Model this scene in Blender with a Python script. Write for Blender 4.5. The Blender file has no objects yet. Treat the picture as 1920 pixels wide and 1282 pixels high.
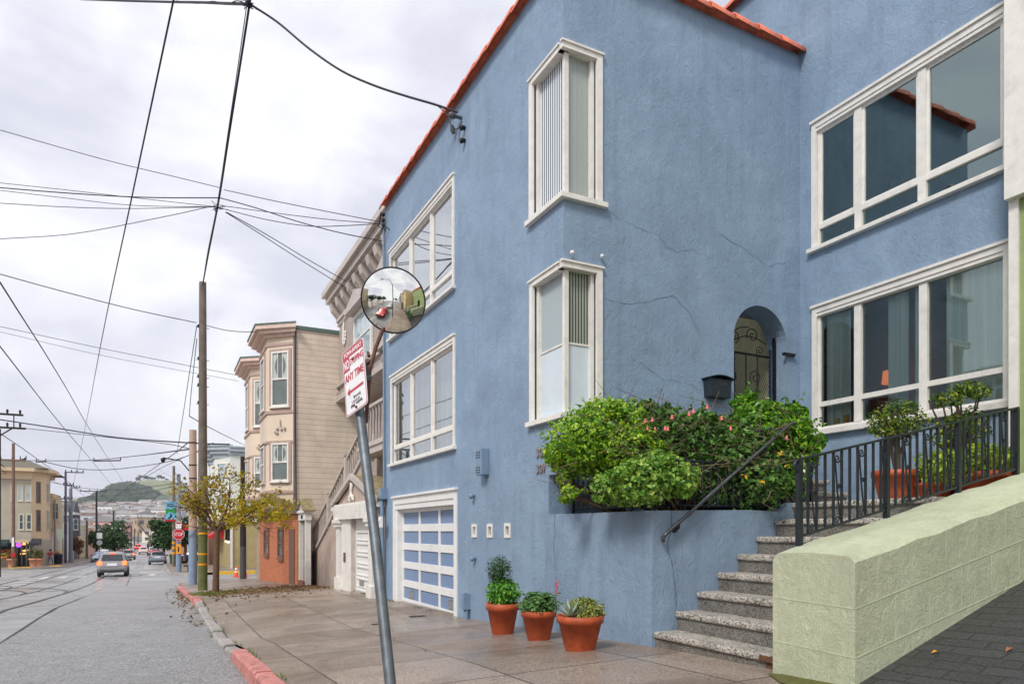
HAZE = True
import bpy, math, random
from mathutils import Vector, Matrix
V = Vector
random.seed(7)
scene = bpy.context.scene
COL = scene.collection
R = math.radians
F0, TH, HX, HY = 1290.0, R(26.9), 960.0, 994.0
FW = V((math.sin(TH), math.cos(TH), 0)); RT = V((math.cos(TH), -math.sin(TH), 0)); UP = V((0, 0, 1))

def ray(px, py): return FW + RT * ((px - HX) / F0) + UP * ((HY - py) / F0)
def onX(px, py, X): d = ray(px, py); return d * (X / d.x)
def onY(px, py, Y): d = ray(px, py); return d * (Y / d.y)
def onD(px, py, D): return ray(px, py) * D
def L(c):
    return tuple((x/255/12.92 if x/255 <= .04045 else ((x/255+.055)/1.055)**2.4) for x in c[:3])

# ------------------------------------------------------------- ground profile
PROF = [(-60, 1.6), (-30, .35), (-10, -.65), (0, -1.05), (3, -1.15), (5.8, -1.22), (11, -1.5), (15, -1.56), (19.3, -1.62), (25.1, -1.92),
        (35, -2.38), (45, -2.75), (57, -3.02), (75, -3.4), (92, -3.75), (120, -4.4), (170, -5.1), (250, -5.6), (400, -6.2), (900, -8)]
def prof(Y):
    if Y <= PROF[0][0]: return PROF[0][1]
    for (a, b), (c, d) in zip(PROF, PROF[1:]):
        if Y <= c:
            t = (Y-a)/(c-a); return b+(d-b)*t
    return PROF[-1][1]
def kx(Y): return .86 - .009*Y
def side(X, Y): return prof(Y) - .1*max(0, min(1, (4.6-X)/3.8))
def roadz(Y): return prof(Y) - .235
def kl(Y): return -8.3 - .009*Y

# ------------------------------------------------------------- mesh builder
WLOC = {}
class MB:
    def __init__(s): s.v = []; s.f = []; s.sm = []; s.mi = []; s.m = 0
    def poly(s, pts, smooth=False):
        i = len(s.v); s.v += [tuple(p) for p in pts]; s.f.append(tuple(range(i, i+len(pts)))); s.sm.append(smooth); s.mi.append(s.m)
    def mesh(s, vs, fs, smooth=False):
        i = len(s.v); s.v += [tuple(p) for p in vs]
        for f in fs: s.f.append(tuple(i+k for k in f)); s.sm.append(smooth); s.mi.append(s.m)
    def obox(s, o, a, b, c):
        o, a, b, c = V(o), V(a), V(b), V(c)
        if a.cross(b).dot(c) < 0: a, b = b, a
        p = [o, o+a, o+a+b, o+b, o+c, o+a+c, o+a+b+c, o+b+c]
        s.mesh(p, [(3, 2, 1, 0), (4, 5, 6, 7), (0, 1, 5, 4), (1, 2, 6, 5), (2, 3, 7, 6), (3, 0, 4, 7)])
        return s
    def box(s, x0, x1, y0, y1, z0, z1):
        return s.obox((min(x0, x1), min(y0, y1), min(z0, z1)), (abs(x1-x0), 0, 0), (0, abs(y1-y0), 0), (0, 0, abs(z1-z0)))
    def prism(s, pts, vec):
        pts = [V(p) for p in pts]; vec = V(vec); n = len(pts)
        nrm = V((0, 0, 0))
        for i in range(n): nrm += pts[i].cross(pts[(i+1) % n])
        if nrm.dot(vec) > 0: pts = pts[::-1]
        s.mesh(pts+[p+vec for p in pts], [tuple(range(n)), tuple(range(2*n-1, n-1, -1))] + [(i, i+n, (i+1) % n+n, (i+1) % n) for i in range(n)])
        return s
    def tube(s, pts, r, n=8, cap=True, smooth=True):
        pts = [V(p) for p in pts]; m = len(pts)
        rs = r if isinstance(r, (list, tuple)) else [r]*m
        up = V((0, 0, 1)); vs = []; prev = None
        for i, p in enumerate(pts):
            t = (pts[min(i+1, m-1)] - pts[max(i-1, 0)])
            if t.length < 1e-9: t = V((0, 0, 1))
            t.normalize()
            if prev is None:
                a = t.cross(up)
                if a.length < .05: a = t.cross(V((1, 0, 0)))
            else: a = prev - t*prev.dot(t)
            a.normalize(); prev = a; b = t.cross(a)
            vs += [p + (a*math.cos(2*math.pi*k/n) + b*math.sin(2*math.pi*k/n))*rs[i] for k in range(n)]
        fs = [(i*n+k, i*n+(k+1) % n, (i+1)*n+(k+1) % n, (i+1)*n+k) for i in range(m-1) for k in range(n)]
        s.mesh(vs, fs, smooth)
        if cap: s.poly([vs[k] for k in range(n)][::-1]); s.poly(vs[(m-1)*n:])
        return s
    def lathe(s, c, prf, n=20, smooth=True, axis=None):
        c = V(c); vs = []; m = len(prf)
        if axis is None: ax, e1, e2 = V((0, 0, 1)), V((1, 0, 0)), V((0, 1, 0))
        else:
            ax = V(axis).normalized(); e1 = ax.orthogonal().normalized(); e2 = ax.cross(e1)
        for r, z in prf: vs += [c + (e1*math.cos(2*math.pi*k/n) + e2*math.sin(2*math.pi*k/n))*r + ax*z for k in range(n)]
        s.mesh(vs, [(i*n+k, i*n+(k+1) % n, (i+1)*n+(k+1) % n, (i+1)*n+k) for i in range(m-1) for k in range(n)], smooth)
        if prf[0][0] > 1e-4: s.poly(vs[:n][::-1])
        if prf[-1][0] > 1e-4: s.poly(vs[-n:])
        return s
    def sphere(s, c, r, n=10, m=7, sc=(1, 1, 1)):
        c = V(c); vs = []
        for i in range(m+1):
            ph = math.pi*i/m
            for k in range(n):
                a = 2*math.pi*k/n
                vs.append(c + V((math.sin(ph)*math.cos(a)*sc[0], math.sin(ph)*math.sin(a)*sc[1], -math.cos(ph)*sc[2]))*r)
        s.mesh(vs, [(i*n+k, i*n+(k+1) % n, (i+1)*n+(k+1) % n, (i+1)*n+k) for i in range(m) for k in range(n)], True)
        return s
    def build(s, name, mat, parent=None, loc=None, bevel=0):
        off = WLOC.get(parent.name, V((0, 0, 0))) if parent else (V(loc) if loc is not None else V((0, 0, 0)))
        me = bpy.data.meshes.new(name)
        me.from_pydata([(x-off.x, y-off.y, z-off.z) for x, y, z in s.v], [], s.f)
        for mm in (mat if isinstance(mat, (list, tuple)) else [mat]): me.materials.append(mm)
        me.polygons.foreach_set('use_smooth', s.sm)
        me.polygons.foreach_set('material_index', s.mi)
        me.update()
        o = bpy.data.objects.new(name, me); COL.objects.link(o)
        if parent: o.parent = parent
        else: o.location = off
        WLOC[o.name] = off
        if bevel:
            b = o.modifiers.new('Bevel', 'BEVEL'); b.width = bevel; b.segments = 2; b.limit_method = 'ANGLE'; b.angle_limit = R(40)
        return o

def tag(o, label, cat, group=None):
    o['label'] = label; o['category'] = cat
    if group: o['group'] = group
    return o
def thing(name, label, cat, loc, group=None):
    o = bpy.data.objects.new(name, None); COL.objects.link(o); o.location = loc; o.empty_display_size = .1
    WLOC[o.name] = V(loc); return tag(o, label, cat, group)
def structure(o): o['kind'] = 'structure'; return o
def stuff(o): o['kind'] = 'stuff'; return o
def copy_tree(o, parent=None):
    c = o.copy(); COL.objects.link(c); c.parent = parent
    for ch in [x for x in o.children]: copy_tree(ch, c)
    return c
def dup(o, loc, rz=0, label=None, group=None, sc=None):
    c = copy_tree(o); c.location = loc; c.rotation_euler = (0, 0, rz)
    if sc: c.scale = (sc, sc, sc) if not isinstance(sc, tuple) else sc
    if label: c['label'] = label
    if group: c['group'] = group
    return c

# ------------------------------------------------------------- materials
MATS = {}
def nt(name):
    m = bpy.data.materials.new(name); m.use_nodes = True; t = m.node_tree; b = t.nodes['Principled BSDF']; return m, t, b
def node(t, ty, **k):
    n = t.nodes.new(ty)
    for a, v in k.items():
        if a in n.inputs.keys() if hasattr(n, 'inputs') else False: n.inputs[a].default_value = v
        else: setattr(n, a, v)
    return n
def lk(t, a, b): t.links.new(a, b)
def coords(t, scale=(1, 1, 1), rot=(0, 0, 0)):
    tc = t.nodes.new('ShaderNodeTexCoord'); mp = t.nodes.new('ShaderNodeMapping')
    lk(t, tc.outputs['Object'], mp.inputs['Vector']); mp.inputs['Scale'].default_value = scale; mp.inputs['Rotation'].default_value = rot
    return mp.outputs['Vector']
def noise(t, vec, scale, detail=4, rough=.55, dist=0):
    n = t.nodes.new('ShaderNodeTexNoise'); lk(t, vec, n.inputs['Vector'])
    n.inputs['Scale'].default_value = scale; n.inputs['Detail'].default_value = detail; n.inputs['Roughness'].default_value = rough; n.inputs['Distortion'].default_value = dist
    return n.outputs['Fac']
def ramp(t, fac, stops):
    r = t.nodes.new('ShaderNodeValToRGB'); lk(t, fac, r.inputs['Fac']); e = r.color_ramp.elements
    e[0].position = stops[0][0]; e[0].color = (*stops[0][1], 1)
    e[1].position = stops[-1][0]; e[1].color = (*stops[-1][1], 1)
    for p, c in stops[1:-1]: x = e.new(p); x.color = (*c, 1)
    return r.outputs['Color']
def mixc(t, fac, a, b, mode='MIX'):
    m = t.nodes.new('ShaderNodeMix'); m.data_type = 'RGBA'; m.blend_type = mode
    if isinstance(fac, (int, float)): m.inputs[0].default_value = fac
    else: lk(t, fac, m.inputs[0])
    for i, x in ((6, a), (7, b)):
        if isinstance(x, tuple): m.inputs[i].default_value = (*x[:3], 1)
        else: lk(t, x, m.inputs[i])
    return m.outputs[2]
def math_(t, op, a, b=None, c=None):
    m = t.nodes.new('ShaderNodeMath'); m.operation = op
    for i, x in enumerate((a, b, c)):
        if x is None: continue
        if isinstance(x, (int, float)): m.inputs[i].default_value = x
        else: lk(t, x, m.inputs[i])
    return m.outputs[0]
def bump(t, b, h, strength=.3, dist=.01, prev=None):
    n = t.nodes.new('ShaderNodeBump'); n.inputs['Strength'].default_value = strength; n.inputs['Distance'].default_value = dist
    lk(t, h, n.inputs['Height'])
    if prev is not None: lk(t, prev, n.inputs['Normal'])
    if b is not None: lk(t, n.outputs['Normal'], b.inputs['Normal'])
    return n.outputs['Normal']
def scl(c, k): return tuple(min(1, x*k) for x in c)

def pmat(name, col, rough=.6, metal=0, nz=8, var=.15, bs=.15, bd=.004, bsc=60, grime=0):
    """painted or plain surface: base colour with a soft mottling of its own and fine relief"""
    if name in MATS: return MATS[name]
    m, t, b = nt(name); v = coords(t)
    c = ramp(t, noise(t, v, nz, 5, .6), [(.3, scl(col, 1-var)), (.7, scl(col, 1+var*.6))])
    if grime:
        g = ramp(t, noise(t, v, nz*.35, 6, .7, .6), [(.5, (0, 0, 0)), (.72, (1, 1, 1))])
        c = mixc(t, math_(t, 'MULTIPLY', g, grime), c, scl(col, .35))
    lk(t, c, b.inputs['Base Color'])
    b.inputs['Roughness'].default_value = rough; b.inputs['Metallic'].default_value = metal
    if bs: bump(t, b, noise(t, v, bsc, 3), bs, bd)
    MATS[name] = m; return m

def stucco(name, col, strength=.6, col2=None):
    m, t, b = nt(name); v = coords(t)
    n1 = noise(t, v, 1.3, 6, .65, .4); n2 = noise(t, v, 7, 4, .6, .3)
    c = ramp(t, n1, [(.28, scl(col, .86)), (.5, col), (.72, col2 or scl(col, 1.12))])
    c = mixc(t, math_(t, 'MULTIPLY', n2, .35), c, scl(col, .8))
    drip = ramp(t, noise(t, coords(t, (2.2, 2.2, .22)), 2.4, 6, .65, .3), [(.5, (0, 0, 0)), (.74, (1, 1, 1))])
    c = mixc(t, math_(t, 'MULTIPLY', drip, .38), c, tuple(x*k for x, k in zip(col, (.6, .62, .62))))
    fade = ramp(t, noise(t, v, .45, 5, .6, .8), [(.5, (0, 0, 0)), (.68, (1, 1, 1))])
    c = mixc(t, math_(t, 'MULTIPLY', fade, .35), c, scl(col, 1.3))
    sp_ = ramp(t, noise(t, v, 26, 4, .7), [(.62, (0, 0, 0)), (.72, (1, 1, 1))])
    c = mixc(t, math_(t, 'MULTIPLY', sp_, .25), c, scl(col, .55))
    # fine darker trowel scratches of the plaster itself
    lk(t, c, b.inputs['Base Color']); b.inputs['Roughness'].default_value = .75
    vs = coords(t, (1, 1, .6), (R(38), R(-30), R(15)))
    trow = noise(t, vs, 7.5, 6, .62, 1.6)
    rid = ramp(t, trow, [(.38, (0, 0, 0)), (.5, (1, 1, 1)), (.62, (.35, .35, .35))])
    p = bump(t, None, rid, strength*.42, .010)
    p = bump(t, None, noise(t, v, 2.6, 4, .5), strength*.5, .05, p)
    p = bump(t, None, ramp(t, noise(t, coords(t, (1, 1, .5), (R(-35), R(30), R(10))), 16, 5, .6, 2.2), [(.42, (0, 0, 0)), (.5, (1, 1, 1)), (.56, (.2, .2, .2))]), strength*.42, .007, p)
    bump(t, b, noise(t, v, 60, 5, .65), strength*.55, .006, p)
    return m

def glassmat(name, tint=(1, 1, 1), refl=.3, rough=.01, gcol=(.95, .98, 1)):
    m = bpy.data.materials.new(name); m.use_nodes = True; t = m.node_tree; t.nodes.clear()
    out = t.nodes.new('ShaderNodeOutputMaterial'); mx = t.nodes.new('ShaderNodeMixShader')
    tr = t.nodes.new('ShaderNodeBsdfTransparent'); gl = t.nodes.new('ShaderNodeBsdfGlossy')
    tr.inputs[0].default_value = (*tint, 1); gl.inputs['Roughness'].default_value = rough; gl.inputs[0].default_value = (*gcol, 1)
    fr = t.nodes.new('ShaderNodeFresnel'); fr.inputs[0].default_value = 1.5
    lk(t, math_(t, 'MINIMUM', math_(t, 'ADD', fr.outputs[0], refl), 1.0), mx.inputs[0])
    lk(t, tr.outputs[0], mx.inputs[1]); lk(t, gl.outputs[0], mx.inputs[2]); lk(t, mx.outputs[0], out.inputs[0])
    bn = t.nodes.new('ShaderNodeBump'); bn.inputs['Strength'].default_value = .04; bn.inputs['Distance'].default_value = .02
    lk(t, noise(t, coords(t), 1.5, 1), bn.inputs['Height']); lk(t, bn.outputs[0], gl.inputs['Normal'])
    return m

def leafmat(name, c1, c2, c3, rough=.45, trans=.25):
    if name in MATS: return MATS[name]
    m, t, b = nt(name)
    g = t.nodes.new('ShaderNodeNewGeometry')
    c = ramp(t, g.outputs['Random Per Island'], [(0, c1), (.5, c2), (1, c3)])
    lk(t, c, b.inputs['Base Color']); b.inputs['Roughness'].default_value = rough
    tl = t.nodes.new('ShaderNodeBsdfTranslucent'); lk(t, c, tl.inputs[0])
    mx = t.nodes.new('ShaderNodeMixShader'); mx.inputs[0].default_value = trans
    lk(t, b.outputs[0], mx.inputs[1]); lk(t, tl.outputs[0], mx.inputs[2]); lk(t, mx.outputs[0], t.nodes['Material Output'].inputs[0])
    MATS[name] = m; return m

def emis(name, col, s):
    m, t, b = nt(name); b.inputs['Base Color'].default_value = (*col, 1); b.inputs['Emission Color'].default_value = (*col, 1); b.inputs['Emission Strength'].default_value = s
    return m

BLUE = L((138, 161, 186))
M_blue = stucco('blue_stucco', BLUE, 1.0, L((151, 174, 197)))
M_blue2 = pmat('blue_paint', L((122, 146, 170)), .5, var=.1)
M_green = None
M_white = pmat('white_trim', L((232, 229, 222)), .5, var=.08, nz=9, grime=.3, bs=.3)
M_white2 = pmat('white_door', L((234, 234, 232)), .42, var=.06, nz=5, grime=.18)
M_black = pmat('black_iron', L((34, 38, 44)), .4, .3, var=.35, nz=30, bs=.4, bd=.002)
M_mesh = pmat('dark_mesh', L((30, 34, 38)), .5)
M_terra = pmat('terracotta', L((184, 84, 46)), .6, var=.4, nz=7, bs=.3, grime=.6)
M_tile = pmat('clay_tile', L((228, 128, 98)), .75, var=.3, nz=14, bs=.4, bd=.004, bsc=90)
M_glass = glassmat('window_glass', (.82, .9, .9), .3)
M_glass2 = glassmat('window_glass_dark', (.55, .6, .6), .42)
M_screen = glassmat('insect_screen', (.42, .4, .39), .04, .5)
M_dark = pmat('dark_room', L((40, 36, 38)), .9, bs=0)
M_curt = None
def curtainmat(name, col):
    m, t, b = nt(name); v = coords(t, (1, 1, .02))
    lk(t, ramp(t, noise(t, v, 14, 3), [(.3, scl(col, .7)), (.7, col)]), b.inputs['Base Color']); b.inputs['Roughness'].default_value = .9
    bump(t, b, noise(t, v, 14, 3), .6, .03); return m
M_curt = curtainmat('white_curtain', L((225, 235, 235)))
M_curtg = curtainmat('grey_curtain', L((150, 160, 158)))

def reedmat(name, c1, c2, sc=38, d='X'):
    m, t, b = nt(name)
    w = t.nodes.new('ShaderNodeTexWave'); w.bands_direction = d; w.inputs['Scale'].default_value = sc
    lk(t, coords(t), w.inputs['Vector'])
    lk(t, ramp(t, w.outputs['Fac'], [(.2, c1), (.8, c2)]), b.inputs['Base Color']); b.inputs['Roughness'].default_value = .18
    bump(t, b, w.outputs['Fac'], .6, .004); return m

# ------------------------------------------------------------- planes and facades
class PL:
    """a wall plane: a runs to the right as seen from outside, b is world height, c is outward"""
    def __init__(s, O, u, n): s.O = V(O); s.u = V(u); s.n = V(n)
    def P(s, a, b, c=0): p = s.O + s.u*a + s.n*c; return V((p.x, p.y, b))
    def hit(s, px, py):
        d = ray(px, py); t = s.O.dot(s.n)/d.dot(s.n); p = d*t; return (p-s.O).dot(s.u), p.z
    def box(s, mb, a0, a1, b0, b1, c0, c1):
        p = s.P(a0, b0, c0); mb.obox(p, s.u*(a1-a0), s.n*(c1-c0), V((0, 0, b1-b0))); return mb
def facade(mb, pl, a0, a1, b0, b1, ops, depth=.16):
    """wall sheet with rectangular openings and their reveals; ops: (a0,a1,b0,b1[,depth])"""
    As = sorted(set([a0, a1] + [x for o in ops for x in o[:2] if a0 < x < a1])); Bs = sorted(set([b0, b1] + [x for o in ops for x in o[2:4] if b0 < x < b1]))
    for i in range(len(As)-1):
        for j in range(len(Bs)-1):
            ca, cb = (As[i]+As[i+1])/2, (Bs[j]+Bs[j+1])/2
            if any(o[0] < ca < o[1] and o[2] < cb < o[3] for o in ops): continue
            mb.poly([pl.P(As[i], Bs[j]), pl.P(As[i+1], Bs[j]), pl.P(As[i+1], Bs[j+1]), pl.P(As[i], Bs[j+1])])
    for o in ops:
        d = o[4] if len(o) > 4 else depth; x0, x1, y0, y1 = o[:4]
        if x0 > a0: mb.poly([pl.P(x0, y0), pl.P(x0, y1), pl.P(x0, y1, -d), pl.P(x0, y0, -d)])
        if x1 < a1: mb.poly([pl.P(x1, y1), pl.P(x1, y0), pl.P(x1, y0, -d), pl.P(x1, y1, -d)])
        mb.poly([pl.P(x0, y1), pl.P(x1, y1), pl.P(x1, y1, -d), pl.P(x0, y1, -d)])
        mb.poly([pl.P(x1, y0), pl.P(x0, y0), pl.P(x0, y0, -d), pl.P(x1, y0, -d)])
def frame_rect(mb, pl, a0, a1, b0, b1, w, c0, c1, wb=None):
    wb = w if wb is None else wb
    pl.box(mb, a0, a0+w, b0, b1, c0, c1); pl.box(mb, a1-w, a1, b0, b1, c0, c1)
    pl.box(mb, a0+w, a1-w, b1-w, b1, c0, c1)
    if wb > 0: pl.box(mb, a0+w, a1-w, b0, b0+wb, c0, c1)
def glaze(pl, a0, a1, b0, b1, c):
    return [pl.P(a0, b0, c), pl.P(a1, b0, c), pl.P(a1, b1, c), pl.P(a0, b1, c)]
def window(parent, pl, a0, a1, b0, b1, cols=(), row=None, fm=M_white, gm=M_glass, tw=.1, sash=.05, rec=.1, sill=.05, back=M_dark, curtain=None, sw=.08, name='window', bd=.7, crown=True, sidec=None, sashes=None):
    """trim on the wall, sashes in the reveal, glass, sill, and what is behind the glass"""
    f = MB()
    frame_rect(f, pl, a0, a1, b0, b1, tw, -.01, .025, 0)
    if crown:
        pl.box(f, a0-.015, a1+.015, b1+.002, b1+.04, -.005, .05)
        pl.box(f, a0+tw, a1-tw, b1-tw-.05, b1-tw-.002, -.09, .012)
    i0, i1, j0, j1 = a0+tw-.02, a1-tw+.02, b0+.01, b1-tw-.01
    frame_rect(f, pl, i0, i1, j0, j1, sash, -rec-.02, -rec+.035)
    xs = [a0+(a1-a0)*c for c in cols]; ym = None if row is None else b0+(b1-b0)*row
    for x in xs: pl.box(f, x-sw/2, x+sw/2, j0+sash, j1-sash, -rec-.015, -rec+.045)
    if ym is not None:
        e = [i0+sash]+[q for x in xs for q in (x-sw/2, x+sw/2)]+[i1-sash]
        for k in range(0, len(e), 2): pl.box(f, e[k], e[k+1], ym-.035, ym+.035, -rec-.012, -rec+.04)
    if sashes:
        e = [i0+sash]+[q for x in xs for q in (x-sw/2, x+sw/2)]+[i1-sash]
        for k in range(0, len(e), 2): frame_rect(f, pl, e[k], e[k+1], (ym+.035 if ym else j0+sash), j1-sash, .035, -rec-.01, -rec+.02)
    w = f.build(name, fm, parent)
    g = MB(); g.poly(glaze(pl, i0+.01, i1-.01, j0+.01, j1-.01, -rec)); g.build('pane', gm, w)
    if sill:
        s = MB(); pl.box(s, a0-.05, a1+.05, b0-sill, b0+.012, -rec+.04, .08); s.build('sill', fm, w, bevel=.006)
    if back:
        k = MB(); d0, d1 = -rec-.05, -rec-bd
        p = [pl.P(i0-.1, j0-.1, d1), pl.P(i1+.1, j0-.1, d1), pl.P(i1+.1, j1+.1, d1), pl.P(i0-.1, j1+.1, d1)]
        q = [pl.P(i0-.1, j0-.1, d0), pl.P(i1+.1, j0-.1, d0), pl.P(i1+.1, j1+.1, d0), pl.P(i0-.1, j1+.1, d0)]
        k.poly(p)
        for i in range(4): k.poly([q[i], q[(i+1) % 4], p[(i+1) % 4], p[i]])
        k.build('room', back, w)
    if curtain:
        c = MB()
        for (u0, u1) in curtain:
            x0, x1 = a0+(a1-a0)*u0, a0+(a1-a0)*u1; n = max(3, int((x1-x0)/.07))
            for q in range(n):
                A, B = x0+(x1-x0)*q/n, x0+(x1-x0)*(q+1)/n; z1, z2 = (-.03 if q % 2 else 0), (0 if q % 2 else -.03)
                c.poly([pl.P(A, j0+.03, -rec-.12+z1), pl.P(B, j0+.03, -rec-.12+z2), pl.P(B, j1-.03, -rec-.12+z2), pl.P(A, j1-.03, -rec-.12+z1)], True)
        c.build('curtain', sidec or M_curt, w)
    return w

def text(parent, name, s, org, u, v, h, mat, width=None, ext=.002, bold=0):
    cu = bpy.data.curves.new('txt', 'FONT'); cu.body = s; cu.size = 1; cu.extrude = ext/h/.7; cu.offset = bold
    ob = bpy.data.objects.new('txt', cu); COL.objects.link(ob); bpy.context.view_layer.update()
    me = bpy.data.meshes.new_from_object(ob.evaluated_get(bpy.context.evaluated_depsgraph_get()))
    bpy.data.objects.remove(ob)
    xs = [p.co.x for p in me.vertices]; ys = [p.co.y for p in me.vertices]
    x0, x1, y0, y1 = min(xs), max(xs), min(ys), max(ys)
    u, v, org = V(u).normalized(), V(v).normalized(), V(org); n = u.cross(v); k = h/(y1-y0); kx_ = k if width is None else width/(x1-x0)
    off = WLOC.get(parent.name, V((0, 0, 0))) if parent else V((0, 0, 0))
    for p in me.vertices:
        p.co = org + u*((p.co.x-x0)*kx_) + v*((p.co.y-y0)*k) + n*(p.co.z*k) - off
    me.materials.clear(); me.materials.append(mat)
    o = bpy.data.objects.new(name, me); COL.objects.link(o)
    if parent: o.parent = parent
    WLOC[o.name] = off
    return o

def leaves(mb, c, rad, n, size, rng, shell=.55, aspect=.5, up=.3, zmin=None, gaps=0, curve=.15):
    c = V(c)
    gd = [V((rng.gauss(0, 1), rng.gauss(0, 1), rng.gauss(0, 1))).normalized() for _ in range(gaps)]
    k = 0; tries = 0
    while k < n and tries < n*4:
        tries += 1
        d = V((rng.gauss(0, 1), rng.gauss(0, 1), rng.gauss(0, 1))).normalized()
        if any(d.dot(g) > .93 for g in gd) and rng.random() < .8: continue
        r = shell + (1-shell)*rng.random()**.6
        r *= 1 + .12*math.sin(5*d.x+3*d.z+c.x*3)*math.sin(6*d.y+2*d.z+c.y)
        p = c + V((d.x*rad[0], d.y*rad[1], d.z*rad[2]))*r
        if zmin is not None and p.z < zmin: continue
        leaf(mb, p, (d + V((rng.gauss(0, .6), rng.gauss(0, .6), rng.gauss(up, .5)))).normalized(), size*rng.uniform(.6, 1.3), aspect, rng, curve)
        k += 1
def leaf(mb, p, nrm, s, aspect, rng, curve=.15):
    t = nrm.orthogonal().normalized(); t = (Matrix.Rotation(rng.random()*6.283, 3, nrm) @ t); b = nrm.cross(t)
    mb.poly([p - t*s*.5, p + b*s*aspect*.5 + t*s*.05 + nrm*s*curve, p + t*s*.5 - nrm*s*curve, p - b*s*aspect*.5 + t*s*.05 + nrm*s*curve])
# ============================================================= camera, sky, light
cd = bpy.data.cameras.new('camera'); cam = bpy.data.objects.new('camera', cd); COL.objects.link(cam); scene.camera = cam
cam.rotation_euler = (R(90), 0, -TH); cd.lens = 36*F0/1920; cd.shift_y = (HY-641)/1920; cd.clip_start = .05; cd.clip_end = 12000
scene.view_settings.view_transform = 'Standard'; scene.view_settings.look = 'None'; scene.view_settings.exposure = .78; scene.view_settings.gamma = 1
SUN_EL, SUN_AZ = R(52), R(225)
w = bpy.data.worlds.new('World'); scene.world = w; w.use_nodes = True; t = w.node_tree; t.nodes.clear()
out = t.nodes.new('ShaderNodeOutputWorld'); sky = t.nodes.new('ShaderNodeTexSky'); sky.sky_type = 'NISHITA'; sky.sun_disc = False
sky.sun_elevation = SUN_EL; sky.sun_rotation = SUN_AZ
b1 = t.nodes.new('ShaderNodeBackground'); lk(t, sky.outputs[0], b1.inputs[0]); b1.inputs[1].default_value = .1
b2 = t.nodes.new('ShaderNodeBackground'); b2.inputs[1].default_value = .8
tc = t.nodes.new('ShaderNodeTexCoord'); mp = t.nodes.new('ShaderNodeMapping'); lk(t, tc.outputs['Generated'], mp.inputs[0]); mp.inputs['Scale'].default_value = (1, 1, 2.2); mp.inputs['Location'].default_value = (.35, .2, .1)
cl = noise(t, mp.outputs[0], 1.7, 7, .52, .35)
cl2 = noise(t, mp.outputs[0], 4.2, 6, .55, .5)
cc = ramp(t, math_(t, 'ADD', math_(t, 'MULTIPLY', cl, .72), math_(t, 'MULTIPLY', cl2, .28)), [(.36, (.50, .51, .59)), (.45, (.60, .605, .69)), (.55, (.83, .83, .86)), (.66, (.70, .70, .77))])
lk(t, cc, b2.inputs[0])
mx = t.nodes.new('ShaderNodeMixShader'); mx.inputs[0].default_value = .94
lk(t, b1.outputs[0], mx.inputs[1]); lk(t, b2.outputs[0], mx.inputs[2]); lk(t, mx.outputs[0], out.inputs[0])
sd = bpy.data.lights.new('sun', 'SUN'); sd.energy = 1.6; sd.angle = R(14); sd.color = (1, .96, .9)
sun = bpy.data.objects.new('sun', sd); COL.objects.link(sun)
sdir = V((-.62, -.42, .78)).normalized()
sun.rotation_euler = sdir.to_track_quat('Z', 'Y').to_euler()
sky.sun_elevation = math.asin(sdir.z); sky.sun_rotation = math.atan2(sdir.x, sdir.y)

# ============================================================= ground
def grid(mb, xs, ys, fz):
    n = len(xs); vs = []
    for y in ys:
        for i in range(n):
            x = xs[i](y) if callable(xs[i]) else xs[i]; vs.append((x, y, fz(x, y)))
    mb.mesh(vs, [(j*n+i, j*n+i+1, (j+1)*n+i+1, (j+1)*n+i) for j in range(len(ys)-1) for i in range(n-1)], True)
def frange(a, b, s):
    n = max(1, int(round((b-a)/s))); return [a+(b-a)*i/n for i in range(n+1)]
# road: coarse worn asphalt, wet
m, t, b = nt('asphalt'); v = coords(t)
ag = noise(t, v, 34, 5, .8); lo = noise(t, v, .35, 5, .6, .3); md = noise(t, v, 3, 5, .6)
c = ramp(t, ag, [(.42, (.05, .05, .05)), (.5, (.27, .266, .266)), (.58, (.7, .69, .69))])
c = mixc(t, .34, c, ramp(t, lo, [(.35, (.2, .196, .198)), (.65, (.34, .335, .335))]))
pit = ramp(t, noise(t, v, 13, 6, .78), [(.36, (1, 1, 1)), (.45, (0, 0, 0))]); c = mixc(t, math_(t, 'MULTIPLY', pit, .75), c, (.07, .068, .066))
c = mixc(t, .2, c, ramp(t, md, [(.4, (.16, .16, .16)), (.6, (.36, .35, .35))]))
vo = t.nodes.new('ShaderNodeTexVoronoi'); vo.feature = 'DISTANCE_TO_EDGE'; vo.inputs['Scale'].default_value = .3
vm = t.nodes.new('ShaderNodeVectorMath'); vm.operation = 'ADD'; lk(t, v, vm.inputs[0])
nn = t.nodes.new('ShaderNodeTexNoise'); nn.inputs['Scale'].default_value = 1.6; nn.inputs['Detail'].default_value = 6; lk(t, v, nn.inputs['Vector']); lk(t, nn.outputs['Color'], vm.inputs[1])
lk(t, vm.outputs[0], vo.inputs['Vector'])
crk = ramp(t, vo.outputs['Distance'], [(.0, (1, 1, 1)), (.012, (0, 0, 0))])
crk = math_(t, 'MULTIPLY', crk, ramp(t, noise(t, v, .5, 3), [(.48, (0, 0, 0)), (.58, (1, 1, 1))]))
c = mixc(t, math_(t, 'MULTIPLY', crk, .8), c, (.03, .03, .03))
lk(t, c, b.inputs['Base Color'])
lk(t, ramp(t, lo, [(.35, (.26, .26, .26)), (.6, (.62, .62, .62))]), b.inputs['Roughness'])
bump(t, b, ag, .9, .02, bump(t, None, md, .3, .02))
M_asph = m
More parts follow.
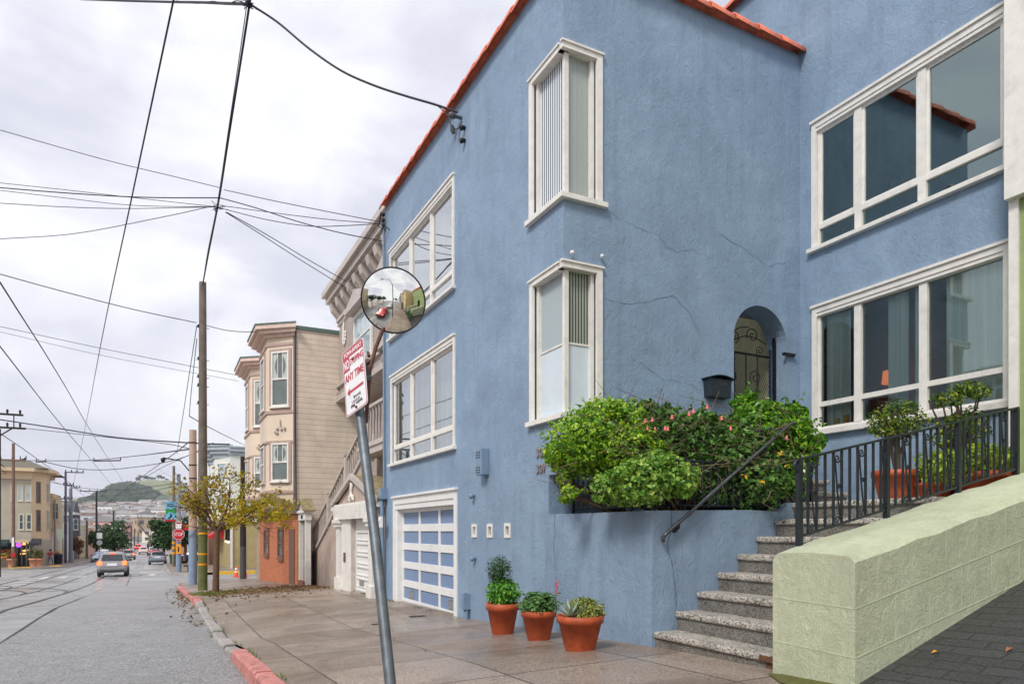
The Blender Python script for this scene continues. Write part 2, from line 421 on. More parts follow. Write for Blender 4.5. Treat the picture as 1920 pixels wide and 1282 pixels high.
# tram slab: paler smooth concrete
m, t, b = nt('track_slab'); v = coords(t)
c = ramp(t, noise(t, v, 1.1, 6, .65), [(.3, (.25, .247, .243)), (.7, (.42, .415, .41))]); c = mixc(t, .3, c, ramp(t, noise(t, v, 30, 3), [(.35, (.1, .1, .1)), (.65, (.34, .34, .34))]))
br = t.nodes.new('ShaderNodeTexBrick'); br.offset = .0; lk(t, v, br.inputs['Vector']); br.inputs['Scale'].default_value = 1
br.inputs['Brick Width'].default_value = 60; br.inputs['Row Height'].default_value = 4.3; br.inputs['Mortar Size'].default_value = .02
br.inputs['Color1'].default_value = (1, 1, 1, 1); br.inputs['Color2'].default_value = (.86, .86, .86, 1); br.inputs['Mortar'].default_value = (.25, .25, .25, 1)
c = mixc(t, 1.0, c, br.outputs['Color'], 'MULTIPLY')
lk(t, c, b.inputs['Base Color']); lk(t, ramp(t, noise(t, v, .5, 4), [(.4, (.2, .2, .2)), (.6, (.5, .5, .5))]), b.inputs['Roughness']); bump(t, b, noise(t, v, 60, 3), .3, .004)
M_slab = m
def concrete(name, dark, light, brk=True, bw=1.35, bh=1.35):
    m, t, b = nt(name); v = coords(t)
    c = ramp(t, noise(t, v, .55, 6, .6, .4), [(.32, dark), (.68, light)])
    c = mixc(t, .5, c, ramp(t, noise(t, v, 48, 5, .8), [(.4, scl(dark, .3)), (.5, dark), (.62, scl(light, 1.7))]))
    if brk:
        br = t.nodes.new('ShaderNodeTexBrick'); br.offset = 0
        vm = t.nodes.new('ShaderNodeVectorMath'); vm.operation = 'MULTIPLY_ADD'; n2 = t.nodes.new('ShaderNodeTexNoise'); n2.inputs['Scale'].default_value = 3; n2.inputs['Detail'].default_value = 5; lk(t, v, n2.inputs['Vector'])
        lk(t, n2.outputs['Color'], vm.inputs[0]); vm.inputs[1].default_value = (.03, .03, 0); lk(t, v, vm.inputs[2])
        lk(t, vm.outputs[0], br.inputs['Vector']); br.inputs['Scale'].default_value = 1
        br.inputs['Brick Width'].default_value = bw; br.inputs['Row Height'].default_value = bh; br.inputs['Mortar Size'].default_value = .012; br.inputs['Mortar Smooth'].default_value = .3
        br.inputs['Color1'].default_value = (1.08, 1.08, 1.1, 1); br.inputs['Color2'].default_value = (.72, .7, .68, 1); br.inputs['Mortar'].default_value = (.22, .21, .2, 1)
        c = mixc(t, 1.0, c, br.outputs['Color'], 'MULTIPLY')
        cr = ramp(t, br.outputs['Fac'], [(0, (1, 1, 1)), (1, (0, 0, 0))])
    st = ramp(t, noise(t, v, 5, 4, .6), [(.62, (0, 0, 0)), (.7, (1, 1, 1))])
    c = mixc(t, math_(t, 'MULTIPLY', st, .5), c, scl(dark, .35))
    st2 = ramp(t, noise(t, v, .8, 6, .7, 1.2), [(.5, (0, 0, 0)), (.62, (1, 1, 1))]); c = mixc(t, math_(t, 'MULTIPLY', st2, .45), c, scl(dark, .55))
    lk(t, c, b.inputs['Base Color']); lk(t, ramp(t, noise(t, v, .7, 4), [(.4, (.28, .28, .28)), (.62, (.6, .6, .6))]), b.inputs['Roughness'])
    p = bump(t, None, noise(t, v, 70, 4), .4, .004)
    if brk: bump(t, b, cr, .5, .012, p)
    else: bump(t, b, noise(t, v, 20, 4), .3, .01, p)
    return m
M_walk = concrete('sidewalk_concrete', L((130, 114, 100)), L((172, 158, 146)))
M_kerb = concrete('kerb_stone', L((140, 136, 132)), L((196, 190, 184)), False)
M_redk = pmat('red_kerb_paint', L((202, 132, 124)), .7, nz=14, var=.3, grime=.95, bs=.6)
M_yel = pmat('yellow_paint', L((224, 178, 44)), .6, grime=.3)
M_whp = pmat('road_white', L((206, 206, 202)), .5, grime=.9, nz=5, var=.25)

g = MB()
rx = [-60, -30, -15, -9.5, -6, -3, lambda y: 0.0, 3, 15, 60]
grid(g, rx, frange(-60, 20, 4)+frange(22, 120, 3)+frange(126, 420, 12), lambda x, y: roadz(y)-.0 - .02*max(0, (-x-3)/3 if x > -9.5 else 2))
structure(g.build('road', M_asph))
g = MB(); grid(g, [lambda y: -7.0-.009*y, lambda y: -4.6-.009*y, lambda y: -2.15-.009*y], frange(-60, 20, 4)+frange(22, 120, 3)+frange(126, 420, 12), lambda x, y: roadz(y) - .02*max(0, (-x-3)/3) + .006)
structure(g.build('tram_slab', M_slab))
# far ground and hillside
def H_hill(brg):      # crest height in pixels above the horizon against bearing (pixel column)
    T = [(-900, 20), (-200, 34), (0, 40), (60, 46), (100, 49), (150, 59), (165, 60), (180, 62), (215, 79), (250, 88), (290, 92), (310, 92), (340, 86), (380, 72), (430, 56), (520, 44), (700, 36), (1200, 30), (2600, 20)]
    for (a, b_), (c_, d) in zip(T, T[1:]):
        if brg <= c_:
            q = max(0, min(1, (brg-a)/(c_-a))); q = q*q*(3-2*q); return b_+(d-b_)*q
    return T[-1][1]
def hill_z(px, D):
    """D = depth from the viewpoint, px = bearing column"""
    zc = -8.0
    top = H_hill(px)/F0*2600
    low = 40/F0*1500
    if D < 420: return zc
    if D < 1500:
        q = (D-420)/1080; return zc + (low+8)*(q**1.25)
    q = (D-1500)/1100; q = min(1, q); q = q*q*(3-2*q) if D < 2600 else 1
    return low + (top-low)*q - (0 if D < 2600 else (D-2600)*.1)
g = MB(); pxs = [-3000, -1500, -900, -500]+list(range(-300, 1000, 14))+[1200, 1600, 2600, 5000]
Ds = [380, 420, 520, 650, 800, 1000, 1200, 1400, 1500, 1650, 1800, 1950, 2100, 2250, 2400, 2500, 2600, 2750, 3000]
rg = random.Random(3); vs = []
for D in Ds:
    for p in pxs:
        q = FW*D + RT*((p-HX)/F0*D); vs.append((q.x, q.y, hill_z(p, D) + (rg.uniform(-5, 5) if 1500 < D < 2600 else 0)))
n = len(pxs); g.mesh(vs, [(j*n+i, j*n+i+1, (j+1)*n+i+1, (j+1)*n+i) for j in range(len(Ds)-1) for i in range(n-1)], True)
m, t, b = nt('hill_grass'); v = coords(t)
c = ramp(t, noise(t, v, .0042, 5, .55, .3), [(.44, L((72, 92, 78))), (.5, L((112, 122, 84))), (.6, L((136, 142, 104)))])
c = mixc(t, .4, c, ramp(t, noise(t, v, .02, 6), [(.35, L((60, 72, 52))), (.65, L((140, 140, 110)))]))
tn = ramp(t, noise(t, v, .045, 6, .75), [(.36, L((70, 78, 66))), (.46, L((120, 116, 110))), (.55, L((176, 170, 164))), (.62, L((96, 98, 92)))])
sp_ = t.nodes.new('ShaderNodeSeparateXYZ'); lk(t, v, sp_.inputs[0]); c = mixc(t, ramp(t, math_(t, 'MULTIPLY', sp_.outputs[2], .01), [(.42, (0, 0, 0)), (.56, (1, 1, 1))]), tn, c)
lk(t, c, b.inputs['Base Color']); b.inputs['Roughness'].default_value = .95
structure(g.build('hillside', m))
g = MB(); ys = frange(-400, -60, 85)+frange(0, 420, 30)+[700, 1500, 6000]
grid(g, [-6000, -1500, -300, -60, -20, 20, 60, 300, 1500, 6000], ys, lambda x, y: (prof(y)-.75 if y < 420 else -9))
structure(g.build('ground', pmat('earth', L((96, 92, 84)), .95, nz=.2)))

# kerbs and sidewalks
def apron(Y): 
    return max(0, min(1, (Y-9.6)/1.4, (17.6-Y)/1.4))
def xl(Y):
    r = 2.6; y0 = 37.1; return kx(Y) + (r - math.sqrt(max(0, r*r-(Y-y0)**2)) if Y > y0 else 0)
def sz(X, Y):
    return side(X, Y) - .085*apron(Y)*max(0, 1-(X-kx(Y))/1.1)
g = MB(); ys = frange(-60, 0, 6)+frange(1, 37, .5)+frange(37.1, 39.65, .17)
fr = [.0, .04, .1, .18, .28, .4, .55, .7, .85, 1]
vs = []
for y in ys:
    a = xl(y)+.16
    for f in fr: x = a+(6.5-a)*f; vs.append((x, y, sz(x, y)))
n = len(fr); g.mesh(vs, [(j*n+i, j*n+i+1, (j+1)*n+i+1, (j+1)*n+i) for j in range(len(ys)-1) for i in range(n-1)], True)
structure(g.build('sidewalk', M_walk))
def kerbrun(name, mat, path, ztop, zbot, w=.16, gap=.015, seg=1.1, rng=random.Random(1), jit=.008):
    """path of (x,y) points with the street on its left; separate stones with joints"""
    g = MB(); pts = [V((p[0], p[1], 0)) for p in path]; acc = []
    for a, b in zip(pts, pts[1:]):
        n = max(1, int((b-a).length/seg))
        for k in range(n): acc.append((a+(b-a)*(k/n), a+(b-a)*((k+1)/n)))
    for a, b in acc:
        d = (b-a).normalized(); nr = V((d.y, -d.x, 0)); a2 = a+d*gap; b2 = b-d*gap; j = rng.uniform(-jit, jit); wj = w+rng.uniform(-jit, jit)
        P = []
        for q in (a2, b2):
            zt = ztop(q.x, q.y)+j; zb = zbot(q.x, q.y)-.1
            P += [V((q.x, q.y, zb)) - nr*.02, V((q.x, q.y, zt-.03)), V((q.x, q.y, zt)) + nr*.025, V((q.x, q.y, zt)) + nr*wj, V((q.x, q.y, zb)) + nr*wj]
        g.mesh(P, [(0, 5, 6, 1), (1, 6, 7, 2), (2, 7, 8, 3), (3, 8, 9, 4), (0, 1, 2, 3, 4), (9, 8, 7, 6, 5)])
    return structure(g.build(name, mat))
kp = lambda a, b, s=1.1: [(kx(y), y) for y in frange(a, b, s)]
zk = lambda x, y: sz(x, y)+.004
zr = lambda x, y: roadz(y)
kerbrun('kerb', M_kerb, kp(-40, 1.5, 2), zk, zr)
kerbrun('red_kerb', M_redk, kp(1.5, 9.4), zk, zr)
kerbrun('kerb', M_kerb, kp(9.4, 18.2), zk, zr, jit=.02, gap=.03)
kerbrun('red_kerb', M_redk, kp(18.2, 32.5), zk, zr)
kerbrun('kerb', M_kerb, kp(32.5, 37.1)+[(xl(y), y) for y in frange(37.4, 39.6, .3)]+[(3.4, 39.7), (8, 39.7), (60, 39.7)], lambda x, y: sz(min(x, 4.6), y)-.03, zr)
g = MB(); grid(g, [6.5, 60], frange(33, 39.7, 2), lambda x, y: side(5, y)); structure(g.build('sidewalk', M_walk))
# far right block
def far_xl(Y): r = 2.5; y0 = 56.5; return kx(Y)+(r - math.sqrt(max(0, r*r-(y0-Y)**2)) if Y < y0 else 0)
g = MB(); ys = frange(54.05, 57, .3)+frange(58, 420, 6); vs = []
for y in ys:
    for x in (far_xl(y)+.15, far_xl(y)+3.2, 60): vs.append((x, y, side(x, y)-.02))
g.mesh(vs, [(j*3+i, j*3+i+1, (j+1)*3+i+1, (j+1)*3+i) for j in range(len(ys)-1) for i in range(2)], True)
structure(g.build('sidewalk', M_walk))
kerbrun('kerb', M_kerb, [(60, 54), (5.6, 54)][::-1][::-1] and [(far_xl(y), y) for y in frange(54.05, 57, .3)]+kp(57, 300, 6), lambda x, y: side(x, y)-.015, zr, seg=2.5)
g = MB(); g.box(3.2, 60, 53.9, 54.05, roadz(54)-.2, side(4, 54)-.012); structure(g.build('kerb', M_kerb))
g = MB(); g.box(3.3, 6.1, 53.88, 54.25, roadz(54)-.1, side(4, 54)-.004); structure(g.build('yellow_kerb', M_yel))
g = MB(); grid(g, [1.6, 3.1], [54.6, 55.8], lambda x, y: side(x, y)-.012); structure(g.build('ramp_marking', M_yel))
# left blocks
def lx(Y): return kl(Y)
g = MB(); ys = frange(-60, 48, 6); vs = []
for y in ys:
    for x in (-60, lx(y)): vs.append((x, y, roadz(y)+.1))
g.mesh(vs, [(j*2+i, j*2+i+1, (j+1)*2+i+1, (j+1)*2+i) for j in range(len(ys)-1) for i in range(1)], True); g.box(-60, lx(48), 47.9, 48, roadz(48)-.3, roadz(48)+.1)
structure(g.build('sidewalk', M_walk))
def lfx(Y): r = 6; y0 = 86; return kl(Y)-(r - math.sqrt(max(0, r*r-(y0-Y)**2)) if Y < y0 else 0)
g = MB(); ys = frange(80, 86, .5)+frange(90, 420, 6); vs = []
for y in ys:
    for x in (-70, lfx(y)-2.5, lfx(y)): vs.append((x, y, roadz(y)+.12))
g.mesh(vs, [(j*3+i, j*3+i+1, (j+1)*3+i+1, (j+1)*3+i) for j in range(len(ys)-1) for i in range(2)], True)
structure(g.build('sidewalk', M_walk))
kerbrun('kerb', M_kerb, ([(-70, 80)]+[(lfx(y), y) for y in frange(80, 86, .5)]+[(kl(y), y) for y in frange(90, 300, 6)])[::-1], lambda x, y: roadz(y)+.125, zr, seg=3)
for (a, b_, c_, d) in ((-13.4, -11.6, 81, 82.5), (-10.6, -9.6, 85.5, 87.5), (-12.5, -11, 44, 47.3)):
    g = MB(); g.box(a, b_, c_, d, roadz(c_)+.05, roadz(c_)+.135); structure(g.build('ramp_marking', M_yel))
# crosswalk bars and lane marks
def strip(name, pts, mat, dz=.012):
    g = MB(); g.poly([(x, y, roadz(y)-.02*max(0, (-x-3)/3 if x > -9.5 else 2)+dz) for x, y in pts]); return structure(g.build(name, mat))
for y in (40.6, 42.3, 44.6, 46.6, 51.8, 53.2):
    strip('crosswalk_stripe', [(.9, y), (12, y), (12, y+.32), (.9, y+.32)], M_whp)
for i in range(8):
    x = -8.6+i*1.1; 
    strip('crosswalk_stripe', [(x, 55.2), (x+.42, 55.2), (x+.38, 58.6), (x-.04, 58.6)], M_whp)
for i in range(9):
    y = 31+i*3.1; strip('crosswalk_stripe', [(-8.2, y), (-6.9, y+.4), (-6.9, y+1.1), (-8.2, y+.8)], M_whp)
for i in range(7):
    y = 50+i*4.2; strip('crosswalk_stripe', [(-12.5, y), (-9.5, y), (-9.5, y+1.1), (-12.5, y+1.1)], M_whp)
strip('stop_line', [(-2.0, 55.6), (.2, 55.6), (.2, 56.4), (-2.0, 56.4)], M_whp)
# road patches (paler squares of newer concrete)
M_patch = concrete('concrete_patch', L((150, 148, 146)), L((182, 178, 174)), False)
for p in ([(-1.6, 59), (.2, 59), (.0, 66), (-1.7, 66)], [(-1.6, 70), (-.3, 70), (-.6, 96), (-1.9, 96)], [(-3.9, 74), (-2.4, 74), (-3.6, 130), (-4.6, 130)], [(-1.2, 46), (.4, 46), (.4, 50.5), (-1.2, 50.5)]):
    strip('road_patch', p, M_patch, .009)
# tram rails
M_rail = pmat('rail_steel', L((52, 48, 48)), .35, .6, nz=3)
def railpath(name, pts, w=.11):
    g = MB(); P = [V((x, y, 0)) for x, y in pts]; vs = []
    for i, p in enumerate(P):
        d = (P[min(i+1, len(P)-1)]-P[max(i-1, 0)]).normalized(); nr = V((d.y, -d.x, 0))
        for s in (-.5, .5):
            q = p+nr*w*s; z = roadz(q.y)-.02*max(0, (-q.x-3)/3 if q.x > -9.5 else 2); vs.append((q.x, q.y, z+.016))
    g.mesh(vs, [(2*i, 2*i+1, 2*i+3, 2*i+2) for i in range(len(P)-1)]); return structure(g.build(name, M_rail))
for x0 in (-3.15, -4.6, -6.4, -7.85):
    railpath('tram_rail', [(x0-.009*y, y) for y in frange(0, 300, 4)])
for x0, yb in ((-3.25, 33), (-4.7, 33)):       # turning curve to the side street on the left
    r = 15 if x0 > -4 else 13.5; c0 = (x0-.3-r, yb)
    railpath('tram_rail', [(c0[0]+r*math.cos(a), c0[1]+r*math.sin(a)) for a in [R(3*i) for i in range(31)]]+[(-45, yb+r)], .13)
for x0, yb in ((-6.6, 42), (-8.05, 42)):
    r = 11 if x0 > -7 else 9.6; c0 = (x0-.3-r, yb)
    railpath('tram_rail', [(c0[0]+r*math.cos(a), c0[1]+r*math.sin(a)) for a in [R(4*i) for i in range(23)]]+[(-45, yb+r)], .13)
# tar seams along the road
rg = random.Random(12)
def seam(pts, w=.03):
    g = MB(); q = []
    for (a, b) in zip(pts, pts[1:]):
        n = 12
        for k in range(n): q.append(V((a[0]+(b[0]-a[0])*k/n+rg.uniform(-.03, .03), a[1]+(b[1]-a[1])*k/n, 0)))
    vs = []
    for i, p in enumerate(q):
        d = (q[min(i+1, len(q)-1)]-q[max(i-1, 0)]).normalized(); nr = V((d.y, -d.x, 0)); ww = w*rg.uniform(.3, 1.2)
        for s_ in (-.5, .5): e = p+nr*ww*s_; vs.append((e.x, e.y, roadz(e.y)+.009))
    g.mesh(vs, [(2*i, 2*i+1, 2*i+3, 2*i+2) for i in range(len(q)-1)]); structure(g.build('road_crack', M_tar))
M_tar = pmat('tar', L((44, 44, 46)), .5)
seam([(-2.16, 5), (-2.45, 30)], .05); seam([(-2.1, 17.5), (-.6, 17.3)], .025); seam([(-2.2, 24), (-.6, 24.2)], .03); seam([(-1.65, 40), (-2.1, 58)], .05)


# ============================================================= blue house
FX, CY, RXX = 4.6, 7.6, 8.93
front = PL((FX, 0, 0), (0, -1, 0), (-1, 0, 0)); archp = PL((0, CY, 0), (1, 0, 0), (0, -1, 0)); recp = PL((RXX, 0, 0), (0, -1, 0), (-1, 0, 0))
TOPZ = 7.46
house = thing('blue_house', 'blue stucco house with clay tile coping and white windows at the stairs', 'house', (6.5, 11, -1.5))
def rc(pl, x0, x1, t0, t1):
    """rectangle from image points: left x, right x, (x,y) on the head, (x,y) on the bottom"""
    a0 = pl.hit(x0, 900)[0]; a1 = pl.hit(x1, 900)[0]; return a0, a1, pl.hit(*t1)[1], pl.hit(*t0)[1]
UW = rc(front, 731.5, 852.5, (735, 471), (732, 638)); LW = rc(front, 733.5, 854, (735, 708), (735, 871))
GD = rc(front, 738, 858, (740, 934), (858, 1164))
CU = rc(front, 994.5, 1057, (1057, 80), (1056.4, 366)); CLw = rc(front, 995.5, 1057, (1056.4, 491), (1058, 776))
cw = archp.hit(1128, 400)[0]
aC = -CY
NOTCH = (-7.98, aC, .215, .74, .6)
ops = [(UW[0]+.04, UW[1]-.04, UW[2], UW[3]-.04, .2), (LW[0]+.04, LW[1]-.04, LW[2], LW[3]-.04, .2), (GD[0]+.05, GD[1]-.05, -2.6, GD[3]-.05, .22),
       (CU[0]+.04, aC, CU[2], CU[3]-.04, .12), (CLw[0]+.04, aC, CLw[2], CLw[3]-.04, .12), NOTCH]
vents = []
for (x, y, s_) in ((890, 994.5, 13), (919, 994.5, 14), (952, 994, 16)):
    a, b_ = front.hit(x, y); vents.append((a, b_)); ops.append((a-.075, a+.075, b_-.085, b_+.085, .1))
g = MB(); facade(g, front, -15.6, aC, -3, TOPZ, ops)
g.build('wall', M_blue, house)
# arched wall
ax0 = archp.hit(1376, 700)[0]; ax1 = archp.hit(1475, 700)[0]; az = archp.hit(1425, 573)[1]; ar = (ax1-ax0)/2; acx = (ax0+ax1)/2; spring = az-ar*.98; afl = .9
g = MB(); aops = [(FX, cw-.04, CU[2], CU[3]-.04, .12), (FX, cw-.04, CLw[2], CLw[3]-.04, .12), (ax0, ax1, afl, az)]
As = [FX, cw-.04, ax0, ax1, RXX]
facade(g, archp, FX, ax0, -3, TOPZ, aops[:2]); facade(g, archp, ax1, RXX, -3, TOPZ, [])
g.poly([archp.P(ax0, -3), archp.P(ax1, -3), archp.P(ax1, afl), archp.P(ax0, afl)])
N = 20; arc = [(acx-ar*math.cos(math.pi*k/N), spring+ar*.98*math.sin(math.pi*k/N)) for k in range(N+1)]
for k in range(N):
    (x0, z0), (x1, z1) = arc[k], arc[k+1]
    g.poly([archp.P(x0, z0), archp.P(x1, z1), archp.P(x1, TOPZ), archp.P(x0, TOPZ)])
    g.poly([archp.P(x0, z0), archp.P(x0, z0, -.38), archp.P(x1, z1, -.38), archp.P(x1, z1)], True)
for x in (ax0, ax1): g.poly([archp.P(x, afl), archp.P(x, spring), archp.P(x, spring, -.38), archp.P(x, afl, -.38)])
g.build('wall', M_blue, house)
# porch behind the arch
M_cream = pmat('cream_plaster', L((206, 200, 160)), .8)
g = MB(); y0, y1 = CY+.38, CY+4.4; x0, x1 = ax0-.25, ax1+.15
g.poly([(x0-1, y1, afl), (x1, y1, afl), (x1, y1, 5.6), (x0-1, y1, 5.6)]); g.poly([(x1, y0, afl), (x1, y1, afl), (x1, y1, 5.6), (x1, y0, 5.6)])
g.build('porch_wall', M_cream, house)
g = MB(); g.poly([(x0, y0, afl), (x1, y0, afl), (x1, y1, afl), (x0, y1, afl)])
g.poly([(x0, y0, az+.05), (x1, y0, az+.05), (x1, y0+.3, az+.05), (x0, y0+.3, az+.05)])
for (q0, q1, r0, r1) in ((x0, ax0, afl, az+.6), (ax1, x1, afl, az+.6)): g.poly([(q0, y0+.001, r0), (q1, y0+.001, r0), (q1, y0+.001, r1), (q0, y0+.001, r1)])
g.build('porch_wall', M_blue2, house)
# gate
def scroll(cx, cz, r0, turns, start, sgn, pl, c, k=22):
    P = []
    for i in range(k+1):
        q = i/k; a = start + sgn*turns*2*math.pi*q; r = r0*(1-.82*q); P.append(pl.P(cx+r*math.cos(a), cz+r*math.sin(a), c))
    return P
g = MB(); gc = -.3; gz1 = spring-.12
for x in (ax0+.03, ax1-.03): g.tube([archp.P(x, afl, gc), archp.P(x, gz1+.12, gc)], .022, 6)
for z in (afl+.06, gz1): g.tube([archp.P(ax0+.03, z, gc), archp.P(ax1-.03, z, gc)], .018, 6)
for q in (.28, .5, .72): g.tube([archp.P(ax0+(ax1-ax0)*q, afl+.06, gc), archp.P(ax0+(ax1-ax0)*q, gz1, gc)], .011, 6)
for (cx, cz, r, s_, st) in ((acx-.24, gz1+.24, .1, 1, -1.5), (acx+.14, gz1+.30, .13, -1, 3.6), (acx+.30, gz1+.08, .08, -1, 3.9), (acx-.3, gz1-.35, .1, 1, -1.2), (acx+.2, gz1-.35, .13, -1, 4), (acx-.28, afl+.5, .12, 1, 2), (acx+.25, afl+.4, .12, -1, 1)):
    g.tube(scroll(cx, cz, r, 1.4, st, s_, archp, gc), .008, 5)
for (p0, p1, b_) in (((ax0+.05, gz1+.02), (acx+.05, gz1+.42), .12), ((ax0+.05, gz1+.02), (ax1-.12, gz1+.2), .16), ((ax0+.06, gz1-.9), (acx-.2, gz1-.4), .05), ((acx+.02, gz1-1.0), (acx+.3, gz1-.3), -.05)):
    g.tube([archp.P(p0[0]+(p1[0]-p0[0])*i/8, p0[1]+(p1[1]-p0[1])*i/8+b_*math.sin(math.pi*i/8), gc) for i in range(9)], .009, 5)
gate = g.build('gate', M_black, house)
g = MB(); s_ = .045
a = ax0+.03
k = -30
while k < 70:       # woven wire: two diagonal families
    for sg in (1, -1):
        xA = ax0+.03+k*s_ if sg > 0 else ax1-.03-k*s_
        pts = []
        h_ = gz1-afl-.06
        xB = xA+sg*h_*.55
        lo, hi = ax0+.04, ax1-.04
        def at(x): return afl+.06+(x-xA)*sg/.55
        xs_ = sorted([xA, xB]); u0, u1 = max(xs_[0], lo), min(xs_[1], hi)
        if u1-u0 > .02: g.tube([archp.P(u0, at(u0), gc+.01), archp.P(u1, at(u1), gc+.01)], .0022, 3, False)
    k += 1
g.build('wire_mesh', M_black, gate)
g = MB(); archp.box(g, ax1-.03, ax1+.0, afl, spring+.28, -.26, -.2); archp.box(g, ax1-.1, ax1+.14, spring-.16, spring-.12, .002, .05); archp.box(g, ax1-.14, ax1+.1, afl+.5, afl+.54, .002, .05)
g.build('gate_post', M_black, house)
# recessed facade and taller back block
BT = 9.15
UR = rc(recp, 1523, 1897, (1523, 236), (1523, 470)); LR = rc(recp, 1524, 1897, (1524, 580), (1533, 808))
g = MB(); facade(g, recp, -15.6, -4.4, -3, BT, [(UR[0]+.05, UR[1]-.05, UR[2], UR[3]-.05, .16), (LR[0]+.05, LR[1]-.05, LR[2], LR[3]-.05, .16)]) if False else facade(g, recp, -CY, -4.3, -3, BT, [(UR[0]+.05, UR[1]-.05, UR[2], UR[3]-.05, .16), (LR[0]+.05, LR[1]-.05, LR[2], LR[3]-.05, .16)])
g.poly([recp.P(-15.6, TOPZ-.4), recp.P(-CY, TOPZ-.4), recp.P(-CY, BT), recp.P(-15.6, BT)])
g.poly([(RXX, 4.3, -3), (20, 4.3, -3), (20, 4.3, BT), (RXX, 4.3, BT)]); g.poly([(FX, 15.6, -3), (20, 15.6, -3), (20, 15.6, BT), (RXX, 15.6, BT), (RXX, 15.6, TOPZ), (FX, 15.6, TOPZ)])
g.poly([(FX, CY, TOPZ-.3), (5.4, CY, TOPZ-.3), (5.4, 15.6, TOPZ-.3), (FX, 15.6, TOPZ-.3)]); g.poly([(RXX, 4.3, BT-.1), (20, 4.3, BT-.1), (20, 15.6, BT-.1), (RXX, 15.6, BT-.1)])
g.poly([(FX+.2, CY+.2, TOPZ-.3), (RXX, CY+.2, TOPZ-.3), (RXX, CY+.2, TOPZ), (FX+.2, CY+.2, TOPZ)]); g.poly([(FX+.2, CY+.2, TOPZ-.3), (FX+.2, 15.6, TOPZ-.3), (FX+.2, 15.6, TOPZ), (FX+.2, CY+.2, TOPZ)])
g.poly([(20, 4.3, -3), (20, 15.6, -3), (20, 15.6, BT), (20, 4.3, BT)])
g.build('wall', M_blue, house)
# thin ridge where the walls meet
# coping tiles
def tiles(mb, p0, p1, r=.12, ln=.44, seed=1):
    rg = random.Random(seed); p0, p1 = V(p0), V(p1); d = (p1-p0); L_ = d.length; d.normalize(); sd = d.cross(UP); n = int(L_/ln); ln = L_/n; K = 9
    for i in range(n):
        a = p0+d*(i*ln-.03); b = p0+d*((i+1)*ln+.03); ra, rb = r*1.0, r*.86; ja, jb = rg.uniform(-.008, .008), rg.uniform(-.008, .008)
        vs = []
        for (q, rr, j, lift) in ((a, ra, ja, .012), (b, rb, jb, -.006)):
            for lay in (0, .022):
                for k in range(K+1):
                    th = math.pi*(-.06+1.12*k/K); vs.append(q + sd*(math.cos(th)*(rr-lay)+j) + UP*(math.sin(th)*(rr-lay)+lift))
        m_ = K+1
        fs = []
        for k in range(K): fs += [(k, k+1, 2*m_+k+1, 2*m_+k), (m_+k+1, m_+k, 3*m_+k, 3*m_+k+1), (k+1, k, m_+k, m_+k+1), (2*m_+k, 2*m_+k+1, 3*m_+k+1, 3*m_+k)]
        mb.mesh(vs, fs, True)
g = MB(); tiles(g, (FX-.02, CY-.05, TOPZ+.02), (FX-.02, 15.62, TOPZ+.02), seed=2); tiles(g, (FX+.05, CY-.03, TOPZ+.02), (RXX-.02, CY-.03, TOPZ+.0), seed=5)
g.build('roof_tiles', M_tile, house)
g = MB(); tiles(g, (RXX-.02, 4.3, BT), (RXX-.02, 15.6, BT), seed=8); g.build('roof_tiles', M_tile, house)
g = MB(); M_mort = pmat('mortar', L((196, 190, 182)), .9, bs=.6, bd=.01)
g.box(FX+.02, FX+.2, CY+.08, 15.6, TOPZ-.001, TOPZ+.05); g.sphere((RXX-.05, CY-.0, TOPZ+.12), .07, 7, 5, (1.4, .7, .6)); g.build('mortar', M_mort, house)
# street windows
window(house, front, *UW, cols=((.34), (.665)), row=.17, tw=.075, gm=M_glass2, curtain=[(.02, .1), (.68, .76)], name='window', sill=.045, rec=.07, crown=True, sashes=True, back=pmat('dim_room', L((120, 135, 145)), .9))
window(house, front, *LW, cols=((.34), (.665)), row=.185, tw=.075, gm=M_glass, curtain=[(.03, .34), (.36, .5), (.68, .99)], name='window', sill=.05, rec=.07, sashes=True, back=pmat('pale_room', L((150, 170, 178)), .9))
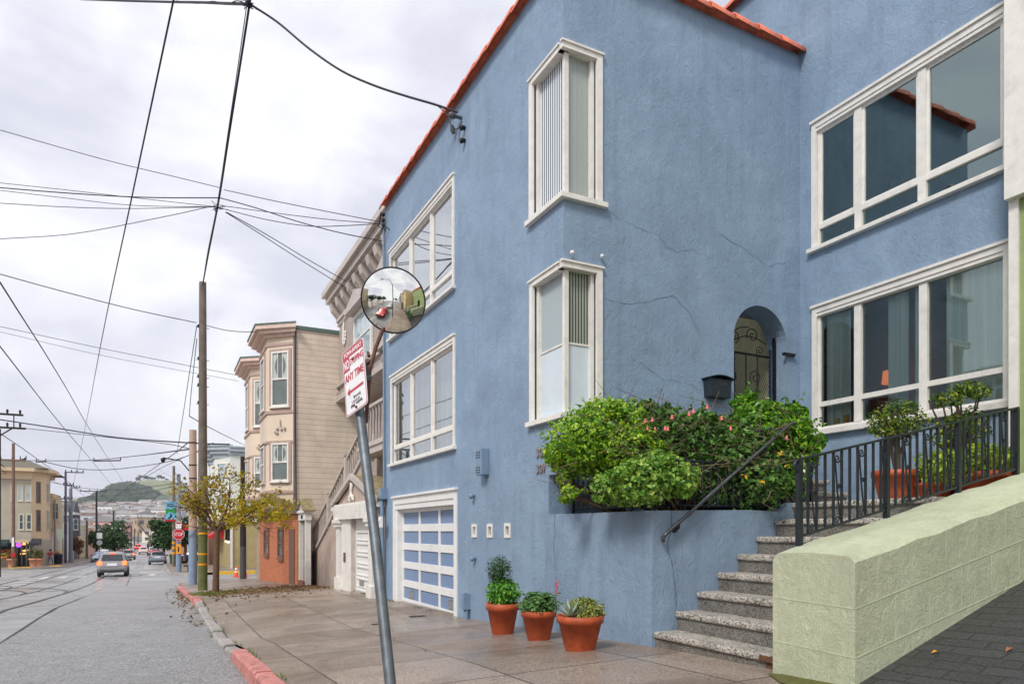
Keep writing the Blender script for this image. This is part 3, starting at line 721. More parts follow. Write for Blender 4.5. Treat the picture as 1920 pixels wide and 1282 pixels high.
# corner windows of reeded glass
M_reedA = reedmat('reeded_glass', L((84, 96, 112)), L((232, 238, 242)), 5.5, 'Y')
M_reedB = reedmat('reeded_glass', L((140, 150, 146)), L((176, 184, 180)), 16, 'X')
M_reedC = reedmat('reeded_glass', L((60, 68, 62)), L((164, 172, 160)), 7, 'X')
M_frost = pmat('painted_pane', L((206, 218, 226)), .2, var=.06, nz=3, bs=0)
for nm, Q, low, lo2 in (('upper', CU, None, None), ('lower', CLw, .5, .47)):
    f = MB(); tw = .09
    front.box(f, Q[0], Q[0]+tw, Q[2], Q[3], -.01, .03); archp.box(f, cw-tw, cw, Q[2], Q[3], -.01, .03)
    front.box(f, Q[0], aC-.03, Q[3]-.07, Q[3], -.1, .03); archp.box(f, FX-.03, cw, Q[3]-.07, Q[3], -.1, .0301)
    front.box(f, Q[0]-.02, aC-.05, Q[3], Q[3]+.025, -.005, .05); archp.box(f, FX-.05, cw+.02, Q[3], Q[3]+.025, -.005, .0501)
    front.box(f, Q[0]+tw, Q[0]+tw+.06, Q[2], Q[3]-.07, -.12, -.04); archp.box(f, cw-tw-.06, cw-tw, Q[2], Q[3]-.07, -.12, -.04)
    f.box(FX+.045, FX+.105, CY+.045, CY+.105, Q[2]+.01, Q[3]-.07)
    wn = f.build('corner_window', M_white, house)
    zt = Q[3]-.07; zb = Q[2]+.01; zs = zb+(zt-zb)*(low or 0)
    ga = MB(); ga.poly([(FX+.09, -Q[0]-tw, zs), (FX+.09, CY+.07, zs), (FX+.09, CY+.07, zt), (FX+.09, -Q[0]-tw, zt)]); ga.build('pane', M_reedA if not low else reedmat('reeded_glass', L((150, 166, 172)), L((186, 198, 202)), 14, 'Y'), wn)
    zs2 = zb+(zt-zb)*(low or 0)*1.0
    ga = MB(); ga.poly([(FX+.07, CY+.09, zs2), (cw-tw, CY+.09, zs2), (cw-tw, CY+.09, zt), (FX+.07, CY+.09, zt)]); ga.build('pane', M_reedC if low else M_reedB, wn)
    if low:
        ga = MB(); ga.poly([(FX+.088, -Q[0]-tw, zb), (FX+.088, CY+.07, zb), (FX+.088, CY+.07, zs), (FX+.088, -Q[0]-tw, zs)]); ga.poly([(FX+.07, CY+.088, zb), (cw-tw, CY+.088, zb), (cw-tw, CY+.088, zs2), (FX+.07, CY+.088, zs2)])
        ga.build('pane', M_frost, wn)
        ga = MB(); ga.box(FX+.075, FX+.1, CY+.1, -Q[0]-tw, zs-.012, zs+.012); ga.box(FX+.1, cw-tw, CY+.075, CY+.1, zs2-.012, zs2+.012); ga.build('glazing_bar', M_white, wn)
    s_ = MB(); front.box(s_, Q[0]-.05, aC-.1, Q[2]-.05, Q[2]+.015, -.1, .07); archp.box(s_, FX+.1, cw+.06, Q[2]-.05, Q[2]+.015, -.1, .07); s_.box(FX-.07, FX+.1, CY-.07, CY+.1, Q[2]-.05, Q[2]+.0149)
    s_.build('sill', M_white, wn)
# garage door
f = MB(); frame_rect(f, front, GD[0], GD[1], -2.2, GD[3], .14, -.04, .02, 0); front.box(f, GD[0]-.02, GD[1]+.02, GD[3]+.001, GD[3]+.045, -.005, .06)
front.box(f, GD[0]+.14, GD[1]-.14, GD[3]-.25, GD[3]-.14, -.14, .0); front.box(f, GD[0]+.14, GD[0]+.22, -2.2, GD[3]-.25, -.2, -.02)
f.build('garage_frame', M_white2, house)
gx0, gx1 = GD[0]+.22, GD[1]-.1; zt = GD[3]-.25; zb0 = -1.56; zb = -1.72
d = MB(); front.box(d, gx0, gx1, -2.2, zt, -.2, -.17); door = d.build('garage_door', pmat('garage_blue', L((122, 145, 180)), .5, var=.06), house)
d = MB(); rows = 5; RH = (zt-zb0)/rows
for r_ in range(rows+1):
    z = zt - r_*RH
    front.box(d, gx0, gx1, (z-.075 if r_ < rows else -2.2), z+(.0 if r_ == 0 else .075), -.17, -.145 + (.0))
W_ = (gx1-gx0)
for c_ in (0, .32, .655, .985):
    front.box(d, gx0+W_*c_-.045 if c_ else gx0, gx0+W_*c_+.045, zb0, zt, -.17, -.143)
d.build('door_rail', M_white2, door, bevel=.006)
d = MB()
for c_ in (.16, .83):
    for q in range(7): front.box(d, gx0+W_*c_-.13+.035*q, gx0+W_*c_-.11+.035*q, zb0+.1, zb0+.26, -.17, -.158)
    frame_rect(d, front, gx0+W_*c_-.16, gx0+W_*c_+.14, zb0+.07, zb0+.29, .02, -.17, -.155)
d.build('vent', pmat('vent_grey', L((150, 152, 156)), .5), door)
# square white vents
for a, b_ in vents:
    f = MB(); frame_rect(f, front, a-.1, a+.1, b_-.11, b_+.11, .045, -.03, .015); vv = f.build('wall_vent', M_white, house)
    f = MB(); front.box(f, a-.07, a+.07, b_-.08, b_+.08, -.1, -.08); f.build('screen', pmat('vent_brown', L((120, 110, 100)), .7), vv)
# bits on the front wall
a, b_ = front.hit(913, 866)
f = MB(); front.box(f, a-.13, a+.09, b_-.21, b_+.21, .0, .14); box_ = f.build('meter_box', M_blue2, house, bevel=.01)
f = MB()
for (dx, dz) in ((-.08, .15), (.01, .15), (-.08, .11), (.01, .11), (-.08, .07), (.01, .07), (-.08, -.09), (.01, -.09), (-.08, -.13), (.01, -.13), (-.08, -.17), (.01, -.17)): front.box(f, a-.03+dx, a+.03+dx, b_+dz-.007, b_+dz+.007, .14, .146)
f.build('slot', M_mesh, box_)
for (x, y) in ((872, 240), (872, 264), (890, 928), (892, 1045)):
    a, b_ = front.hit(x, y); f = MB(); f.lathe(front.P(a, b_, -.01), [(.035, 0), (.035, .05), (.045, .06), (.045, .1), (.02, .11)], 10, axis=(-1, 0, -.2)); f.build('pipe_stub', M_blue2 if y > 800 else M_black, house)
a, b_ = front.hit(880, 1130); f = MB(); f.tube([front.P(a, b_-.45, .06), front.P(a, b_+.16, .06)], .05, 8); f.box(FX-.13, FX, -a-.06, -a+.07, b_-.1, b_+.16); f.build('downpipe', M_blue2, house)
a, b_ = front.hit(866, 222); f = MB(); f.lathe(front.P(a, b_, 0), [(.03, 0), (.03, .12), (.05, .13), (.055, .2), (.03, .24)], 10, axis=(-1, 0, 0)); f.lathe(front.P(a-.25, b_-.15, .05), [(.03, 0), (.05, .06), (.03, .14)], 8, axis=(-.3, 0, 1)); f.build('insulator', pmat('porcelain', L((90, 92, 96)), .3), house)
a, b_ = front.hit(724, 424); f = MB()
for q in (0, .12, .25): f.lathe(front.P(a, b_+q, .03), [(.02, 0), (.045, .02), (.045, .06), (.02, .08)], 8, axis=(-1, 0, .1))
f.tube([front.P(a, b_-.1, 0), front.P(a-.1, b_, .15), front.P(a, b_+.3, .12)], .015, 5); f.tube([front.P(a+.05, b_-.18, .12), front.P(a+.22, b_-.1, .12), front.P(a+.3, b_-.2, .0)], .014, 5); f.build('insulator', M_black, house)
a, b_ = front.hit(723.5, 925); f = MB(); front.box(f, a-.05, a+.16, b_-.13, b_+.12, .0, .16); f.tube([front.P(a+.02, b_-.1, .1), front.P(a+.02, -2, .06)], .045, 8); f.tube([front.P(a+.02, b_+.1, .05), front.P(a-.02, 7.2, .05)], .025, 6); f.build('conduit', M_blue2, house)
a, b_ = front.hit(728, 978); f = MB(); front.box(f, a-.02, a+.13, b_-.13, b_+.12, .16, .22); front.box(f, a, a+.1, b_+.0, b_+.08, .22, .235); f.build('junction_box', M_white2, house, bevel=.008)
# house numbers
M_num = pmat('number_brown', L((138, 128, 130)), .4)
for (y, s_) in ((850, '305'), (880, '307')):
    a, b_ = front.hit(1007, y+8); text(house, 'house_number', s_, front.P(a, b_, .006), front.u, UP, .125, M_num, .27, .008)
# little knobs above the lower corner window
f = MB(); f.sphere((FX+.1, CY-.05, CLw[3]+.12), .03); f.sphere((cw-.02, CY-.04, CLw[3]+.16), .028); f.build('hook', M_white, house)
# cracks in the plaster
M_crack = pmat('crack', L((86, 108, 130)), .9)
def crack(pl, pts, w=.0032):
    g = MB(); q = []; rr = random.Random(len(pts))
    for (a, b) in zip(pts, pts[1:]):
        for k in range(6): q.append((a[0]+(b[0]-a[0])*k/6+rr.uniform(-1.5, 1.5), a[1]+(b[1]-a[1])*k/6+rr.uniform(-2, 2)))
    Q = [pl.hit(*p) for p in q]; vs = []
    for i, p in enumerate(Q):
        a, b = Q[max(0, i-1)], Q[min(len(Q)-1, i+1)]; dx, dz = b[0]-a[0], b[1]-a[1]; l_ = math.hypot(dx, dz)+1e-6; ww = w*rr.uniform(.2, 1)
        for s_ in (-1, 1): vs.append(pl.P(p[0]-dz/l_*ww*s_, p[1]+dx/l_*ww*s_, .003))
    g.mesh(vs, [(2*i, 2*i+1, 2*i+3, 2*i+2) for i in range(len(Q)-1)]); g.build('crack', M_crack, house)
crack(archp, [(1135, 391), (1160, 410), (1200, 428), (1235, 442), (1250, 462), (1270, 472), (1300, 468), (1340, 490)])
crack(archp, [(1130, 560), (1180, 570), (1215, 566), (1262, 553), (1290, 585), (1320, 640)], .004)
crack(archp, [(1350, 440), (1400, 470), (1440, 500), (1480, 490)], .004)
crack(archp, [(1200, 680), (1240, 710), (1280, 715), (1320, 735)], .003)
crack(front, [(1041, 965), (1039, 1020), (1042, 1080), (1040, 1130)], .006)
# recessed windows
M_curtl = curtainmat('light_curtain', L((236, 240, 236)))
winU = window(house, recp, *UR, cols=(.275, .61), row=.17, tw=.08, gm=glassmat('glass_tinted', (.4, .44, .44), .24, .02, (.7, .88, .88)), sill=.05, rec=.06, sashes=True, sw=.11, back=M_dark)
winL = window(house, recp, *LR, cols=(.27, .615), row=.215, tw=.08, gm=glassmat('glass_low', (.84, .95, .94), .12, .015, (.8, .97, .97)), sill=.07, rec=.06, sw=.11, back=pmat('brown_room', L((150, 112, 92)), .9), curtain=[(.04, .18), (.4, .5), (.54, .59), (.69, .95)], sidec=M_curtl, bd=.9)
a_, b_ = recp.hit(1619, 700)
tl = thing('table_lamp', 'warm orange table lamp glowing inside the lower recessed window', 'lamp', recp.P(a_, b_-.4, -.62)); p = recp.P(a_, b_, -.62)
MB().lathe(p, [(.13, -.08), (.11, .1)], 14).build('lamp_shade', emis('lamp_orange', L((236, 120, 66)), .45), tl); MB().lathe(p-UP*.5, [(.08, 0), (.03, .05), (.03, .38)], 10).build('lamp_base', M_dark, tl)
# ornaments on the lower window sill, inside
M_star = pmat('shell', L((222, 220, 210)), .6)
def inside(px, py, c=-.2): a, b_ = recp.hit(px, py); return recp.P(a, b_, c)
for (px, py, rr, hh, cc_) in ((1553, 791, .045, .1, (226, 190, 110)), (1571, 786, .045, .13, (214, 160, 60)), (1590, 783, .05, .1, (232, 206, 150))):
    p = inside(px, py); o = MB().lathe((p.x, p.y, LR[2]+.07), [(rr, 0), (rr, hh), (rr*.8, hh+.01)], 12).build('candle', pmat('wax%d' % px, L(cc_), .4), None, (p.x, p.y, LR[2]+.07)); tag(o, {1553: 'leftmost squat candle jar inside the lower recessed window', 1571: 'middle amber candle jar, the tallest inside the lower recessed window', 1590: 'pale candle jar beside the chair back inside the lower window'}[px], 'candle', 'candle jars on the window ledge')
p = inside(1693, 771); g = MB()
for k in range(5):
    a = k*2*math.pi/5+.3; g.tube([(p.x, p.y, p.z), (p.x, p.y+math.cos(a)*.1, p.z+math.sin(a)*.1)], [.02, .006], 5)
tag(g.build('starfish', M_star, None, p), 'white dried starfish standing inside the lower recessed window', 'starfish')
p = inside(1708, 771); tag(MB().sphere(p, .07, 10, 7, (.6, 1, .55)).build('seashell', M_star, None, p), 'white oval seashell beside the starfish behind the glass', 'seashell')

# ============================================================= planter, stairs, walls
pw = thing('planter_wall', 'low blue stucco planter wall with the terracotta pots in front', 'wall', (4.6, 5.8, -1.3))
g = MB(); PT = .21
g.poly([front.P(-CY, -3), front.P(-5.97, -3), front.P(-5.97, PT), front.P(-CY, PT)])
pts = [(4.6, -3), (7.2, -3), (7.2, .33), (6.62, .33), (6.5, .22), (6.0, .235), (4.6, PT)]
g.mesh([(x, 5.8, z) for x, z in pts]+[(x, 5.97, z) for x, z in pts], [tuple(range(7)), tuple(range(13, 6, -1))]+[(i, i+7, (i+1) % 7+7, (i+1) % 7) for i in range(7)])
g.poly([(4.6, 5.97, PT), (4.77, 5.97, PT), (4.77, CY+.35, PT), (4.6, CY+.35, PT)]); g.poly([(4.77, 5.97, PT), (4.77, CY, PT), (4.77, CY, PT-.3), (4.77, 5.97, PT-.3)])
g.build('wall', M_blue, pw)
g = MB(); g.poly([(4.77, 5.97, .1), (7.2, 5.97, .1), (7.2, CY, .1), (4.77, CY, .1)]); g.build('soil', pmat('soil', L((50, 42, 34)), .95, bs=.6, bd=.03, bsc=20), pw)
g = MB()
Q = [(1228, 960), (1229, 985), (1222, 1010), (1226, 1040), (1236, 1075), (1238, 1110)]
sp = PL((0, 5.8, 0), (1, 0, 0), (0, -1, 0)); vs = []; QQ = []
rr = random.Random(4)
for (a, b) in zip([(1260, 957), (1259, 985), (1251, 1020), (1258, 1050), (1264, 1085), (1267, 1120)], [(1259, 985), (1251, 1020), (1258, 1050), (1264, 1085), (1267, 1120), (1268, 1140)]):
    for k in range(5): QQ.append(sp.hit(a[0]+(b[0]-a[0])*k/5+rr.uniform(-1.2, 1.2), a[1]+(b[1]-a[1])*k/5))
for i, p in enumerate(QQ):
    ww = .007*rr.uniform(.3, 1)
    vs += [sp.P(p[0]-ww, p[1], .003), sp.P(p[0]+ww, p[1], .003)]
g.mesh(vs, [(2*i, 2*i+1, 2*i+3, 2*i+2) for i in range(len(QQ)-1)]); g.build('crack', M_crack, pw)
# terrazzo steps
def speckle(name, c1, c2, c3, sc):
    m, t, b = nt(name); v = coords(t); vo = t.nodes.new('ShaderNodeTexVoronoi'); vo.inputs['Scale'].default_value = sc; lk(t, v, vo.inputs['Vector'])
    bw = t.nodes.new('ShaderNodeRGBToBW'); lk(t, vo.outputs['Color'], bw.inputs[0])
    c = ramp(t, bw.outputs[0], [(.33, c1), (.42, c2), (.56, c3), (.7, c3)]); c = mixc(t, .35, c, ramp(t, noise(t, v, 4, 5, .7), [(.3, scl(c1, .8)), (.7, c3)]))
    c = mixc(t, math_(t, 'MULTIPLY', ramp(t, noise(t, v, 3, 4), [(.55, (0, 0, 0)), (.7, (1, 1, 1))]), .3), c, L((60, 44, 32)))
    lk(t, c, b.inputs['Base Color']); b.inputs['Roughness'].default_value = .5; bump(t, b, noise(t, v, 80, 3), .3, .003); return m
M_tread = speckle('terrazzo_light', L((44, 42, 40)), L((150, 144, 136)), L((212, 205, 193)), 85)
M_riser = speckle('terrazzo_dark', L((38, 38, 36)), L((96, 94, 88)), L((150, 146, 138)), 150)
st = thing('front_stairs', 'speckled terrazzo stairs between the blue planter and the green wall', 'stairs', (5.5, 5, -1.25))
def stp(i): return 4.61+.295*(i-1), -1.064+.199*(i-1)
for i in range(1, 9):
    x, z = stp(i); x2 = x+.295+(.15 if i < 8 else RXX-x-.295); y0, y1 = 4.05, 5.8
    if i > 7: y1 = 5.8
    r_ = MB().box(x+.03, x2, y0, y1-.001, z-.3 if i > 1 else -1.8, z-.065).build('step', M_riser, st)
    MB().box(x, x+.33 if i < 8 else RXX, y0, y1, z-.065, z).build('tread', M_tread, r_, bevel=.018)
g = MB().box(7.2, RXX, 5.8, CY, .0, stp(8)[1]-.066).build('step', M_riser, st); MB().box(7.2, RXX, 5.801, 6.4, stp(8)[1]-.065, stp(8)[1]-.001).build('tread', M_tread, g)
for i in range(3):
    z = stp(8)[1]+.19*(i+1); y = 6.3+.32*i
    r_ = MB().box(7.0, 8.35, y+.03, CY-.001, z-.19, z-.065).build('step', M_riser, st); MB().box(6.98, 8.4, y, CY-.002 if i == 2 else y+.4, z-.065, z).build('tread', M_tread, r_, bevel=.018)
# rusty stain patch on the lowest step end
g = MB(); x, z = stp(1); g.box(x-.002, x+.04, 4.1, 4.35, z-.06, z-.01); g.box(x+.027, x+.05, 4.1, 4.3, -1.35, z-.075); g.build('rust_stain', pmat('rust_stain', L((112, 78, 56)), .9, var=.5, nz=14), st)
# handrail
hp = PL((0, 5.72, 0), (1, 0, 0), (0, -1, 0))
p0 = hp.hit(1243, 1008); p1 = hp.hit(1476, 800); p2 = hp.hit(1487, 792)
hr = thing('handrail', 'dark sloping steel handrail fixed to the blue planter wall', 'handrail', hp.P(*p0))
MB().tube([hp.P(p0[0]+.05, p0[1]-.03, -.05), hp.P(p0[0], p0[1], 0), hp.P(p0[0]+.05, p0[1]+.05), hp.P(*p1), hp.P(*p2)], .021, 8).build('rail', pmat('rail_steel_dark', L((92, 94, 100)), .28, .6, var=.3, nz=20), hr)
q = hp.hit(1274, 978); q2 = hp.hit(1468, 803)
MB().tube([hp.P(q[0], q[1], 0), hp.P(q[0]-.01, q[1]-.07, 0), hp.P(q[0]-.01, q[1]-.07, -.07)], .012, 6).lathe(hp.P(q[0]-.01, q[1]-.07, -.075), [(.045, 0), (.045, .012), (.02, .02)], 10, axis=(0, -1, 0)).build('bracket', M_black, hr)
MB().tube([hp.P(q2[0], q2[1], 0), hp.P(q2[0]-.3, q2[1]-.02, -.3)], .01, 6).tube([hp.P(q2[0]-.15, q2[1]-.01, -.16), hp.P(q2[0]-.15, q2[1]-.75, -.16)], .014, 6).build('bracket', M_black, hr)
# railing round the planter
pr = thing('planter_railing', 'black iron railing along the top of the blue planter wall', 'railing', (4.7, 5.88, .22))
def balus(mb, p, q, r=.009, twist=False): mb.tube([p, q], r, 4, smooth=False)
zt_, zb_ = .76, .27
g = MB(); g.tube([(4.68, 7.55, zt_), (4.68, 5.88, zt_), (7.1, 5.88, zt_+.02)], .014, 4, smooth=False); g.tube([(4.68, 7.55, zb_), (4.68, 5.88, zb_), (7.1, 5.88, zb_+.02)], .012, 4, smooth=False); g.build('rail', M_black, pr)
k = 0
for i in range(15): y = 5.88+.115*i; MB().tube([(4.68, y, zb_), (4.68, y, zt_)], .011, 4, smooth=False).build('baluster', M_black, pr)
for i in range(1, 21):
    x = 4.68+.115*i; b_ = MB().tube([(x, 5.88, zb_-.0), (x, 5.88, zt_)], .011, 4, smooth=False)
    if i % 4 == 2:
        rp = PL((0, 5.88, 0), (1, 0, 0), (0, -1, 0)); b_.tube(scroll(x+.055, zb_+.1, .045, 1.2, 2, 1, rp, 0, 12), .007, 4); b_.tube(scroll(x+.055, zt_-.1, .045, 1.2, -1, -1, rp, 0, 12), .007, 4)
    b_.build('baluster', M_black, pr)
for (x, y) in ((4.68, 5.88), (4.68, 7.5), (6.62, 5.88), (7.1, 5.88)): MB().box(x-.018, x+.018, y-.018, y+.018, .2, zt_+.03).build('post', M_black, pr)
# green stair wall
GRN = L((198, 204, 174)); M_greenw = stucco('green_stucco', GRN, 1.05, L((212, 216, 192)))
gw = thing('green_stair_wall', 'thick pale green block wall sloping up beside the stairs', 'wall', (4.5, 3.7, -1.1))
GY0, GY1, GX0 = 3.34, 4.1, 4.5
def gtop(x): return -.205+.222*(x-GX0)
g = MB(); n = 24; rr = random.Random(9); X_ = [GX0+(10.3-GX0)*i/n for i in range(n+1)]
j = [rr.uniform(-.012, .012) for _ in X_]; j2 = [rr.uniform(-.012, .012) for _ in X_]
prof_g = lambda i, x: [(GY0, -3), (GY0, gtop(x)-.03+j[i]), (GY0+.05, gtop(x)+.012+j[i]), ((GY0+GY1)/2, gtop(x)+.035), (GY1-.05, gtop(x)+.02+j2[i]), (GY1, gtop(x)-.03+j2[i]), (GY1, -3)]
vs = []
for i, x in enumerate(X_): vs += [(x, y, z) for y, z in prof_g(i, x)]
g.mesh(vs, [(i*7+k, i*7+k+1, (i+1)*7+k+1, (i+1)*7+k) for i in range(n) for k in range(6)], False); g.poly(vs[:7]); g.poly(vs[-7:][::-1])
g.build('wall', M_greenw, gw)
M_joint = pmat('green_joint', L((192, 198, 172)), .8)
g = MB()
gp = PL((0, GY0, 0), (1, 0, 0), (0, -1, 0)); gf = PL((GX0, 0, 0), (0, -1, 0), (-1, 0, 0))
for dz in (.37, .73):
    g.obox(gp.P(GX0+.01, gtop(GX0)-dz, 0), V((5.6, 0, 5.6*.222)), V((0, -.003, 0)), V((0, 0, .008))); g.obox(gf.P(-GY1+.01, gtop(GX0)-dz+.02, 0), V((0, -.74, -.02)), V((-.003, 0, 0)), V((0, 0, .008)))
for r_, dz in enumerate((0.03, .37, .73)):
    for k in range(12):
        x = GX0+.25+.42*(k*1.0)+(.21 if r_ % 2 else 0); zt2 = gtop(x)-dz-.01; g.box(x, x+.004, GY0-.002, GY0, zt2-.33, zt2)
    g.box(GX0-.002, GX0, GY0+.34+.04*r_, GY0+.344+.04*r_, gtop(GX0)-dz-.33, gtop(GX0)-dz)
g.build('mortar_joint', M_joint, gw)
# railing on the stair side of the green wall
gr = thing('stair_railing', 'dark iron railing with scroll balusters along the green wall', 'railing', (4.74, 4.05, -.1))
rl = PL((0, 4.04, 0), (1, 0, 0), (0, -1, 0)); X0, X1 = 4.74, 7.98
zT = lambda x: .589+.213*(x-X0); zB = lambda x: -.05+.215*(x-X0)
M_rail2 = pmat('railing_paint', L((42, 48, 54)), .35, .2, var=.3, nz=24, bs=.3)
MB().obox(rl.P(X0-.03, zT(X0)-.012, -.02), V((X1-X0+.05, 0, (X1-X0+.05)*.213)), V((0, -.04, 0)), V((0, 0, .02))).build('top_rail', M_rail2, gr)
MB().obox(rl.P(X0, zB(X0)-.01, -.012), V((X1-X0, 0, (X1-X0)*.215)), V((0, -.024, 0)), V((0, 0, .02))).build('bottom_rail', M_rail2, gr)
for x in (X0, 5.87, 6.96, X1): MB().box(x-.022, x+.022, 4.018, 4.062, zB(x)-.12, zT(x)-.004).build('post', M_rail2, gr)
g = MB(); g.tube(scroll(X0-.01, zT(X0)-.06, .06, 1.1, 1.2, 1, rl, 0, 14), .014, 5); g.build('end_scroll', M_rail2, gr)
k = 0; x = X0
while x < X1-.1:
    x += .105; k += 1
    if any(abs(x-q) < .05 for q in (5.87, 6.96)): continue
    b_ = MB().box(x-.009, x+.009, 4.031, 4.049, zB(x), zT(x))
    if k % 3 == 1:
        b_.tube([rl.P(x+.02, zT(x)-.05, 0), rl.P(x+.05, zB(x)+.3, 0), rl.P(x+.085, zB(x)+.06, 0)], .009, 4)
        b_.tube(scroll(x+.05, zT(x)-.055, .04, 1.3, 0, -1, rl, 0, 12), .008, 4); b_.tube(scroll(x+.045, zB(x)+.06, .035, 1.3, 3, 1, rl, 0, 12), .008, 4); b_.tube(scroll(x+.07, zB(x)+.34, .025, 1.3, 0, 1, rl, 0, 10), .007, 4)
    b_.build('baluster', M_rail2, gr)
# driveway of dark pavers, rising to the right
m, t, b = nt('dark_pavers'); v = coords(t, (1, 1, 0), (0, 0, R(90)))
br = t.nodes.new('ShaderNodeTexBrick'); br.offset = .5
vm = t.nodes.new('ShaderNodeVectorMath'); vm.operation = 'MULTIPLY_ADD'; n2 = t.nodes.new('ShaderNodeTexNoise'); n2.inputs['Scale'].default_value = 5; n2.inputs['Detail'].default_value = 4; lk(t, v, n2.inputs['Vector'])
lk(t, n2.outputs['Color'], vm.inputs[0]); vm.inputs[1].default_value = (.05, .05, 0); lk(t, v, vm.inputs[2]); lk(t, vm.outputs[0], br.inputs['Vector'])
br.inputs['Scale'].default_value = 1; br.inputs['Brick Width'].default_value = .36; br.inputs['Row Height'].default_value = .13; br.inputs['Mortar Size'].default_value = .008; br.inputs['Mortar Smooth'].default_value = .4
br.inputs['Color1'].default_value = (*L((62, 64, 66)), 1); br.inputs['Color2'].default_value = (*L((44, 46, 48)), 1); br.inputs['Mortar'].default_value = (*L((24, 25, 25)), 1)
c = mixc(t, .5, br.outputs['Color'], ramp(t, noise(t, v, 45, 4, .7), [(.35, L((34, 36, 38))), (.65, L((92, 92, 90)))]))
lk(t, c, b.inputs['Base Color']); b.inputs['Roughness'].default_value = .55
bump(t, b, ramp(t, br.outputs['Fac'], [(0, (1, 1, 1)), (1, (0, 0, 0))]), .9, .03, bump(t, None, noise(t, v, 45, 4), .6, .01))
g = MB(); drivez = lambda x, y: -1.135+.315*(x-4.5)+(-.06*(y-3.3) if y < 3.3 else 0)+.0
grid(g, frange(4.45, 9.5, .3), frange(-6, 3.4, .5), lambda x, y: max(drivez(x, y), sz(4.6, y)+.006)); structure(g.build('driveway', m))
g = MB(); M_moss = pmat('moss', L((96, 96, 46)), .95, nz=20, var=.4, bs=.8, bd=.01, bsc=90); g.mesh([(4.02, 3.0, sz(4, 3)+.008), (4.3, 2.2, sz(4.3, 2.2)+.008), (4.7, 2.4, sz(4.3, 2.4)+.03), (4.7, 3.34, sz(4.3, 3.3)+.03), (4.46, 4.12, sz(4.4, 4.1)+.008), (4.25, 3.8, sz(4.3, 3.8)+.008)], [(0, 1, 2, 3, 4, 5)])
structure(g.build('moss_patch', M_moss))

# ============================================================= siding, brick, small helpers
def siding(name, col, pitch=.115, line=.35, rough=.6):
    if name in MATS: return MATS[name]
    m, t, b = nt(name); v = coords(t); sp_ = t.nodes.new('ShaderNodeSeparateXYZ'); lk(t, v, sp_.inputs[0])
    f = math_(t, 'FRACT', math_(t, 'DIVIDE', math_(t, 'ADD', sp_.outputs[2], 50), pitch))
    c = ramp(t, noise(t, v, 1.6, 5, .6), [(.3, scl(col, .84)), (.7, scl(col, 1.08))])
    c = mixc(t, ramp(t, f, [(0, (1, 1, 1)), (.1, (0, 0, 0))]), c, scl(col, line))
    vs_ = coords(t, (3, 3, .25)); c = mixc(t, math_(t, 'MULTIPLY', ramp(t, noise(t, vs_, 2, 5, .7), [(.55, (0, 0, 0)), (.75, (1, 1, 1))]), .35), c, scl(col, .5))
    lk(t, c, b.inputs['Base Color']); b.inputs['Roughness'].default_value = rough
    bump(t, b, f, .6, .012); MATS[name] = m; return m
def brickmat(name, c1, c2, mort):
    m, t, b = nt(name); tc = t.nodes.new('ShaderNodeTexCoord'); sp_ = t.nodes.new('ShaderNodeSeparateXYZ'); lk(t, tc.outputs['Object'], sp_.inputs[0])
    cb = t.nodes.new('ShaderNodeCombineXYZ'); lk(t, math_(t, 'ADD', sp_.outputs[0], sp_.outputs[1]), cb.inputs[0]); lk(t, sp_.outputs[2], cb.inputs[1])
    br = t.nodes.new('ShaderNodeTexBrick'); lk(t, cb.outputs[0], br.inputs['Vector']); br.inputs['Scale'].default_value = 1
    br.inputs['Brick Width'].default_value = .3; br.inputs['Row Height'].default_value = .095; br.inputs['Mortar Size'].default_value = .012
    br.inputs['Color1'].default_value = (*c1, 1); br.inputs['Color2'].default_value = (*c2, 1); br.inputs['Mortar'].default_value = (*mort, 1)
    c = mixc(t, .3, br.outputs['Color'], ramp(t, noise(t, cb.outputs[0], 3, 5), [(.3, scl(c1, .5)), (.7, c2)])); lk(t, c, b.inputs['Base Color']); b.inputs['Roughness'].default_value = .8
    bump(t, b, ramp(t, br.outputs['Fac'], [(0, (1, 1, 1)), (1, (0, 0, 0))]), .6, .01); return m
M_pane = pmat('dark_pane', L((84, 98, 106)), .08, bs=0, var=.3, nz=.7)
M_pane2 = pmat('pale_pane', L((176, 196, 206)), .08, bs=0, var=.2, nz=.7)
def swin(parent, pl, a0, a1, b0, b1, fm=M_white, gm=M_pane, w=.07, mid=True, vert=0, c=.0, drape=None):
    f = MB(); frame_rect(f, pl, a0, a1, b0, b1, w, c-.01, c+.05); pl.box(f, a0-.04, a1+.04, b0-.06, b0, c-.01, c+.09)
    if mid: pl.box(f, a0+w, a1-w, (b0+b1)/2-.03, (b0+b1)/2+.03, c-.01, c+.035)
    for k in range(vert): x = a0+w+(a1-a0-2*w)*(k+1)/(vert+1); pl.box(f, x-.012, x+.012, (b0+b1)/2, b1-w, c-.01, c+.025)
    o = f.build('window', fm, parent)
    MB_ = MB(); MB_.poly(glaze(pl, a0+w*.5, a1-w*.5, b0+w*.5, b1-w*.5, c+.008)); MB_.build('pane', gm, o)
    if drape:
        d = MB(); x0, x1, z0, z1 = a0+w, a1-w, (b0+b1)/2, b1-w; n = 10
        for s_ in (0, 1):
            P = [pl.P((x0 if s_ == 0 else x1), z0, c+.012)]
            for k in range(n+1):
                q = k/n; inn = (.12+.3*abs(2*q-1)**1.6)*(x1-x0); P.append(pl.P((x0+inn if s_ == 0 else x1-inn), z0+(z1-z0)*q, c+.012))
            P.append(pl.P((x0 if s_ == 0 else x1), z1, c+.012)); d.poly(P if s_ == 0 else P[::-1])
        d.build('curtain', drape, o)
    return o

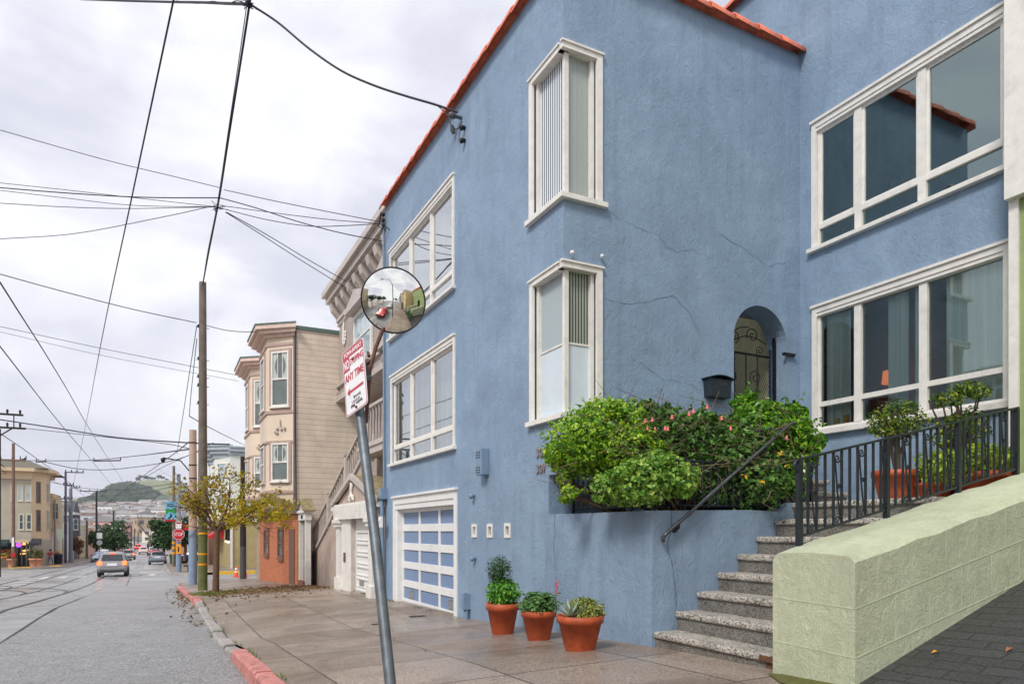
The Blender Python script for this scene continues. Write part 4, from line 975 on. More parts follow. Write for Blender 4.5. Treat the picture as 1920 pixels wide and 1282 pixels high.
# ============================================================= grey victorian
M_taupe = siding('taupe_siding', L((184, 170, 162)), .13); M_taup2 = pmat('taupe_paint', L((184, 172, 164)), .6, grime=.3); M_stuc = pmat('grey_pink_stucco', L((188, 168, 156)), .8, var=.2, nz=2.2, grime=.35, bs=.4, bd=.01, bsc=40)
M_trimg = pmat('taupe_trim', L((196, 186, 178)), .5, grime=.35, nz=6); M_moss_r = pmat('mossy_shingle', L((150, 138, 104)), .95, nz=9, var=.5, bs=.9, bd=.02, bsc=30)
vic = thing('victorian_house', 'taupe clapboard house with bracketed cornice, outside stairs and white garage', 'house', (6, 20, -1.6))
vp = PL((5.7, 0, 0), (0, -1, 0), (-1, 0, 0)); vlow = PL((6.6, 0, 0), (0, -1, 0), (-1, 0, 0))
g = MB(); vp.box(g, -25.05, -15.62, 4.75, 8.1, -6, 0); vlow.box(g, -25.05, -15.62, -2.5, 4.75, -6, 0); g.box(5.2, 6.6, 15.62, 18.4, -2.5, 2.1); g.build('wall', M_taupe, vic)
g = MB(); vp.box(g, -25.35, -15.62, 8.1, 8.2, -.1, .3); vp.box(g, -25.4, -15.62, 8.2, 8.42, -.1, .42); vp.box(g, -25.5, -15.62, 8.42, 8.62, -6, .55); vp.box(g, -25.12, -15.62, 7.5, 7.62, -.05, .1); vp.box(g, -25.12, -15.62, 4.62, 4.8, -1.2, .12); vp.box(g, -25.12, -15.62, 5.15, 5.28, -.05, .1); g.build('cornice', M_trimg, vic)
for k in range(12):
    a = -25.1+k*.82; g = MB(); g.prism([vp.P(a, 8.1, 0), vp.P(a, 7.62, 0), vp.P(a, 7.62, .1), vp.P(a, 7.85, .3), vp.P(a, 8.1, .36)], (0, -.3, 0)); g.build('cornice_bracket', M_trimg, vic)
g = MB()
for k in range(62): a = -25.1+k*.152; vp.box(g, a, a+.08, 7.36, 7.5, 0, .06)
g.build('dentil_row', M_trimg, vic)
for a in (-24.9, -22.4, -19.2, -16.6):
    p = vp.P(a, 4.95, .1); MB().prism([p+V((0, .07, 0)), p+V((0, 0, .09)), p+V((0, -.07, 0)), p+V((0, 0, -.09))], (-.03, 0, 0)).build('diamond_ornament', M_trimg, vic)
# upper window with small pediment
A0, A1 = vp.hit(666, 600)[0], vp.hit(700, 600)[0]; 
swin(vic, vp, A0, A1, 5.35, 7.1, M_white, M_pane2, .16, True, 2, .02)
swin(vic, vp, A1+1.2, A1+2.4, 5.35, 7.1, M_white, M_pane2, .16, True, 2, .02)
for q in (A0, A1+1.2):
    g = MB(); vp.box(g, q-.2, q+A1-A0+.2, 7.12, 7.24, 0, .32); m_ = (A1-A0)/2; g.prism([vp.P(q-.22, 7.24, .32), vp.P(q+m_, 7.62, .32), vp.P(q+A1-A0+.22, 7.24, .32)], (.3, 0, 0)); vp.box(g, q-.15, q+A1-A0+.15, 5.15, 5.3, 0, .25); g.build('pediment', M_trimg, vic)
# plaster ornament (torch and swag) beside the window
g = MB(); a, b_ = vp.hit(647, 628)
for k in range(9):
    an = R(-200+k*27.5); g.sphere(vp.P(a+.2*math.cos(an), b_-.05+.26*math.sin(an), .03), .07, 7, 5, (.6, 1, 1))
g.tube([vp.P(a, b_-.2, .05), vp.P(a, b_+.35, .05), vp.P(a, b_+.5, .04)], [.05, .04, .01], 6); g.build('plaster_ornament', M_white, vic)
# porch window/door (white) and balustrade
A = [vlow.hit(x, 750)[0] for x in (690, 716)]
swin(vic, vlow, A[0]-.3, A[0]+.9, 2.6, 4.5, M_white, M_pane2, .14, False); swin(vic, vlow, A[0]-1.9, A[0]-.8, 2.15, 4.4, M_white, M_pane, .14, False)
g = MB(); g.box(4.7, 6.6, 15.62, 18.3, 1.95, 2.12); g.box(4.66, 5.2, 15.62, 18.4, 2.12, 2.2); g.build('porch_floor', M_trimg, vic)
def baluster_run(parent, p0, p1, n, h, r=.03, mat=M_trimg, post=True):
    p0, p1 = V(p0), V(p1)
    g = MB(); d = p1-p0; g.obox(p0+V((-.06, 0, h-.03)), d, V((.12, 0, 0)), V((0, 0, .07))); g.obox(p0+V((-.05, 0, .0)), d, V((.1, 0, 0)), V((0, 0, .05))); rl_ = g.build('stair_rail', mat, parent)
    for k in range(n):
        q = p0+d*((k+.5)/n); MB().lathe(q, [(r*.8, .04), (r*.6, h*.2), (r*1.15, h*.35), (r*.6, h*.7), (r*.9, h-.04)], 6).build('baluster', M_taup2, parent)
baluster_run(vic, (4.75, 18.3, 2.2), (4.75, 15.9, 2.2), 9, .95)
ys0, zs0, ys1, zs1 = 24.85, -.92, 17.9, 1.95
g = MB(); g.mesh([(4.7, ys0, -2.4), (4.7, 20.6, -2.4), (4.7, 18.0, -2.39), (4.7, 18.0, zs1-.05), (4.7, ys0, zs0-.05)], [(0, 1, 2, 3, 4)]); g.mesh([(4.7, ys0, -2.4), (4.7, ys0, zs0-.05), (5.7, ys0, zs0-.05), (5.7, ys0, -2.4)], [(0, 1, 2, 3)])
g.build('stair_wall', M_stuc, vic)
g = MB(); g.obox((4.64, ys0+.05, zs0-.1), (0, ys1-ys0, zs1-zs0), (.16, 0, 0), (0, 0, .11)); g.box(4.64, 4.8, ys0, ys0+.1, -2.2, zs0-.05); g.build('stringer', M_trimg, vic)
baluster_run(vic, (4.75, ys0, zs0+.0), (4.75, ys1, zs1+.0), 30, .88)
for q in (0, .38, .72, 1): 
    y = ys0+(ys1-ys0)*q; z = zs0+(zs1-zs0)*q; g = MB(); g.box(4.66, 4.84, y-.09, y+.09, z-.1, z+1.0); g.box(4.63, 4.87, y-.12, y+.12, z+1.0, z+1.06); g.build('newel_post', M_trimg, vic)
for k in range(16):
    q = k/16; y = ys0+(ys1-ys0)*q; z = zs0-.75+(zs1-zs0)*q; MB().box(4.8, 5.7, y-.45, y, z+.1, z+.28).build('stair_step', M_taup2, vic)
# garage pavilion
px_ = PL((4.42, 0, 0), (0, -1, 0), (-1, 0, 0)); ga0, ga1 = px_.hit(657, 900)[0], -15.95
g = MB(); px_.box(g, -19.75, ga0, -2.4, .48, -.6, -.02); px_.box(g, ga1, -15.66, -2.4, .48, -.6, -.02); px_.box(g, ga0, ga1, .35, .48, -.6, -.02); px_.box(g, -19.75, -15.66, .48, .62, -.6, 0); g.build('garage_wall', M_trimg, vic)
g = MB()
for (q0, q1) in ((-19.5, -19.15), (-16.1, -15.75)):
    px_.box(g, q0, q1, -2.2, .1, -.02, .08); px_.box(g, q0-.06, q1+.06, .1, .2, -.02, .14); px_.box(g, q0-.1, q1+.1, .2, .3, -.02, .18); px_.box(g, q0-.06, q1+.06, -1.75, -1.3, -.02, .12)
px_.box(g, -19.1, ga0, -2.2, .3, -.019, .02); px_.box(g, -19.65, -15.66, .3, .55, -.02, .12); px_.box(g, -19.95, -15.55, .55, .66, -.3, .12); px_.box(g, -19.85, -15.6, .66, .72, -.3, .08); g.build('pilaster', M_white, vic)
g = MB(); g.prism([px_.P(-19.7, .72, .0), px_.P(-17.75, 1.3, .0), px_.P(-15.8, .72, .0)], (.4, 0, 0)); g.build('gable', M_stuc, vic)
for sgn in (1, -1):
    y_ = 17.75+sgn*2.2; g = MB(); g.prism([(4.33, 17.75, 1.44), (4.33, y_, .76), (4.33, y_, .7), (4.33, 17.75, 1.36)], (1.1, 0, 0)); g.build('pavilion_roof', M_moss_r, vic)
    g = MB(); g.prism([(4.29, 17.75, 1.47), (4.29, y_+.04*sgn, .78), (4.29, y_+.04*sgn, .67), (4.29, 17.75, 1.33)], (.1, 0, 0)); g.build('raking_cornice', M_trimg, vic)
g = MB(); p = px_.P(-17.85, .86, .05)
for k in range(6): g.sphere(p+V((0, .17*math.cos(k*.63), -.05+.1*math.sin(k*.63))), .05, 6, 5)
g.tube([p+V((0, 0, .0)), p+V((0, .03, .2)), p+V((0, -.04, .34)), p+V((0, .05, .4))], [.05, .04, .05, .02], 6); g.build('plaster_ornament', M_white, vic)
g = MB(); px_.box(g, ga0, ga1, -2.2, .35, -.2, -.14); gd = g.build('garage_door', M_white2, vic)
g = MB()
for k in range(7):
    z = .3-.3*k
    px_.box(g, ga0+.12, ga1-.12, z-.06, z-.02, -.14, -.11); px_.box(g, ga0+.12, ga1-.12, z-.26, z-.23, -.14, -.115)
g.build('panel_moulding', M_white2, gd); g = MB(); px_.box(g, ga0+.45, ga0+.85, -1.45, -1.28, -.14, -.12); g.build('vent', pmat('vent_tan', L((150, 142, 136)), .6), gd)
g = MB(); px_.box(g, -18.75, -18.6, -.85, -.6, .02, .05); g.build('intercom', pmat('bronze', L((90, 80, 74)), .5), vic)
g = MB(); g.tube([(4.5, 15.78, -1.9), (4.5, 15.78, .3)], .035, 6); g.build('downpipe', M_taup2, vic)
# alley gate with small pediment, between the two houses
ag_ = thing('gate_portico', 'small white gate with a mossy pediment beside the brick wall', 'gate', (4.45, 24.2, -1.9))
g = MB(); g.box(4.3, 4.42, 25.02, 25.09, -2.3, .35); g.box(4.28, 4.46, 23.8, 23.92, -2.3, .35); g.box(4.26, 4.47, 23.74, 25.09, .35, .6); g.box(4.2, 4.52, 23.68, 25.09, .6, .68); g.build('gate_frame', M_white, ag_)
g = MB()
for sgn in (1, -1): g.prism([(4.18, 24.37, 1.1), (4.18, 24.37+sgn*.72, .69), (4.18, 24.37+sgn*.72, .64), (4.18, 24.37, 1.03)], (.4, 0, 0))
g.build('roof', M_moss_r, ag_); g = MB(); g.prism([(4.24, 24.37, 1.02), (4.24, 25.0, .68), (4.24, 23.78, .68)], (.25, 0, 0)); g.build('gable', M_trimg, ag_)
text(ag_, 'gate_number', '303', (4.255, 24.55, .4), (0, -1, 0), UP, .14, M_black, .36, .004)
g = MB(); g.box(4.42, 4.46, 23.92, 25.02, -2.2, .35); g.build('gate_leaf', pmat('gate_dark', L((36, 36, 40)), .5), ag_)
g = MB()
for k in range(3): g.box(4.36, 4.39, 24.1+.33*k, 24.13+.33*k, -1.9, .33)
g.build('gate_bar', M_white, ag_); g = MB().box(4.22, 4.45, 23.9, 25, -2.2, -1.74).build('doorstep', brickmat('step_brick', L((150, 84, 60)), L((120, 70, 52)), L((150, 140, 130))), ag_)

# ============================================================= tan bay-window house
M_tan = pmat('tan_plaster', L((226, 208, 186)), .7, var=.06, nz=2, grime=.12); M_mauve = pmat('mauve_trim', L((184, 158, 148)), .6, grime=.2)
M_side = siding('tan_siding', L((228, 212, 194)), .19, .22); M_brick = brickmat('red_brick', L((206, 116, 66)), L((176, 92, 52)), L((196, 150, 120)))
tan = thing('bay_window_house', 'tan corner house with two bay windows over a brick ground floor', 'house', (6, 30, -2.1))
TX, TY0, TY1, TT = 4.13, 25.1, 36.0, 7.1
g = MB(); g.poly([(4.27, TY0, -2.6), (14, TY0, -2.6), (14, TY0, .9), (4.27, TY0, .9)]); g.poly([(TX, TY0, .9), (14, TY0, .9), (14, TY0, TT), (TX, TY0, TT)]); g.build('side_wall', M_side, tan)
g = MB(); g.poly([(TX, TY0, .95), (TX, TY0, TT), (TX, TY1, TT), (TX, TY1, .95)]); g.poly([(TX, TY1, -2.6), (TX, TY1, TT), (14, TY1, TT), (14, TY1, -2.6)]); g.poly([(TX, TY0, TT-.02), (14, TY0, TT-.02), (14, TY1, TT-.02), (TX, TY1, TT-.02)]); g.box(TX+.003, TX+.4, TY0+.01, TY1, .9, .949); g.build('wall', M_tan, tan)
g = MB(); g.box(4.25, 5, TY0+.03, 35.7, -2.9, .6); g.build('brick_wall', M_brick, tan)
g = MB(); g.box(4.08, 4.6, TY0-.06, TY1+.05, .6, .9); g.box(TX-.03, TX+.02, TY0-.03, TY0+.1, .9, TT); g.build('band', pmat('grey_band', L((120, 118, 118)), .6, grime=.3), tan)
bp = PL((4.25, 0, 0), (0, -1, 0), (-1, 0, 0))
for (x0, x1, zt2, zb2) in ((496, 505, .1, -1.15), (522, 532, .15, -1.15)):
    a0, a1 = bp.hit(x0, 1000)[0], bp.hit(x1, 1000)[0]; swin(tan, bp, a0, a1, zb2, zt2, pmat('brown_frame', L((120, 84, 66)), .6), M_pane, .12, True)
a0, a1 = bp.hit(543, 1000)[0], bp.hit(553, 1000)[0]; g = MB(); bp.box(g, a0, a1, -2.1, .05, -.02, .03); g.build('door', pmat('brown_door', L((110, 78, 64)), .6), tan)
for bi, (ya, yb, yc, yd) in enumerate(((25.12, 25.92, 28.0, 28.8), (30.3, 31.1, 33.4, 34.2))):
    XB = TX-.8; base = [V((TX, ya, 0)), V((XB, yb, 0)), V((XB, yc, 0)), V((TX, yd, 0))]
    g = MB(); z0, z1 = 1.35, TT
    for i in range(3): g.poly([base[i]+UP*z0, base[i]+UP*z1, base[i+1]+UP*z1, base[i+1]+UP*z0])
    ctr = V((TX, (ya+yd)/2, .9)); inn = [V((TX, ya+.1, .95)), V((TX-.25, yb+.2, .95)), V((TX-.25, yc-.2, .95)), V((TX, yd-.1, .95))]
    for i in range(3): g.poly([inn[i], base[i]+UP*z0, base[i+1]+UP*z0, inn[i+1]])
    g.poly([q for q in inn][::-1]); bay = g.build('bay_window', M_tan, tan)
    def ring(mb, z, h, o):
        P = [V((TX, ya-o*.9, 0)), V((XB-o, yb-o*.45, 0)), V((XB-o, yc+o*.45, 0)), V((TX, yd+o*.9, 0))]
        mb.prism([p+UP*z for p in P], UP*h)
    g = MB(); ring(g, 4.15, .1, .05); ring(g, 3.1, .08, .04); ring(g, 6.55, .1, .04); ring(g, 1.32, .1, .06); g.build('moulding', M_mauve, bay)
    g = MB(); ring(g, 6.85, .12, .12); ring(g, 6.97, .12, .3); ring(g, 7.09, .14, .42); g.build('bay_cornice', pmat('pinkish_cornice', L((220, 194, 180)), .6), bay); g = MB(); ring(g, 7.23, .05, .45); g.build('gutter', pmat('green_copper', L((92, 116, 108)), .6), bay)
    for i, (P0, P1) in enumerate(((base[1], base[0]), (base[2], base[1]))):
        d = (P1-P0); ln = d.length; d.normalize(); nr = V((-abs(d.y), -abs(d.x), 0)).normalized() if i == 0 else V((-1, 0, 0))
        if i == 0: nr = V((d.y, -d.x, 0)); nr = nr if nr.x < 0 else -nr
        pl_ = PL(P0, d, nr)
        for (zb2, zt2) in ((4.4, 6.35), (1.75, 3.1+.0)):
            if i == 0: f_ = (.2, ln-.2)
            else: f_ = (ln/2-.5, ln/2+.5)
            g = MB(); frame_rect(g, pl_, f_[0]-.09, f_[1]+.09, zb2-.09, zt2+.09, .1, 0, .04); ww = g.build('window_trim', M_mauve, bay)
            q = swin(ww, pl_, f_[0], f_[1], zb2, zt2, M_white, pmat('bay_pane', L((112, 122, 120)), .1, bs=0, var=.25, nz=2), .06, True, 2 if i == 0 else 0, .01, drape=(curtainmat('lace_curtain', L((196, 204, 198))) if i == 0 else None))
    g = MB(); p = V((XB+.38, (ya+yb)/2+.02, 3.65))
    if True:
        d = (base[1]-base[0]).normalized(); p = (base[0]+base[1])/2*1.0+V((-.03, -.03, 3.65))
        for k in range(7): g.sphere(p+d*(.2*math.cos(k*.9))+UP*(.06*math.sin(k*1.7)-.05*abs(k-3)), .05, 6, 5)
        g.tube([p, p+UP*.3], [.04, .015], 6); g.build('plaster_ornament', M_trimg, bay)
g = MB(); g.box(TX-.1, 14, TY0-.06, TY0+.15, TT, TT+.12); g.build('roof_edge', pmat('green_copper', None), tan)
g = MB(); g.tube([(TX+.05, TY0-.04, TT+.1), (TX+.03, TY0-.05, 4.5), (TX+.06, TY0-.05, .9)], .018, 5); g.build('cable', M_black, tan)

# ============================================================= corner building across the side street
M_pale = pmat('pale_paint', L((214, 218, 208)), .7, var=.06, nz=2); M_olive = siding('olive_siding', L((176, 160, 112)), .2, .6)
ob = thing('corner_building', 'pale bay-windowed corner building with olive clapboard ground floor', 'building', (8, 66, -3.1))
g = MB(); g.box(5.1, 18, 62, 76, -3.6, .8); g.build('ground_floor', M_olive, ob)
g = MB(); g.box(5.0, 18, 61.9, 76, .8, 6.3); g.build('upper_wall', M_pale, ob)
g = MB(); g.box(5.0, 18.1, 61.8, 61.9, .75, 1.05); g.box(5.02, 5.2, 61.86, 61.99, -3.4, .75); g.build('corner_board', M_white, ob)
M_corn = pmat('blue_grey_cornice', L((168, 178, 184)), .6)
for (ya, yb) in ((62.3, 66.2), (68.2, 72.2)):
    P = [(5.0, ya, 0), (3.9, ya+1.0, 0), (3.9, yb-1.0, 0), (5.0, yb, 0)]
    g = MB(); g.prism([V(p)+UP*.9 for p in P], UP*5.2); by = g.build('bay_window', M_pale, ob)
    cx_, cy_ = 5.0, (ya+yb)/2
    for (z, h, o) in ((6.1, .35, .12), (6.45, .3, .35), (6.75, .3, .55), (7.05, .12, .65)):
        g = MB(); g.prism([V((5.2, ya-o, z)), V((3.9-o, ya+1.0-o*.4, z)), V((3.9-o, yb-1.0+o*.4, z)), V((5.2, yb+o, z))], UP*h); g.build('bay_cornice', M_corn, by)
    g = MB(); g.prism([V((5.0, ya+.1, .5)), V((4.2, ya+1.1, .5)), V((4.2, yb-1.1, .5)), V((5.0, yb-.1, .5))], UP*.4); g.build('bay_base', M_corn, by)
    d = V((1.1, -1.0, 0)).normalized(); pl_ = PL((3.9, ya+1.0, 0), d, V((-1.0, -1.1, 0)).normalized())
    for (z0, z1) in ((1.4, 3.1), (3.9, 5.7)): swin(by, pl_, .3, 1.15, z0, z1, M_white, M_pane2, .09)
g = MB()
for (z, h, o) in ((6.3, .3, .1), (6.6, .3, .35), (6.9, .12, .45)): g.box(4.9, 18.2, 61.9-o, 62.4, z, z+h)
g.build('cornice', M_corn, ob)
sp2 = PL((0, 61.9, 0), (1, 0, 0), (0, -1, 0)); swin(ob, sp2, 5.6, 6.4, 1.3, 3.0, M_white, M_pane); swin(ob, sp2, 7.6, 8.4, 1.3, 3.0, M_white, M_pane); swin(ob, sp2, 6.2, 7.0, 4.0, 5.6, M_white, M_pane)
sp3 = PL((5.1, 0, 0), (0, -1, 0), (-1, 0, 0)); M_lamp = emis('lamp_glow', (1, .85, .6), 3)
for a in (-63.6, -66):
    g = MB(); sp3.box(g, a-.14, a+.14, -.9, .3, 0, .16); l_ = g.build('wall_lantern', M_black, ob); MB().sphere(sp3.P(a, -.98, .1), .09).build('lamp', M_lamp, l_)
g = MB(); g.prism([(5.1, 70, .3), (3.9, 70, -.5), (3.9, 70, -.75), (5.1, 70, -.75)], (0, 5.5, 0)); tag(g.build('shop_awning', pmat('red_awning', L((200, 40, 40)), .6), None, (5.1, 72, .3)), 'red shop awning half hidden behind the yellow tree trunk', 'awning')

# ============================================================= generic row houses
def row_house(name, label, side_, Y0, Y1, top, col, trim=M_white, floors=2, bays=1, xf=None, near_win=1, roof='flat', shop=False, group=None, sid=False, depth=12, gl=M_pane):
    mid = (Y0+Y1)/2; base = prof(Y0)-.6
    if side_ == 'L': X = xf if xf is not None else kl(mid)-3.3; sx = -1; pl = PL((X, 0, 0), (0, 1, 0), (1, 0, 0))
    else: X = xf if xf is not None else kx(mid)+4.1; sx = 1; pl = PL((X, 0, 0), (0, -1, 0), (-1, 0, 0))
    h = thing(name, label, 'house' if not shop else 'building', (X, mid, prof(mid)), group)
    m_ = siding('sid_'+str([round(c, 3) for c in col]), col, .2, .75) if sid else pmat('wall_'+str([round(c, 3) for c in col]), col, .75, var=.12, nz=1.5, grime=.2)
    g = MB(); g.box(X, X+sx*depth, Y0+.02, Y1-.02, base-1, top); g.build('wall', m_, h)
    c = MB()
    for (z, hh, o) in ((top-.3, .2, .12), (top-.1, .3, .35), (top+.2, .08, .42)): c.box(X-sx*o, X+sx*(depth+.1), Y0-(.1 if o > .2 else 0), Y1+(.0), z, z+hh)
    c.build('cornice', trim, h)
    f0 = prof(mid); fh = (top-f0)/floors
    if roof == 'gable':
        g = MB(); g.prism([(X-sx*.3, Y0-.2, top+.2), (X-sx*.3, mid, top+2.2), (X-sx*.3, Y1+.2, top+.2)], (sx*depth, 0, 0)); g.build('roof', pmat('roof_slate', L((84, 82, 86)), .9), h)
    sg = 1 if side_ == 'L' else -1
    aa = lambda y: y*sg
    lo, hi = min(aa(Y0), aa(Y1)), max(aa(Y0), aa(Y1))
    for fl in range(floors):
        z0 = f0+fl*fh+fh*.3; z1 = f0+fl*fh+fh*.8
        if fl == 0 and not shop:
            g = MB(); pl.box(g, lo+.6, lo+3.0, f0-.5, f0+fh*.78, 0, .06); g.build('garage_door', M_trimg, h)
            g = MB(); pl.box(g, hi-1.7, hi-.7, f0-.5, f0+fh*.8, 0, .06); g.build('door', M_mauve, h); continue
        if fl == 0: continue
        n = max(1, int((hi-lo)/2.4))
        for k in range(n):
            c_ = lo+(hi-lo)*(k+.5)/n; swin(h, pl, c_-.5, c_+.5, z0, z1, trim, gl, .09)
        if bays and fl == 1:
            pass
    if bays:
        ya, yb = Y0+1, Y0+1+min(3.2, (Y1-Y0)*.5); P = [(X+sx*.0, ya, 0), (X-sx*.9, ya+.8, 0), (X-sx*.9, yb-.8, 0), (X, yb, 0)]
        g = MB(); g.prism([V(p)+UP*(f0+fh*1.02) for p in P], UP*(top-f0-fh*1.02-.1)); by = g.build('bay_window', m_, h)
        d = (V(P[1])-V(P[0])).normalized() if side_ == 'L' else (V(P[0])-V(P[1])).normalized()
        o_ = V(P[0]) if side_ == 'L' else V(P[1]); nrm = V((-sx*.8, -.9, 0)).normalized()
        pl2 = PL(o_, d, nrm)
        for fl in range(1, floors): swin(by, pl2, .2, 1.0, f0+fl*fh+fh*.3, f0+fl*fh+fh*.8, trim, gl, .08)
    if near_win:
        pe = PL((0, Y0+.02, 0), (1, 0, 0), (0, -1, 0))
        for fl in range(1, floors):
            for k in range(near_win):
                x = X+sx*(2+3*k) ; swin(h, pe, x-.5, x+.5, f0+fl*fh+fh*.3, f0+fl*fh+fh*.8, trim, gl, .09)
    return h
# building on the left corner with the shop
lb = thing('corner_shop_building', 'beige three-storey corner building with shopfronts at the left edge', 'building', (-13, 92, -3.8))
M_beige = pmat('grey_beige', L((176, 168, 150)), .75, var=.1, nz=1); M_peach = pmat('peach_plaster', L((214, 190, 156)), .7, var=.08, nz=1)
LX, LY0, LY1 = -11.35, 88, 102
g = MB(); g.box(-40, LX-1.1, LY0, LY1, -1.0, 6.2); g.box(-40, LX-.9, LY0+.6, LY1-.1, -4.6, -1.0); g.build('wall', M_beige, lb)
g = MB(); g.prism([(LX-1.1, LY0, -1), (LX, LY0+1.3, -1), (LX, LY0+4.5, -1), (LX-1.1, LY0+5.6, -1)], UP*7.2); g.build('bay_window', M_peach, lb)
g = MB(); g.prism([(-40.5, LY0-.9, 6.2), (LX-.7, LY0-.9, 6.2), (LX+.9, LY0+1.1, 6.2), (LX+.9, LY0+5, 6.2), (LX-.6, LY0+6.4, 6.2), (LX-.6, LY1, 6.2), (-40.5, LY1, 6.2)], UP*.35); g.box(-40, LX-1.0, LY0-.25, LY0, 5.4, 6.2); g.build('cornice', M_peach, lb)
g = MB(); g.prism([(-40.5, LY0-.8, 6.55), (LX-.7, LY0-.8, 6.55), (LX+.7, LY0+1.2, 6.55), (-40.5, LY0+3, 8.2)], (0, .01, 0)); g.mesh([(-40.5, LY0-.8, 6.56), (LX+.5, LY0-.8, 6.56), (LX-2, LY0+4, 7.8), (-40, LY0+4, 7.8), (LX+.6, LY1, 6.56), (-40, LY1, 6.56)], [(0, 1, 2, 3), (1, 4, 2), (3, 2, 4, 5)]); g.build('roof', pmat('brown_roof', L((110, 104, 94)), .9), lb)
g = MB(); g.box(-40, LX-1.05, LY0-.04, LY0, -1.3, -1.0); g.box(LX-7.4, LX-1.05, LY0-.02, LY0, 0, .001); g.build('band', M_peach, lb)
le = PL((0, LY0, 0), (1, 0, 0), (0, -1, 0)); Mwf = pmat('cream_frame', L((206, 200, 180)), .6)
for (x0, x1, y0, y1, gm_) in ((33, 44, 909, 939, M_pane2), (48, 59, 909, 939, M_pane2), (35, 45, 963, 993, M_pane), (49, 60, 963, 993, M_pane), (20, 24, 908, 940, M_pane), (21, 24, 962, 994, M_pane), (-12, -2, 909, 939, M_pane2), (-12, -2, 963, 993, M_pane)):
    a0, b1_ = le.hit(x0, y0); a1, b0_ = le.hit(x1, y1); swin(lb, le, a0, a1, b0_, b1_, Mwf, gm_, .1, True)
lp = PL((LX, 0, 0), (0, 1, 0), (1, 0, 0)); ls = PL((LX-1.1, LY0, 0), V((1.1, 1.3, 0)).normalized(), V((1.3, -1.1, 0)).normalized())
for (z0, z1) in ((3.0, 5.2), (.0, 2.2)): swin(lb, ls, .6, 1.1, z0, z1, pmat('brown_frame', None), M_pane, .08); swin(lb, lp, LY0+1.9, LY0+2.7, z0, z1, Mwf, M_pane, .08); swin(lb, lp, LY0+3.1, LY0+3.9, z0, z1, Mwf, M_pane, .08)
# shopfront
g = MB(); g.box(-40, LX-1.2, LY0+.35, LY0+.58, -4.5, -1.05); sf = g.build('shopfront', pmat('shop_dark', L((34, 40, 46)), .5), lb)
M_shopl = emis('shop_light', L((240, 170, 90)), 1.2); M_shopr = emis('shop_red', L((200, 70, 40)), .8)
rr = random.Random(5)
g = MB()
for k in range(9):
    a, b_ = le.hit(rr.uniform(33, 46), rr.uniform(1015, 1040)); g.obox(V((a, LY0+.3, b_)), V((rr.uniform(.2, .5), 0, 0)), V((0, .04, 0)), V((0, 0, rr.uniform(.05, .16))))
g.build('lit_shelf', M_shopl, sf)
g = MB()
for x in (31, 40, 49, 55, 62): a, _ = le.hit(x, 1000); g.box(a-.07, a+.07, LY0+.2, LY0+.34, -4.3, -1.05)
g.build('mullion', pmat('shop_frame', L((120, 114, 104)), .5), sf)
a, b_ = le.hit(35, 1021); ns = thing('neon_sign', 'glowing pink and blue oval sign in the corner shop window', 'sign', (a, LY0, b_))
MB().lathe((a, LY0+.12, b_), [(.26, 0), (.26, .06)], 20, axis=(0, -1, 0)).build('sign_panel', emis('neon_blue', L((90, 80, 230)), 1.2), ns)
MB().lathe((a, LY0+.05, b_), [(.19, 0), (.19, .03)], 20, axis=(0, -1, 0)).build('sign_face', emis('neon_pink', L((230, 40, 130)), 1.3), ns)
text(ns, 'sign_text', 'OPEN', (a-.15, LY0+.01, b_-.05), (1, 0, 0), UP, .1, M_white, .3, .003)
def awning(label, name, x0, x1, y0, y1, col, c=1.6):
    a0, b1_ = le.hit(x0, y0); a1, b0_ = le.hit(x1, y1); g = MB(); g.prism([(a0, LY0, b1_), (a0, LY0-c, b0_+.25), (a0, LY0-c, b0_), (a0, LY0, b0_)], (a1-a0, 0, 0)); return tag(g.build(name, col, None, ((a0+a1)/2, LY0, b1_)), label, 'awning')
awning('dark green awning over the fruit stand of the corner shop', 'awning', -14, 18, 1011, 1023, pmat('awning_green', L((26, 58, 58)), .7)); awning('black sloping awning over the corner shop doorway', 'awning', 60, 78, 1009, 1021, pmat('awning_black', L((44, 44, 52)), .6), 2.2)
# fruit stand
fs_ = onD(6, 1046, 71); fs_.z = roadz(86)+.12
stand = thing('fruit_stand', 'wooden fruit stand with tiers of oranges under the green awning', 'stand', (le.hit(4, 1040)[0], LY0-1.0, roadz(86)+.12))
bx, by_, bz = stand.location
g = MB().box(bx-2.4, bx+1.2, by_-.2, by_+.6, bz, bz+.7); g.build('table', pmat('stand_wood', L((110, 96, 84)), .8), stand)
for tI in range(3):
    MB().box(bx-2.4, bx+1.2, by_-.1+.25*tI, by_+.2+.25*tI, bz+.7+.35*tI, bz+.85+.35*tI).build('shelf', pmat('stand_wood', None), stand)
    g = MB()
    for k in range(60): g.sphere((bx-2.3+rr.random()*3.4, by_-.05+.25*tI+rr.random()*.2, bz+.9+.35*tI+rr.random()*.12), .09, 6, 4)
    stuff(g.build('fruit', pmat('fruit%d' % tI, L([(236, 150, 40), (240, 190, 60), (220, 90, 40)][tI]), .5), stand))
